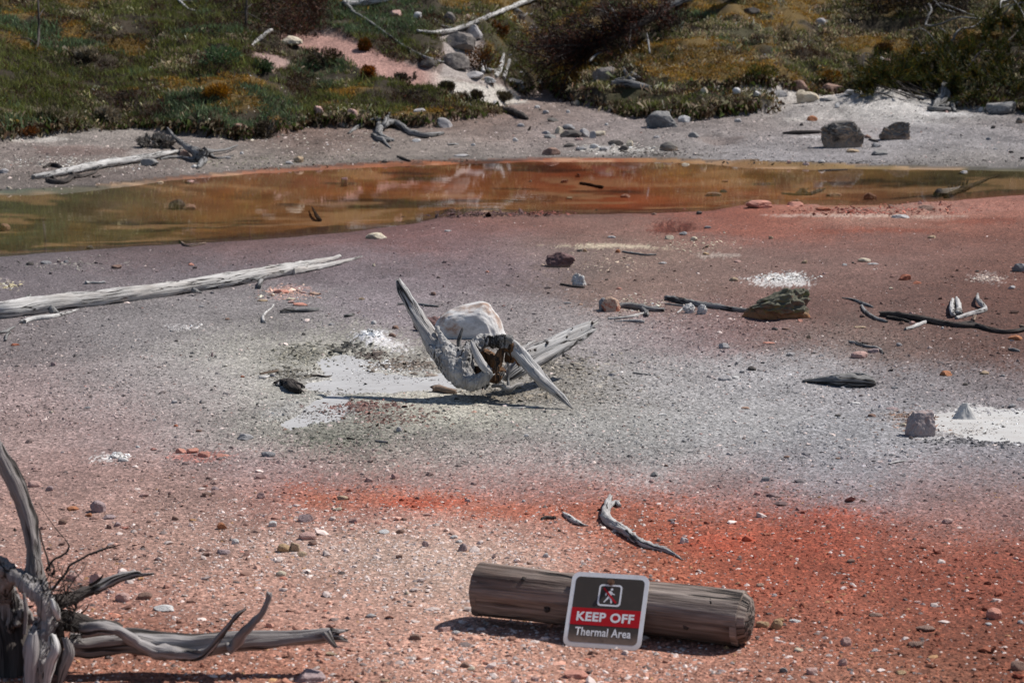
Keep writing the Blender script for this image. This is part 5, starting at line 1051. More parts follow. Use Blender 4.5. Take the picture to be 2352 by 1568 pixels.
for a in [
 ('G', 612, 492, 108, 80, 'purple', 'pale purple stone in the left foreground'), ('G', 395, 568, 62, 40, 'brown', 'dark stone near the left root twigs'), ('G', 455, 478, 84, 28, 'orange', 'flat orange brown stone behind the pale purple one'), ('G', 558, 518, 46, 26, 'orange', 'small orange stone before the pale purple one'), ('G', 1930, 552, 96, 54, 'purple', 'brown-purple stone among the white gravel'), ('G', 1652, 404, 66, 46, 'pink', 'pink stone above the white gravel'), ('G', 1305, 392, 66, 34, 'brown', 'brown stone at middle left foreground'), ('G', 1722, 580, 54, 38, 'white', 'white stone among the gravel'), ('G', 1402, 596, 66, 44, 'orange', 'small orange brown stone left of the white gravel'),
 ('G', 1790, 742, 90, 56, 'yellow', 'yellow brown stone in the gravel, left one of a close pair', 5), ('G', 1860, 738, 70, 60, 'tan', 'tan stone right of the yellow brown one', 5), ('G', 1905, 768, 70, 34, 'tan', 'tan flat stone before the close pair'), ('G', 1942, 664, 120, 52, 'pink', 'pinkish lumpy stone above the close pair'), ('G', 912, 1042, 100, 52, 'brown', 'brown stone right of the near side root'), ('G', 770, 1056, 100, 64, 'pink', 'pink and white stone right of the near side root'), ('G', 1030, 1116, 140, 44, 'white', 'white crusty stone in the left foreground'), ('G', 465, 925, 120, 60, 'pink', 'pinkish white stone behind the near roots'), ('G', 605, 935, 90, 64, 'pink', 'second pinkish white stone behind the near side root'), ('G', 1955, 1568, 210, 90, 'purple', 'dark purple brown stone at the bottom edge'),
 ('G', 1692, 140, 96, 38, 'grey', 'flat grey stone left of the orange band'), ('G', 1548, 34, 104, 30, 'grey', 'flat grey stone above the orange band'), ('G', 1140, 118, 70, 34, 'salmon', 'salmon fragment, leftmost of a crumbled row'), ('G', 1215, 118, 80, 36, 'salmon', 'salmon fragment in the middle of the crumbled row'), ('G', 1285, 142, 80, 38, 'salmon', 'largest salmon fragment of the crumbled row'), ('G', 1400, 138, 90, 18, 'salmon', 'thin salmon fragment at the right end of the crumbled row'), ('G', 715, 150, 60, 26, 'white', 'white crumb at the left of the white crust patch'), ('G', 775, 170, 70, 30, 'white', 'white crumb at the right of the white crust patch'), ('G', 740, 128, 60, 20, 'white', 'white crumb at the back of the white crust patch'), ('G', 2095, 1396, 80, 26, 'tan', 'tan flat stone at the tip of the near lying root'), ('G', 215, 330, 90, 40, 'pink', 'pinkish crumbly stone beside the near upright root'), ('G', 310, 355, 50, 34, 'purple', 'small purple stone right of the near upright root'), ('G', 870, 82, 34, 14, 'white', 'tiny white chip upper left foreground'), ('G', 1360, 348, 50, 24, 'purple', 'small purple stone upper left foreground'), ('G', 910, 392, 60, 28, 'pink', 'small pinkish stone upper left foreground'), ('G', 1105, 540, 44, 30, 'brown', 'small brown stone left middle foreground'), ('G', 740, 582, 50, 34, 'purple', 'small dark purple stone left middle foreground'), ('G', 1410, 755, 90, 34, 'purple', 'purple flat stone in the gravel'), ('G', 1775, 892, 70, 36, 'cream', 'cream stone in the gravel left of the warning log'), ('G', 1485, 690, 50, 36, 'white', 'small white stone left in the gravel'), ('G', 2130, 480, 60, 26, 'cream', 'cream stone in the orange band'), ('G', 2160, 412, 80, 28, 'tan', 'tan flat stone in the orange band'), ('G', 685, 535, 90, 30, 'purple', 'flat purple stone beside the pale purple one'),
 ('H', 285, 542, 76, 32, 'white', 'white flat stone above the warning log'), ('H', 570, 632, 50, 46, 'purple', 'grey pink stone standing in the gravel'), ('H', 826, 662, 66, 60, 'purple', 'purple stone just above the warning log'), ('H', 1397, 704, 46, 32, 'white', 'small white stone behind the warning log'), ('H', 700, 1214, 86, 38, 'pink', 'pink brown stone before the left end of the warning log'), ('H', 780, 1232, 60, 30, 'white', 'white stone before the left end of the warning log'), ('H', 500, 1272, 90, 48, 'brown', 'brown stone in the bottom foreground'), ('H', 195, 1118, 80, 32, 'pale', 'pale stone in the bottom foreground'), ('H', 1605, 1538, 176, 60, 'salmon', 'flat salmon stone at the bottom under the sign'), ('H', 2142, 150, 52, 34, 'slate', 'rounded dark grey stone on grey gravel'), ('H', 2225, 82, 30, 18, 'brown', 'tiny dark stone near the rounded grey one'), ('H', 1492, 528, 30, 20, 'brown', 'tiny dark stone below the white splinter'), ('H', 840, 1460, 66, 38, 'brown', 'dark stone in the bottom foreground'), ('H', 885, 1478, 60, 30, 'cream', 'cream stone beside the dark bottom stone'), ('H', 1325, 1550, 60, 30, 'pink', 'pink white stone at the bottom edge'), ('H', 580, 420, 54, 22, 'pink', 'small pink stone in the orange band'), ('H', 515, 306, 34, 20, 'brown', 'small brown stone in the orange band'), ('H', 905, 425, 44, 18, 'pink', 'small pale pink stone in the orange band'), ('H', 75, 468, 66, 40, 'pink', 'pink lumpy stone at the edge of the white gravel'), ('H', 395, 540, 60, 34, 'brown', 'purple brown stone at the edge of the white gravel'), ('H', 765, 575, 60, 26, 'white', 'white angular stone above the warning log'), ('H', 800, 605, 50, 22, 'white', 'white chip under the white angular stone'), ('H', 390, 712, 50, 30, 'brown', 'brown stone in the white gravel'), ('H', 1245, 326, 30, 20, 'white', 'tiny white stone right of the orange band'), ('H', 1910, 1325, 60, 26, 'brown', 'brown clod at the lower edge of the sign'), ('H', 440, 960, 34, 24, 'cream', 'small cream stone left of the warning log'), ('H', 290, 1570 - 10, 70, 26, 'tan', 'tan stone at the bottom left of centre'), ('H', 2335, 610, 34, 50, 'white', 'white flake right of the bent branch tip'),
 ('I', 20, 606, 60, 40, 'white', 'white leaf-like flake right of the bent branch'), ('I', 842, 1048, 66, 40, 'red', 'red stone right of the warning log'), ('I', 558, 1186, 100, 50, 'yellow', 'yellow tan stone at the right end of the warning log', 5), ('I', 655, 1198, 92, 74, 'yellow', 'larger yellow wedge shaped stone right of the warning log', 5), ('I', 782, 1152, 84, 26, 'white', 'white flat stone right of the yellow stones'), ('I', 1832, 472, 84, 40, 'pink', 'pale pink stone at the edge of the grey gravel right'), ('I', 576, 182, 66, 34, 'grey', 'grey stone on the grey gravel right'), ('I', 1243, 325, 50, 22, 'brown', 'small dark flat stone on the grey gravel right'), ('I', 2150, 1132, 120, 84, 'salmon', 'salmon red stone at lower right'), ('I', 1130, 1312, 80, 66, 'pink', 'pinkish white lump at lower right'), ('I', 700, 1496, 62, 40, 'slate', 'dark grey stone near the bottom right of the log'), ('I', 898, 1510, 84, 48, 'pink', 'pinkish stone near the bottom right of the log'), ('I', 1512, 1508, 76, 34, 'yellow', 'yellowish stone at the bottom right'), ('I', 1615, 1322, 120, 48, 'brown', 'dark clod at lower right'), ('I', 2320, 1480, 120, 70, 'brown', 'dark brown stone at the right bottom corner'), ('I', 1110, 1450, 66, 56, 'pink', 'pink stone left of the yellowish one at bottom right'), ('I', 2110, 1172, 50, 22, 'white', 'white chip under the salmon red stone'), ('I', 540, 905, 56, 28, 'redtop', 'red stone just behind the right end of the warning log'), ('I', 385, 890, 40, 16, 'yellow', 'tiny yellow stone behind the warning log'), ('I', 640, 972, 34, 22, 'white', 'tiny white stone right of the warning log end'), ('I', 590, 552, 60, 18, 'red', 'flat red stone on the red crust'), ('I', 1110, 885, 44, 20, 'brown', 'small dark chip on the red crust'), ('I', 1620, 1020, 56, 22, 'pink', 'pale pink chip on the right red crust'), ('I', 1165, 742, 60, 28, 'brown', 'brown clod on the right red crust'), ('I', 805, 1355, 70, 34, 'cream', 'cream stone lower right of the warning log'), ('I', 1340, 1112, 100, 28, 'brown', 'flat brown clod on the right red crust'), ('I', 1680, 1215, 140, 44, 'brown', 'broad brown clod at lower right'), ('I', 2330, 1160, 50, 28, 'pale', 'pale stone at the lower right edge'), ('I', 1330, 1350, 50, 24, 'white', 'small white stone lower right'), ('I', 725, 22, 46, 18, 'brown', 'small dark stone at the top right gravel'), ('I', 1075, 30, 40, 14, 'brown', 'tiny brown stone at the top right gravel'), ('I', 1500, 212, 50, 16, 'purple', 'small purple stone on the grey gravel right')]:
    rock(*a[:7], group=GR, cuts=a[7] if len(a) > 7 else 9)

# ================================================================== STONES AND WOOD IN THE POND
for a in [('A', 1215, 1440, 130, 74, 'wetpink', 'purple grey boulder standing in the pond at left'), ('A', 1295, 1442, 100, 42, 'pink', 'low pink stone beside the purple boulder in the pond'), ('D', 22, 52, 90, 56, 'pink', 'pink boulder in the pond at the left edge'),
          ('B', 14, 1282, 50, 66, 'pink', 'pink stone at the left in the middle of the pond'), ('B', 1528, 1256, 56, 24, 'pink', 'flat pinkish stone in the pond left of the floating stick'), ('B', 1620, 1215, 34, 24, 'pink', 'tiny pale stone in the pond above the floating stick'), ('B', 1945, 1358, 70, 26, 'pink', 'pale pink stone in the orange shallows'), ('B', 1560, 1366, 40, 16, 'cream', 'tiny cream stone in the orange shallows'), ('B', 1290, 1350 - 100, 24, 14, 'white', 'tiny white stone in the pond centre'),
          ('C', 28, 1146, 56, 26, 'cream', 'cream stone near the far shore in the pond'), ('C', 300, 1252, 44, 16, 'pink', 'tiny pink stone in the pond at right'), ('C', 222, 1350, 110, 32, 'purple', 'pinkish brown stone at the right shallows'), ('C', 290, 1322, 50, 20, 'dark', 'dark stone behind the pinkish brown one'), ('C', 120, 1474, 42, 26, 'dark', 'small dark stone on the pink shore'), ('C', 535, 1430, 180, 56, 'salmon', 'long pink red stone on the pink shore'), ('C', 550, 1390, 110, 18, 'dark', 'dark crust on top of the pink red stone'), ('C', 785, 1416, 110, 34, 'salmon', 'pink lumpy stone on the pink shore'), ('C', 788, 1384, 46, 18, 'pink', 'small pale stone on top of the pink lumpy stone'), ('C', 1298, 1372, 92, 50, 'pink', 'squarish pink stone at the pond edge right'), ('C', 975, 1450, 110, 32, 'red', 'dark red clod on the pink shore'), ('C', 1440, 1428, 40, 24, 'brown', 'small brown stone in the pink mud'), ('C', 1640, 1402, 32, 22, 'pink', 'tiny pink stone in the pink mud'),
          ('C', 1800, 1410, 60, 30, 'salmon', 'salmon clod right of the cut log end'), ('C', 1690, 1440, 120, 34, 'brown', 'red brown clod beside the pink mud'), ('C', 965, 1122, 48, 24, 'white', 'white stone at the far shore of the pond right'), ('C', 1935, 1198, 70, 26, 'pale', 'pale stone in the pond at right'), ('C', 1050, 1350, 110, 26, 'redtop', 'red flake left of the squarish pink stone'), ('C', 740, 1125, 30, 22, 'pink', 'tiny pink stone on the far shore'), ('C', 855, 1135, 50, 20, 'purple', 'small dark pinkish stone on the far shore'), ('C', 1510, 1500, 130, 26, 'pale', 'pale crumbly stones under the pink mud'), ('B', 2140, 1476, 40, 14, 'brown', 'tiny brown stone on the maroon shore'), ('B', 1745, 1446, 20, 12, 'purple', 'tiny stone on the water edge')]:
    rock(*a[:7], group=GP)
G2 = 'driftwood in and around the pond'
def WW(*a, **k): return W(*a, group=G2, **k) if False else stick('driftwood_stick', a[0], a[1], a[2], a[3], 'stick', G2, **k)
WW('B', [(1632, 1258, 10), (1690, 1266, 11), (1740, 1278, 9), (1784, 1286, 12)], DARKW, 'dark stick floating in the orange part of the pond', lift=.9)
WW('A', [(2142, 1420, 4, 6), (2160, 1455, 9, 3), (2180, 1490, 14, 1), (2198, 1512, 14)], DARKW, 'pointed dark stub sticking out of the pond at left')
WW('C', [(690, 1328, 7), (760, 1334, 9), (830, 1336, 10), (900, 1330, 8), (985, 1296, 5, 2)], DARKW, 'dark tangled sticks at the water edge right', extra=[[(790, 1330, 10), (830, 1306, 16), (860, 1330, 14)], [(820, 1310, 6), (815, 1295, 4)], [(880, 1330, 12), (920, 1312, 8), (950, 1300, 6)], [(850, 1310, 6), (868, 1294, 4)]])
WW('C', [(940, 1170, 5), (1040, 1168, 7), (1140, 1164, 4)], DARKW, 'thin dark stick floating near the far shore at right')
WW('B', [(378, 1074, 7), (420, 1090, 10), (462, 1106, 8)], DARKW, 'small dark stick on the far shore in the middle')
root = empty('cut_log', hit(*rp('C', 1775, 1370)), 'log in the pond at right with round dark cut end', 'log')
P, Rr = gl('C', [(1772, 1332, 36), (1830, 1326, 34), (1900, 1306, 26), (1980, 1280, 18), (2060, 1248, 12), (2120, 1224, 8), (2180, 1204, 5)], .7)
mb = MB(); limb(mb, P, Rr, seed=nseed(), seg=18, ridge=.12, jag=(.05, .3)); mb.build('trunk', wood_mat('wetlog', (.22, .18, .13), (.12, .095, .07)), root)
mb = MB(); limb(mb, [P[0] - (P[1] - P[0]).normalized() * .03, P[0] + (P[1] - P[0]).normalized() * .04], [Rr[0] * 1.02, Rr[0] * 1.03], seed=nseed(), seg=18, n=5, jag=(.0, .0)); mb.build('cut_end', DARKW, root)
for k in range(6):
    x = 1830 + k * 26; P2, R2 = gl('C', [(x, 1305 - k * 8, 4), (x + 6, 1285 - k * 8, 3, 3), (x + 10, 1262 - k * 8, 2, 8)]); m2 = MB(); limb(m2, P2, R2, seg=5, n=5, seed=nseed()); m2.build('twig', DARKW, root)

# ================================================================== FAR BANK
for a in [('A', 2050, 1118, 70, 44, 'tan', 'tan rounded stone on the far bank left of centre'), ('A', 1985, 1128, 60, 22, 'pale', 'flat pale stone left of the tan rounded stone'), ('A', 1300, 1264, 66, 26, 'pink', 'pale pink flat stone at the left far shore'), ('A', 1022, 1140, 134, 52, 'slate', 'grey slab under the end of the far white log'), ('A', 22, 1192, 70, 34, 'pale', 'pale stone at the left edge of the far bank'), ('A', 1330, 1156, 50, 26, 'white', 'white stone under the far root knot'), ('A', 1660, 1060, 26, 20, 'white', 'tiny white stone right of the far root'), ('A', 1568, 1092, 40, 16, 'pale', 'small pale stone right of the far root'), ('A', 1990, 320, 170, 62, 'cream', 'white flat stone where the pink slide begins'), ('A', 1100, 1262, 50, 18, 'tan', 'tan stone at the left far shore'), ('A', 60, 1298, 40, 18, 'cream', 'tiny cream stone at the far left shore'),
          ('A', 1270, 1090, 80, 60, 'brown', 'brown stone left of the far root knot'), ('A', 1650, 905, 110, 44, 'brown', 'red brown clod under the turf edge'), ('A', 2190, 790, 70, 50, 'pink', 'pinkish clod on the left slope'),
          ('B', 905, 272, 126, 92, 'pale', 'pale blocky boulder under the bleached trunk on the slope'), ('B', 800, 352, 236, 120, 'gully', 'wide brown grey boulder in the gully'), ('B', 775, 480, 200, 110, 'gully', 'rough grey rock below the wide gully boulder'), ('B', 1208, 152, 104, 84, 'char', 'dark rock behind the upper end of the bleached trunk'), ('B', 512, 134, 64, 44, 'white', 'white stone on the slope left of the gully'), ('B', 360, 118, 90, 36, 'pink', 'pinkish stone on the upper slope'), ('B', 862, 132, 40, 28, 'pink', 'small pinkish stone above the bleached trunk'), ('B', 725, 165, 110, 70, 'gully', 'brown rock above the lower end of the bleached trunk'),
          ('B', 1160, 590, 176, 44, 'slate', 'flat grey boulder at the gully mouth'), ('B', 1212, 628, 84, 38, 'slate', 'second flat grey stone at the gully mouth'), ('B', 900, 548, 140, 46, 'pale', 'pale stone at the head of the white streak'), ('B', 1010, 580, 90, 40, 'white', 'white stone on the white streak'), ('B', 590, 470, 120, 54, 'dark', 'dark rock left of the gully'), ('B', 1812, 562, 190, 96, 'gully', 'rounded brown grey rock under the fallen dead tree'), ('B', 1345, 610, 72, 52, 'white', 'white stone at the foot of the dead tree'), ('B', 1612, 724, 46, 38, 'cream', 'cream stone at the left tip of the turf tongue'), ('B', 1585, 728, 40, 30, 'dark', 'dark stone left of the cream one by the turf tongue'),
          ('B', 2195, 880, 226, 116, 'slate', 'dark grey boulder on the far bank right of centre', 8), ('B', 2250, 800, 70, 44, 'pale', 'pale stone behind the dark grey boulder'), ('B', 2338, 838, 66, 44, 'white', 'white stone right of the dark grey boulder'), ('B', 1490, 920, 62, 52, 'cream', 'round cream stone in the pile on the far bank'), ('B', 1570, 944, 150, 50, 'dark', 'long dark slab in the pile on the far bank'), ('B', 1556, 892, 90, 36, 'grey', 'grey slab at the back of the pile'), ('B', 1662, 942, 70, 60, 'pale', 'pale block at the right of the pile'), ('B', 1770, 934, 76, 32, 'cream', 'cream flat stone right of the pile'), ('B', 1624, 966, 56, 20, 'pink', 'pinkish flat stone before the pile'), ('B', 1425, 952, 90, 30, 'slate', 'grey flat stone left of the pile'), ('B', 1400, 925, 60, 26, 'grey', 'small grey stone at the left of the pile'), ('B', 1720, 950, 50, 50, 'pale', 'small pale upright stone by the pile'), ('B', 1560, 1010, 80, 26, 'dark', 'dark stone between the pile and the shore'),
          ('B', 1972, 1008, 52, 46, 'cream', 'cream rounded stone near the shore clump'), ('B', 1930, 1034, 80, 36, 'dark', 'dark stone by the cream rounded one'), ('B', 1880, 1000, 110, 40, 'dark', 'dark low clump right of the pale crust'), ('B', 1800, 1035, 70, 26, 'pale', 'pale crust lump near the shore'), ('B', 1730, 1020, 60, 30, 'white', 'white crust lump near the shore'), ('B', 1640, 1035, 80, 26, 'grey', 'grey lump near the shore'), ('B', 1435, 1066, 130, 54, 'brown', 'dark brown pointed stone at the far shore'), ('B', 2245, 1036, 130, 60, 'char', 'black crumbly clump on the far bank'), ('B', 1190, 972, 38, 26, 'white', 'small white stone mid far bank'), ('B', 898, 1002, 30, 18, 'white', 'tiny white stone mid far bank'), ('B', 1226, 872, 50, 24, 'pale', 'pale flat stone mid far bank'), ('B', 1398, 784, 46, 24, 'pale', 'pale stone in the wash below the gully'), ('B', 1338, 746, 42, 22, 'white', 'white stone in the wash below the gully'), ('B', 1446, 838, 80, 32, 'char', 'small dark clump in the wash'), ('B', 1550, 776, 30, 22, 'white', 'tiny white stone in the wash'), ('B', 1814, 862, 26, 16, 'white', 'tiny white stone right of the wash'), ('B', 2160, 950, 46, 20, 'pale', 'pale flat stone below the dark grey boulder'), ('B', 508, 976, 60, 22, 'white', 'white flat stone below the far driftwood'), ('B', 760, 998, 80, 14, 'slate', 'flat grey flake below the far driftwood'), ('B', 1045, 718, 36, 28, 'white', 'white stone below the turf clump'), ('B', 530, 770, 90, 32, 'pale', 'pale stone on the turf above the far driftwood'), ('B', 695, 880, 120, 70, 'pale', 'pale crusted clod at the end of the far driftwood'), ('B', 10, 880, 60, 50, 'gully', 'brown clod at the edge of the turf left'), ('B', 70, 820, 70, 60, 'pink', 'pinkish clod in the turf left'), ('B', 820, 1078, 120, 20, 'pale', 'long pale flake at the far shore'), ('B', 290, 1118, 44, 20, 'dark', 'small dark stone at the far shore left'),
          ('C', 26, 840, 70, 44, 'white', 'white stone left part of the right far bank'), ('C', 82, 944, 76, 38, 'slate', 'dark grey stone by the hollow on the far bank'), ('C', 158, 644, 56, 46, 'cream', 'cream stone on the back of the turf tongue'), ('C', 376, 654, 60, 42, 'white', 'white round stone behind the turf tongue'), ('C', 520, 668, 56, 36, 'white', 'small white stone behind the turf tongue'), ('C', 648, 678, 170, 52, 'grey', 'long grey stone behind the turf tongue'), ('C', 870, 708, 160, 78, 'cream', 'cream lumpy boulder right of the turf tongue'), ('C', 820, 668, 70, 44, 'cream', 'small cream stone behind the lumpy cream boulder'), ('C', 1010, 698, 120, 26, 'slate', 'grey flat stone right of the lumpy cream boulder'), ('C', 1045, 645, 160, 60, 'brown', 'dark brown rounded stone under the slope'), ('C', 820, 640, 120, 80, 'brown', 'reddish brown clod behind the cream boulder'), ('C', 525, 722, 70, 22, 'pink', 'pinkish flake on the turf tongue'), ('C', 1070, 744, 34, 34, 'white', 'small white stone on the white sinter mound'), ('C', 900, 832, 72, 38, 'orange', 'orange brown stone behind the charred block'), ('C', 825, 864, 28, 22, 'dark', 'tiny dark stone behind the charred block'), ('C', 388, 842, 50, 26, 'pale', 'pale stone right of the turf tongue'),
          ('C', 1178, 1048, 92, 24, 'tan', 'tan flat stone before the charred block'), ('C', 1365, 1068, 112, 36, 'slate', 'grey flat stone right of the charred block'), ('C', 1340, 1012, 66, 34, 'grey', 'grey stone above the flat grey one'), ('C', 1280, 950, 50, 26, 'brown', 'brown chip right of the charred block'), ('C', 2112, 964, 40, 20, 'grey', 'small grey stone far right of the bank'), ('C', 2330, 848, 66, 42, 'char', 'dark stone at the right edge of the bank'), ('C', 2142, 884, 34, 22, 'dark', 'tiny dark stone far right of the bank'), ('C', 2228, 786, 250, 96, 'slate', 'big dark grey boulder under the green bush'), ('C', 2068, 764, 56, 28, 'white', 'white stone left of the big boulder under the bush'), ('C', 1420, 448, 80, 44, 'pink', 'pinkish stone on the right slope'), ('C', 960, 180, 70, 44, 'pale', 'pale stone on the upper right slope'), ('C', 480, 110, 130, 50, 'dark', 'dark rock below the dead trunks'), ('C', 2265, 1052, 34, 16, 'dark', 'tiny dark chip on the right far bank'), ('C', 2160, 1028, 36, 14, 'grey', 'small grey chip on the right far bank'), ('C', 1165, 640, 90, 24, 'white', 'thin white crust stone before the slope'), ('C', 1470, 575, 80, 34, 'pink', 'pinkish stone at the foot of the bush'), ('C', 700, 722, 26, 18, 'dark', 'tiny dark stone right of the turf tongue')]:
    rock(*a[:7], group=GB, cuts=a[7] if len(a) > 7 else 8)
rock('C', 1110, 1016, 290, 186, 'char', 'large charred cracked block standing on the far bank', 'burnt_block', 'burnt wood block', None, cuts=7, sub=5, rough=.17, pitted=.26, depth=.6, keep=.66, shape=lambda V: boxy(V, .68, .16, .06))
rock('C', 1468, 960, 225, 126, 'char', 'smaller blackened knobbly block right of the charred block', 'burnt_block', 'burnt wood block', None, cuts=6, sub=5, rough=.2, pitted=.4, depth=.6, keep=.62, shape=lambda V: boxy(V, .8, .14, .1))
for u_, v_, w_, h_, lb in ((735, 150, 90, 34, 'rounded dark turf hump in the pink slide'), (1085, 224, 52, 22, 'small dark turf hump at the lower end of the pink slide'), (945, 200, 0, 0, '')):
    pass

G3 = 'driftwood on the far bank and slope'
def FW(reg, pts, mat, label, name='driftwood_stick', cat='driftwood', **k): return stick(name, reg, pts, mat, label, cat, G3, **k)
FW('A', [(222, 1216, 14), (330, 1200, 20), (480, 1170, 24), (600, 1146, 25), (720, 1122, 26), (850, 1104, 25), (960, 1088, 24), (1060, 1070, 22), (1150, 1052, 18), (1222, 1040, 12)], PALEW, 'long white fallen trunk on the far left bank', 'fallen_log', 'log', seg=16, jag=(.8, .5), lift=1.2)
FW('A', [(1150, 878, 5, 9), (1205, 948, 12, 3.4), (1290, 1012, 22, 1.6), (1350, 1050, 34, .6), (1385, 1080, 46)], GREYW, 'grey root with one long arm raised, on the far left bank', 'driftwood_root', seg=14, knob=.2,
   extra=[[(1405, 1040, 26, 1), (1480, 1036, 10, 2), (1560, 1026, 9, 2), (1632, 998, 5, 5)], [(1350, 1100, 20), (1240, 1082, 12), (1170, 1080, 13), (1100, 1094, 7)], [(1440, 1060, 16), (1480, 1085, 9), (1540, 1082, 8), (1604, 1068, 5)], [(1400, 1100, 26), (1370, 1140, 16), (1360, 1150, 12)], [(1230, 1022, 6, 2), (1290, 1010, 8, 2), (1330, 1030, 10, 1)]])
FW('A', [(325, 1235, 16), (380, 1250, 18), (450, 1245, 20), (500, 1215, 16), (560, 1210, 14), (640, 1190, 10), (676, 1160, 6, 1)], DARKW, 'dark broken roots below the white trunk on the far left bank', extra=[[(360, 1190, 8, 1), (380, 1240, 12)], [(500, 1185, 8, 1), (520, 1220, 12)], [(640, 1215, 10), (690, 1205, 6)]])
FW('A', [(300, 1150, 8), (350, 1132, 16), (400, 1140, 16), (430, 1155, 8)], DARKW, 'short dark bark piece behind the white trunk')
FW('A', [(1728, 322, 10), (1762, 282, 12), (1800, 255, 13), (1835, 225, 13), (1866, 205, 9)], PALEW, 'short white branch high on the left slope', 'dead_branch', extra=[[(1842, 222, 7), (1870, 216, 4)]])
FW('A', [(1222, -5, 8, 1), (1255, 30, 9, 1), (1290, 62, 9), (1330, 74, 8), (1374, 80, 6)], PALEW, 'white twig at the top edge left of centre', 'dead_branch', extra=[[(1240, 10, 7, 1), (1290, -4, 7, 2), (1320, 10, 6, 1)]])
FW('B', [(10, 30, 22), (120, 18, 24), (260, 0, 24), (430, -30, 24)], PALEW, 'thick pale log at the top edge', 'fallen_log', 'log', seg=14)
FW('B', [(20, 20, 14), (80, 85, 11), (150, 128, 11), (240, 188, 10), (330, 255, 10), (410, 312, 10), (500, 362, 11), (600, 405, 9), (710, 430, 6)], GREYW, 'long thin grey branch running down the slope to the gully', 'dead_branch')
FW('B', [(512, 212, 8), (620, 222, 11), (720, 214, 13), (800, 194, 14), (900, 158, 14), (1000, 116, 15), (1100, 76, 16), (1200, 34, 17), (1320, -12, 17), (1420, -50, 16)], PALEW, 'bleached curved trunk lying across the top of the slope', 'fallen_log', 'log', seg=12, lift=2.0)
FW('B', [(630, 132, 6), (680, 176, 7), (750, 188, 5), (800, 192, 4)], GREYW, 'short grey twig above the bleached trunk', 'dead_branch')
for pts, ex, lb in (([(1052, 525, 14), (1075, 478, 18, .5), (1095, 430, 15, 3), (1110, 368, 5, 6)], [[(1108, 540, 14), (1125, 480, 14, 1), (1150, 412, 8, 5)], [(1060, 490, 12), (1010, 480, 10, .4), (985, 460, 8, 1), (972, 408, 6, 5)], [(968, 498, 14), (962, 460, 11, 1), (956, 425, 6, 5)]], 'white forked snag standing in front of the brown bush'),):
    FW('B', pts, PALEW, lb, 'dead_snag', extra=ex)
FW('B', [(1850, 575, 16), (1920, 570, 24), (2000, 578, 22), (2060, 590, 18), (2122, 600, 10)], GREYW, 'grey twisted root on the turf below the dead tree', 'driftwood_root', extra=[[(1930, 465, 8, 3), (1960, 520, 12, 1), (2000, 560, 14, .5)], [(1990, 510, 16, .5), (2040, 540, 12)], [(1998, 560, 8), (2002, 600, 6)], [(1880, 560, 20), (1940, 545, 20)]], seg=12)
FW('B', [(44, 916, 8), (90, 882, 12), (150, 852, 16), (215, 828, 18), (250, 822, 20, .4), (262, 860, 26), (250, 910, 22), (290, 950, 18), (355, 965, 10)], GREYW, 'grey driftwood with a dark upright knot on the far bank in the middle', 'driftwood_root', seg=14, knob=.2,
   extra=[[(250, 880, 22), (290, 860, 22, 1), (305, 815, 16, 2.4), (328, 775, 8, 5)], [(300, 850, 22, .8), (350, 838, 22, .8), (400, 860, 20, .5), (440, 895, 18), (500, 918, 20), (570, 930, 22), (640, 924, 18), (690, 915, 12)], [(205, 925, 12), (260, 955, 18), (330, 968, 14)], [(270, 950, 14), (300, 985, 10), (332, 1018, 5)], [(240, 930, 14), (275, 955, 12)]])
FW('B', [(1078, 738, 10), (1130, 752, 20), (1190, 776, 24), (1240, 800, 20), (1272, 818, 9)], DARKW, 'dark half buried driftwood below the gully', seg=12, ridge=.3)
FW('C', [(695, 916, 8), (760, 912, 14), (860, 910, 15), (960, 908, 12)], DARKW, 'dark flat plank of wood lying left of the charred block', seg=10)
FW('C', [(1290, 955, 8), (1330, 968, 8), (1350, 972, 6)], DARKW, 'short dark stick between the two blackened blocks', seg=7)
# root stump under the bush
FW('C', [(1720, 760, 10), (1760, 720, 26), (1800, 680, 34, .6), (1810, 620, 30, 2), (1800, 565, 14, 4)], GREYW, 'jagged grey root stump at the right end of the far bank', 'driftwood_stump', seg=14, ridge=.3, jag=(.3, 1.4),
   extra=[[(1780, 740, 20), (1860, 720, 24), (1930, 715, 16)], [(1840, 690, 20, .5), (1880, 650, 14, 1.5), (1905, 622, 14, 2.5)], [(1850, 700, 14), (1862, 740, 16), (1880, 765, 10)], [(1740, 720, 16), (1760, 660, 14, 1), (1770, 610, 8, 3)], [(1700, 745, 14), (1730, 750, 18), (1850, 756, 14)]])
FW('C', [(1245, 545, 10), (1252, 510, 14, .5), (1290, 500, 12, .4), (1340, 470, 8, 1)], GREYW, 'small grey stub at the left foot of the green bush', 'driftwood_stub')
FW('C', [(1370, 400, 10), (1385, 420, 14), (1410, 430, 12)], PALEW, 'small pale stub on the right slope', 'driftwood_stub')
FW('C', [(930, 150, 12), (955, 160, 14), (985, 155, 8)], PALEW, 'small pale stub on the upper right slope', 'driftwood_stub')
# ================================================================== PLANT COVER ON THE SLOPE
LEAF, t, b = newmat('leafy_blade')
tn = N(t, 'ShaderNodeAttribute', attribute_name='tint').outputs['Color']
t.links.new(tn, b.inputs['Base Color']); b.inputs['Roughness'].default_value = .65; b.inputs['Specular IOR Level'].default_value = .2
trn = t.nodes.new('ShaderNodeBsdfTranslucent'); t.links.new(tn, trn.inputs['Color']); mx = N(t, 'ShaderNodeMixShader'); mx.inputs[0].default_value = .28
t.links.new(b.outputs[0], mx.inputs[1]); t.links.new(trn.outputs[0], mx.inputs[2]); t.links.new(mx.outputs[0], t.nodes['Material Output'].inputs[0])

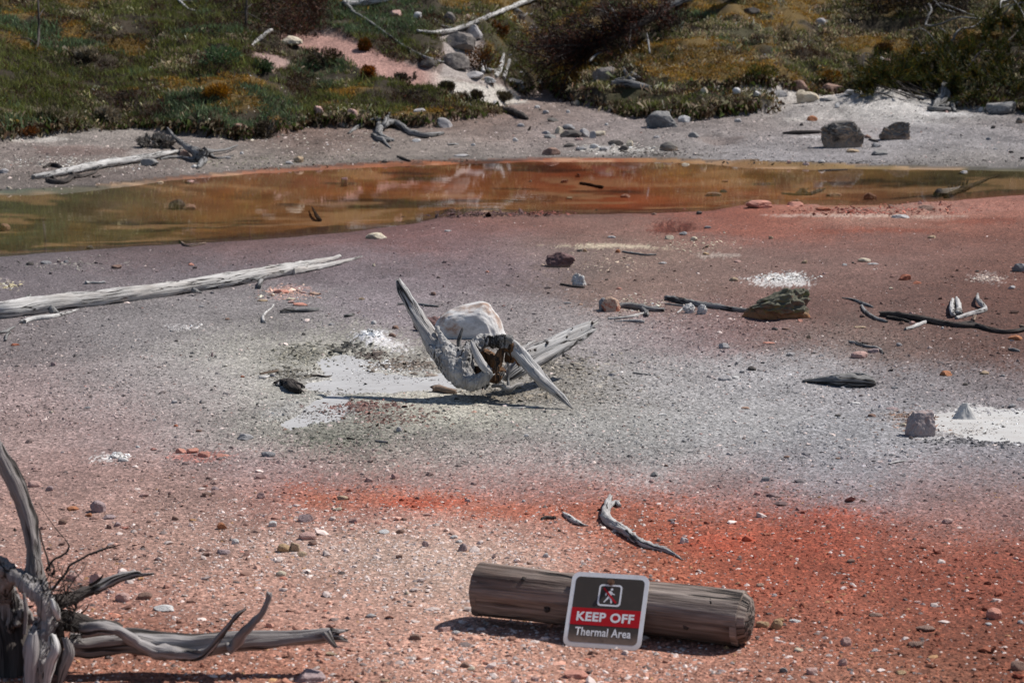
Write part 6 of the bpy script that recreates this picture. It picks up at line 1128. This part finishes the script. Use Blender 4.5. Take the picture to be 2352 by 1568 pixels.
def tri_cloud(name, P, D, Wd, Lh, C, parent=None, seed=1, mat=None, bendz=0.0, kind='stuff', two=False):
    """blades: base points P, unit directions D, widths, lengths, colours"""
    r = np.random.default_rng(seed); n = len(P)
    S = np.cross(D, r.normal(0, 1, (n, 3))); S /= np.linalg.norm(S, axis=1)[:, None] + 1e-9
    A = P - S * Wd[:, None] / 2; B = P + S * Wd[:, None] / 2; T = P + D * Lh[:, None]
    if two:
        M = P + D * Lh[:, None] * .6; T = M + (D * .5 + np.array([0, 0, -bendz])) * Lh[:, None] * .5
        M2 = M + S * Wd[:, None] * .5
        V = np.stack([A, B, M2, T], 1).reshape(-1, 3); k = np.arange(n)[:, None] * 4
        Fc = np.concatenate([k + np.array([0, 1, 2]), k + np.array([0, 2, 3])]); rep = 4
    else:
        V = np.stack([A, B, T], 1).reshape(-1, 3); Fc = np.arange(n * 3).reshape(n, 3); rep = 3
    C4 = np.repeat(np.concatenate([np.clip(C, .003, .8), np.ones((n, 1))], 1), rep, 0)
    o = mesh_obj(name, V, Fc, mat or LEAF, parent, {'tint': ('FLOAT_COLOR', C4)}, smooth=False, origin=None if parent else (0, 30, 0))
    if kind: o['kind'] = kind
    return o

def sample_hill(n, seed, vr=(-75, 335), ur=(-80, 2440)):
    r = np.random.default_rng(seed)
    u = r.uniform(*ur, n); v = r.uniform(*vr, n)
    dx, dy, dz = ray(u, v); a = np.full(n, 22.0); b = np.full(n, 42.0)
    for _ in range(22):
        m = (a + b) / 2; tt = m / dy; ins = H0(ua(dx * tt, m), m) > CH + dz * tt
        b = np.where(ins, m, b); a = np.where(ins, a, m)
    X = dx * b / dy; Y = b
    return X, Y, u, v, r

def plants():
    X, Y, u, v, r = sample_hill(62000, 21)
    veg = veg_mask(X, Y); k = (veg > .3 + .3 * r.random(len(X))) & (fbm(X * 1.9, Y * 2.6, 3, 111) < .30 + .12 * r.random(len(X))); X, Y, u, v, veg = X[k], Y[k], u[k], v[k], veg[k]
    z = H(X, Y); n = len(X)
    och = ochre_field(X, Y, u, v)
    leftness = np.interp(u, [0, 900, 1100, 1400, 2400], [.30, .22, .02, -.16, -.14])
    green = sm(fbm(X * 1.2, Y * 1.2, 3, 101) + leftness, -.12, .22)
    sage = sm(fbm(X * 1.5 + 5, Y * 1.5, 3, 103) + np.where(u < 1000, .08, -.25), .12, .3)
    bare = sm(fbm(X * 2.2, Y * 2.2, 3, 105), .12, .35)
    kind = np.zeros(n, int)                                      # 0 straw 1 green 2 sage 3 ochre moss 4 brown litter
    q = r.random(n)
    kind = np.where(q < .42 + .50 * green + .16 * (u < 1000), 1, 0)
    kind = np.where((r.random(n) < sage * .9), 2, kind)
    kind = np.where(r.random(n) < och * .9, 3, kind)
    kind = np.where((r.random(n) < .26 + .6 * bare) & (kind != 3), 4, kind)
    pal = {0: ((172, 156, 126), .46), 1: ((100, 104, 58), .42), 2: ((88, 104, 74), .36), 3: ((142, 110, 48), .40), 4: ((66, 48, 36), .4)}
    patch = 1.05 + .65 * fbm(X * 1.8, Y * 1.8, 3, 107)
    for kd, nb, hh, wd, spread, nm, lb in ((0, 10, .062, .0055, 1.25, 'dry_grass', 'dry straw coloured grass tussocks over the slope'), (1, 10, .055, .008, 1.1, 'green_grass', 'short green grass over the slope'), (2, 13, .050, .011, 1.3, 'sage_cover', 'grey green low herb cushions on the left slope'), (3, 11, .028, .011, 1.8, 'ochre_moss', 'ochre yellow moss cushions on the slope'), (4, 9, .045, .010, 1.8, 'plant_litter', 'brown dead plant litter between the tufts')):
        m = kind == kd; k = m.sum()
        if not k: continue
        hh_ = hh * np.exp(r.normal(0, .3, k)); bx = np.repeat(X[m], nb); by = np.repeat(Y[m], nb); bz = np.repeat(z[m], nb); N_ = k * nb
        off = r.normal(0, 1, (N_, 2)) * np.repeat(hh_ * .6, nb)[:, None] * spread
        P = np.stack([bx + off[:, 0], by + off[:, 1], bz - .006], 1)
        D = np.stack([r.normal(0, .42 * spread, N_) - .05, r.normal(0, .42 * spread, N_) - .12, np.ones(N_)], 1); D /= np.linalg.norm(D, axis=1)[:, None]
        c, var = pal[kd]; C = lin(c) * np.exp(r.normal(0, var, (N_, 1))) * np.repeat(patch[m], nb)[:, None] * np.exp(r.normal(0, .07, (N_, 3)))
        if kd == 1:
            mixb = np.repeat(r.random(k) < .22, nb)[:, None]; C = np.where(mixb, lin((108, 112, 46)) * np.exp(r.normal(0, .2, (N_, 1))), C)
        o = tri_cloud(nm, P, D, wd * r.uniform(.6, 1.4, N_), np.repeat(hh_, nb) * r.uniform(.6, 1.3, N_), C, seed=kd, two=(kd == 0), bendz=.6)
        tag(o, lb, 'ground cover')
plants()

# hanging grass along the cut turf edges
def fringe():
    X, Y, u, v, r = sample_hill(30000, 33, (190, 340))
    vg = veg_mask(X, Y); k = (vg > .12) & (vg < .75); X, Y, u, v = X[k], Y[k], u[k], v[k]; z = H(X, Y); n = len(X)
    nb = 8; N_ = n * nb
    P = np.stack([np.repeat(X, nb) + r.normal(0, .04, N_), np.repeat(Y, nb) + r.normal(0, .04, N_), np.repeat(z, nb) + .02], 1)
    D = np.stack([r.normal(0, .35, N_), -.7 + r.normal(0, .3, N_), r.normal(.15, .5, N_)], 1); D /= np.linalg.norm(D, axis=1)[:, None]
    q = r.random((N_, 1)); C = np.where(q < .45, lin((70, 52, 36)), np.where(q < .75, lin((132, 120, 98)), lin((76, 88, 42)))) * np.exp(r.normal(0, .3, (N_, 1)))
    tag(tri_cloud('hanging_grass', P, D, .009 * r.uniform(.6, 1.5, N_), .10 * r.uniform(.5, 1.4, N_), C, seed=5, two=True, bendz=.9), 'dry grass hanging over the cut turf edges', 'ground cover')
fringe()

# ================================================================== SHRUBS, BUSH, DEAD TREE, PINES
def blob_cloud(cx, n, rad, r, squash=.7):
    p = r.normal(0, 1, (n, 3)); p /= np.linalg.norm(p, axis=1)[:, None]; rr_ = r.random(n) ** .45
    return cx + p * rr_[:, None] * np.array(rad), p
def shrub(reg, x, yb, w_, h_, c, label, n=900, name='shrub', group='low shrubs on the slope', seed=0, leaf=.03, cat='shrub'):
    r = np.random.default_rng(seed + 50); u_, v_ = rp(reg, x, yb); g = hit(u_, v_); s = REG[reg][0]; W_ = w_ * s / F * g.y / 2; Hh = h_ * s / F * g.y
    root = empty(name, g, label, cat, group)
    cen = np.array([g.x, g.y + W_ * .6, g.z + Hh * .45]); P, Dn = blob_cloud(cen, n, (W_, W_ * .8, Hh * .55), r)
    lump = fbm(P[:, 0] * 9, P[:, 2] * 9 + P[:, 1] * 4, 3, 60 + seed); k = lump > -.28; P, Dn = P[k], Dn[k]; n = len(P)
    D = Dn * .7 + np.array([0, -.1, .5]) + r.normal(0, .4, (n, 3)); D /= np.linalg.norm(D, axis=1)[:, None]
    cs = np.array([lin(q) for q in c]); C = cs[r.integers(0, len(cs), n)] * np.exp(r.normal(0, .25, (n, 1)))
    tri_cloud('foliage', P, D, leaf * .45 * r.uniform(.6, 1.5, n), leaf * r.uniform(.6, 1.6, n), C, root, seed)
    mb = MB()
    for k in range(7):
        a = r.uniform(-1, 1); limb(mb, [g + Vector((r.uniform(-.3, .3) * W_, W_ * .4, -.02)), g + Vector((a * W_ * .5, W_ * .6, Hh * .4)), g + Vector((a * W_ * .9, W_ * .6 + r.uniform(-.2, .2) * W_, Hh * r.uniform(.6, .95)))], [.010, .007, .003], seg=5, n=6, seed=nseed())
    mb.build('stem', DARKW, root); return root
for i, a in enumerate([('A', 2230, 460, 260, 130, [(60, 46, 34), (52, 42, 32), (70, 62, 36)], 'rounded dark brown hump plant in the pink slide'), ('A', 1790, 505, 170, 90, [(66, 84, 56), (58, 72, 46)], 'green cushion shrub beside the pink bare patch'), ('A', 1500, 470, 330, 150, [(74, 98, 66), (66, 88, 58)], 'wide grey green shrub in the middle of the left slope'), ('A', 1490, 690, 200, 110, [(150, 104, 24), (120, 84, 24)], 'bright ochre moss hump on the left slope'), ('A', 1480, 930, 200, 100, [(48, 36, 28), (70, 56, 40), (96, 84, 62)], 'dark overhanging tussock above the far bank'), ('A', 1830, 955, 200, 130, [(52, 44, 36), (80, 72, 56)], 'dark rounded tussock hanging over the far bank'), ('A', 1060, 1020, 250, 80, [(120, 116, 112), (90, 84, 80)], 'dry grey twiggy clump under the turf edge left'), ('A', 110, 940, 300, 70, [(110, 62, 18), (80, 46, 18)], 'rust orange mossy clump at the left foot of the slope'),
     ('B', 150, 355, 80, 80, [(110, 62, 22), (90, 70, 26)], 'small rusty shrub above the pink slide'), ('B', 180, 555, 110, 100, [(150, 84, 24), (96, 60, 26)], 'orange shrub on the lower left of the pink slide'), ('B', 960, 500, 260, 190, [(96, 58, 14), (60, 36, 14), (80, 52, 18)], 'brown orange mossy bank behind the white snag'), ('B', 895, 700, 150, 75, [(72, 62, 48), (56, 46, 38)], 'small dark turf clump below the pink slide'), ('B', 430, 560, 150, 60, [(76, 66, 56), (58, 50, 44)], 'dark flat turf clump on the pink slide'), ('B', 715, 625, 110, 56, [(70, 66, 42), (58, 50, 40)], 'small turf clump beside the white streak'), ('B', 1090, 695, 170, 56, [(86, 80, 60), (70, 62, 48)], 'flat grassy clump at the end of the white streak'), ('B', 1080, 250, 120, 110, [(110, 64, 20), (90, 60, 22)], 'rusty clump above the gully'),
     ('C', 1050, 560, 280, 70, [(120, 84, 22), (92, 62, 18)], 'ochre moss bank at the foot of the right slope'), ('C', 560, 560, 240, 110, [(96, 84, 34), (70, 76, 36)], 'green ochre hump on the right slope'), ('C', 680, 320, 160, 130, [(150, 140, 118), (120, 108, 84)], 'tall straw tussock on the right slope'), ('C', 1390, 380, 120, 80, [(60, 40, 24), (84, 60, 26)], 'dark brown clump on the right slope'), ('A', 590, 420, 150, 80, [(160, 150, 132), (120, 110, 90)], 'pale straw tussock on the left slope'), ('A', 720, 860, 190, 110, [(140, 132, 116), (110, 98, 80)], 'straw tussock above the left far bank'), ('A', 330, 860, 200, 110, [(130, 120, 100), (84, 84, 54)], 'grass tussock at the left foot of the slope')]):
    shrub(a[0], a[1], a[2], a[3], a[4], a[5], a[6], seed=i, n=1000, leaf=.045 if i in (18, 20, 21, 22, 6) else .032)

# fallen dead tree with rusty brown brush
def dead_tree():
    r = np.random.default_rng(77)
    g = hit(*rp('B', 1560, 570)); root = empty('fallen_dead_tree', g, 'fallen dead pine with rusty brown twigs on the right slope', 'tree')
    def q(x, y, rr_, lift): p = hit(*rp('B', x, y)); return p + Vector((0, -lift * .3, lift))
    tr = [q(1480, 470, 0, .10), q(1750, 400, 0, .16), q(2050, 290, 0, .22), q(2352, 150, 0, .3), q(2600, 70, 0, .35), q(2900, -60, 0, .45)]
    mb = MB(); limb(mb, tr, [.02, .035, .045, .05, .055, .06], seg=12, n=60, seed=nseed()); mb.build('trunk', DARKW, root)
    tr2 = [q(2000, 330, 0, .2), q(2200, 240, 0, .3), q(2452, 160, 0, .35), q(2750, 60, 0, .5), q(3000, -80, 0, .5)]
    mb = MB(); limb(mb, tr2, [.015, .03, .035, .045, .045], seg=10, n=50, seed=nseed()); mb.build('trunk', GREYW, root)
    tips = []
    ts = spline([tuple(p) for p in tr], 60)
    for k in range(60):
        i = int(r.uniform(0, 36)); p0 = ts[i]; L_ = r.uniform(.35, .85) * (1.15 - i / 60)
        d = np.array([-.8 + r.normal(0, .45), r.normal(-.1, .5), r.normal(.1, .38)]); d /= np.linalg.norm(d)
        p1 = p0 + d * L_ * .5 + r.normal(0, .04, 3); p2 = p0 + d * L_ + r.normal(0, .08, 3)
        for p in (p1, p2): p[2] = max(p[2], float(H(np.array([p[0]]), np.array([p[1]]))[0]) + .03)
        m2 = MB(); limb(m2, [p0, p1, p2], [.012, .008, .003], seg=5, n=8, seed=nseed()); m2.build('branch', DARKW, root); tips.append((p0, p1, p2))
    for x0, y0, x1, y1, x2, y2 in ((1830, 100, 1870, 160, 1900, 230), (1740, 130, 1800, 150, 1830, 160), (2090, 300, 2100, 360, 2110, 430), (1800, 420, 1740, 450, 1700, 480), (1640, 230, 1720, 260, 1800, 300), (2300, 60, 2270, 100, 2240, 130)):
        m2 = MB(); limb(m2, [q(x0, y0, 0, .12), q(x1, y1, 0, .12), q(x2, y2, 0, .1)], [.006, .012, .012], seg=6, n=9, seed=nseed()); m2.build('branch', GREYW, root)
    Pm, Dm = [], []
    for p0, p1, p2 in tips:
        for k in range(210):
            tq = r.random(); b_ = (p0 * (1 - tq) ** 2 + 2 * p1 * tq * (1 - tq) + p2 * tq * tq) + r.normal(0, .055, 3); d = (p2 - p0) / np.linalg.norm(p2 - p0) * .5 + r.normal(0, .6, 3); Pm.append(b_); Dm.append(d / np.linalg.norm(d))
    Pm = np.array(Pm); Dm = np.array(Dm); n = len(Pm); cs = np.array([lin(c) for c in ((66, 38, 30), (44, 29, 25), (88, 50, 38), (34, 26, 23), (52, 42, 38))])
    tri_cloud('dead_twigs', Pm, Dm, .009 * r.uniform(.6, 1.6, n), .06 * r.uniform(.5, 1.8, n), cs[r.integers(0, 5, n)] * np.exp(r.normal(0, .3, (n, 1))), root, 3)
dead_tree()

# low spreading pine bush at right with dead grey limbs
def low_pine():
    r = np.random.default_rng(88); g = hit(*rp('C', 2000, 700))
    root = empty('low_pine_bush', g, 'low spreading dark green pine bush with bare grey limbs at right', 'bush')
    boughs = []
    for k in range(150):
        x = r.uniform(1230, 2600); ytop = np.interp(x, [1230, 1500, 1750, 1950, 2150, 2600], [600, 520, 440, 300, 150, 60]); yb_ = np.interp(x, [1230, 1700, 1950, 2050, 2600], [650, 660, 700, 735, 745])
        y = ytop + (yb_ - ytop) * r.random() ** .8
        p = hit(*rp('C', x, y)); boughs.append(np.array(p) + np.array([0, 0, r.uniform(.02, .16)]))
    Pm, Dm, base = [], [], []
    for p in boughs:
        ax_ = np.array([r.normal(-.2, .7), r.normal(-.5, .5), r.normal(.45, .3)]); ax_ /= np.linalg.norm(ax_); L_ = r.uniform(.16, .36)
        for s_ in range(3):
            a2 = ax_ + r.normal(0, .35, 3); a2 /= np.linalg.norm(a2)
            for k in range(75):
                tq = r.random(); d = a2 * .8 + r.normal(0, .45, 3) + np.array([0, 0, .2]); Pm.append(p + a2 * L_ * tq + r.normal(0, .012, 3)); Dm.append(d / np.linalg.norm(d)); base.append(tq)
    Pm = np.array(Pm); Dm = np.array(Dm); n = len(Pm); cs = np.array([lin(c) for c in ((58, 64, 26), (44, 54, 24), (82, 76, 24), (98, 74, 22), (36, 40, 24), (66, 46, 26))])
    ci = r.choice(6, n, p=[.24, .26, .16, .10, .18, .06])
    tri_cloud('needles', Pm, Dm, .010 * r.uniform(.6, 1.4, n), .065 * r.uniform(.6, 1.4, n), cs[ci] * np.exp(r.normal(0, .25, (n, 1))), root, 8)
    def q(x, y, lift): p = hit(*rp('C', x, y)); return p + Vector((0, -lift * .4, lift))
    for pts, mt, r0 in (([(1700, -20), (1695, 60), (1760, 110), (1870, 172)], GREYW, .012), ([(1690, 115), (1702, 190), (1668, 240), (1760, 252), (1900, 238), (2060, 212), (2180, 196), (2260, 160), (2352, 100), (2420, 60)], GREYW, .015), ([(1760, 110), (1880, 180), (1960, 165), (2000, 190)], GREYW, .008), ([(1500, 560), (1600, 500), (1720, 440), (1820, 395), (1900, 330), (1990, 265), (2060, 225), (2230, 150)], GREYW, .017), ([(2060, 0), (2150, 12), (2215, 45), (2226, 90), (2190, 130), (2160, 190)], PALEW, .018), ([(1570, 420), (1600, 380), (1660, 420), (1720, 440)], DARKW, .008), ([(1820, 395), (1800, 340), (1760, 260)], GREYW, .008), ([(1620, 180), (1660, 160), (1700, 200)], DARKW, .008), ([(2200, 100), (2280, 130), (2352, 200)], GREYW, .012), ([(1960, 560), (2040, 480), (2160, 420), (2300, 300)], DARKW, .012), ([(1240, 560), (1245, 490), (1290, 440)], DARKW, .008), ([(1540, 300), (1650, 320), (1760, 380)], GREYW, .006), ([(2190, 200), (2196, 260), (2200, 300)], GREYW, .006)):
        m2 = MB(); P_ = [q(x, y, .16 + .05 * math.sin(i * 2)) for i, (x, y) in enumerate(pts)]; limb(m2, P_, [r0 * (1 - .55 * i / len(pts)) for i in range(len(pts))], seg=7, seed=nseed(), bend=.8); m2.build('dead_limb', mt, root)
    mb = MB()
    for k in range(60):
        p = boughs[k * 2]; limb(mb, [np.array(g) + r.normal(0, .1, 3) * [1, 1, .2] + np.array([(p[0] - g.x) * .5, (p[1] - g.y) * .5, .02]), p], [.010, .004], seg=4, n=6, seed=nseed())
    tag(mb.build('twigs', DARKW, root), kind='stuff')
low_pine()

# exposed brown root bank above the pink slide
def brush(reg, x0, x1, y0, y1, n, cols, label, name, cat, seed, lift=.15, leaf=.05):
    r = np.random.default_rng(seed); g = hit(*rp(reg, (x0 + x1) / 2, y1)); root = empty(name, g, label, cat)
    Pm = []
    for k in range(60):
        p = np.array(hit(*rp(reg, r.uniform(x0, x1), r.uniform(y0, y1)))) + np.array([0, 0, r.uniform(0, lift)]); Pm.append(p + r.normal(0, .07, (n // 60, 3)))
    Pm = np.concatenate(Pm); m = len(Pm); D = r.normal(0, 1, (m, 3)) + np.array([0, -.4, .3]); D /= np.linalg.norm(D, axis=1)[:, None]
    cs = np.array([lin(c) for c in cols]); tri_cloud('dead_twigs', Pm, D, .010 * r.uniform(.6, 1.6, m), leaf * r.uniform(.5, 1.8, m), cs[r.integers(0, len(cs), m)] * np.exp(r.normal(0, .3, (m, 1))), root, seed)
    for k in range(16):
        p = hit(*rp(reg, r.uniform(x0, x1), r.uniform(y0, y1))); m2 = MB(); d = Vector((r.normal(0, .25), r.normal(-.05, .1), r.uniform(0, .2)))
        limb(m2, [p, p + d * .6 + Vector((0, 0, .06)), p + d], [.010, .007, .003], seg=5, n=7, seed=nseed()); m2.build('branch', DARKW, root)
brush('A', 1850, 2200, 30, 250, 5400, ((70, 40, 32), (48, 32, 28), (92, 64, 50), (60, 56, 44)), 'dark red brown brush on the bank above the pink slide', 'brush_heap', 'brush', 31)
brush('C', 1230, 1960, -10, 130, 6000, ((44, 30, 24), (30, 24, 22), (62, 44, 32), (40, 40, 28)), 'brush heap at the top right with shade put into its very dark colours', 'brush_heap', 'brush', 32, lift=.25)  # twig colours kept very dark to carry the shade over this root mass

# young dead stems at the top left
FW('A', [(245, 345, 7, 0), (262, 290, 9, 3), (268, 200, 7, 11), (266, 100, 7, 22), (262, 10, 6, 34), (258, -90, 5, 46)], DARKW, 'slender dark dead sapling at the far left of the slope', 'dead_sapling', 'sapling', extra=[[(250, 308, 5, 3), (215, 278, 4, 8), (170, 262, 3, 12), (100, 268, 2, 14)], [(266, 120, 4, 20), (300, 60, 3, 30)]])
FW('A', [(1690, 182, 8, 0), (1690, 120, 8, 8), (1692, 60, 7, 16), (1694, 0, 7, 24), (1696, -90, 6, 38)], DARKW, 'slender dark sapling stem above the short white branch', 'dead_sapling', 'sapling', extra=[[(1692, 60, 4, 16), (1730, 30, 3, 22)]])

# lodgepole pines just above the picture: they throw the shade on the upper slope and stand in the pond's reflection
def pine(x, y, h, seed, src=None):
    z = float(H(np.array([x]), np.array([y]))[0])
    lb = {0: 'tall pine on the slope above the left shade', 1: 'pine above the dark sapling', 2: 'pine above the pink slide', 3: 'pine above the fallen dead tree', 4: 'pine above the dark brush heap', 5: 'rightmost pine above the low pine bush', 6: 'pine far up the left slope', 7: 'pine far up the right slope', 8: 'leftmost pine on the slope', 9: 'pine standing far up behind the gully'}[seed]
    root = empty('lodgepole_pine', (x, y, z), lb, 'pine tree', 'pines on the upper slope')
    if src is not None:
        for ch in src.children: c = ch.copy(); scene.collection.objects.link(c); c.parent = root
        root.scale = (h / src['h0'],) * 3; root.rotation_euler.z = seed * 1.3; del_ = None
        return root
    r = np.random.default_rng(400); mb = MB(); limb(mb, [Vector((x, y, z - .1)), Vector((x, y, z + h * .5)), Vector((x + .05, y, z + h))], [.11, .08, .02], seg=10, n=24, seed=nseed()); mb.build('trunk', wood_mat('bark', (.16, .12, .09), (.09, .065, .05)), root)
    Pm, Dm, bm_ = [], [], MB()
    for k in range(90):
        f_ = r.uniform(.14, .99); L_ = (1.0 - f_) * h * .25 + .18; a = r.uniform(0, 6.283); d = np.array([math.cos(a), math.sin(a), r.uniform(-.15, .35)]); p0 = np.array([x, y, z + h * f_])
        limb(bm_, [p0, p0 + d * L_], [.016, .004], seg=4, n=4, seed=nseed())
        for j in range(110):
            tq = r.uniform(.2, 1); e = d + r.normal(0, .7, 3); Pm.append(p0 + d * L_ * tq + r.normal(0, .05, 3)); Dm.append(e / np.linalg.norm(e))
    bm_.build('branches', DARKW, root)
    Pm = np.array(Pm); n = len(Pm); cs = np.array([lin(c) for c in ((50, 62, 30), (40, 52, 28), (64, 72, 34))])
    tri_cloud('crown', Pm, np.array(Dm), .028 * r.uniform(.6, 1.4, n), .15 * r.uniform(.6, 1.4, n), cs[r.integers(0, 3, n)] * np.exp(r.normal(0, .2, (n, 1))), root, 4, kind=None)
    root['h0'] = h
    return root
p0 = pine(-4.4, 35.6, 4.6, 0)
for i, (x, y, h) in enumerate([(-2.3, 35.2, 5.4), (0.4, 38.5, 5.0), (3.6, 38.5, 5.0), (7.4, 35.8, 4.6), (9.4, 36.2, 5.4), (-6, 50, 8), (9, 52, 8), (-7.2, 39.0, 5.5), (1, 56, 9)]): pine(x, y, h, i + 1, p0)
del p0['h0']
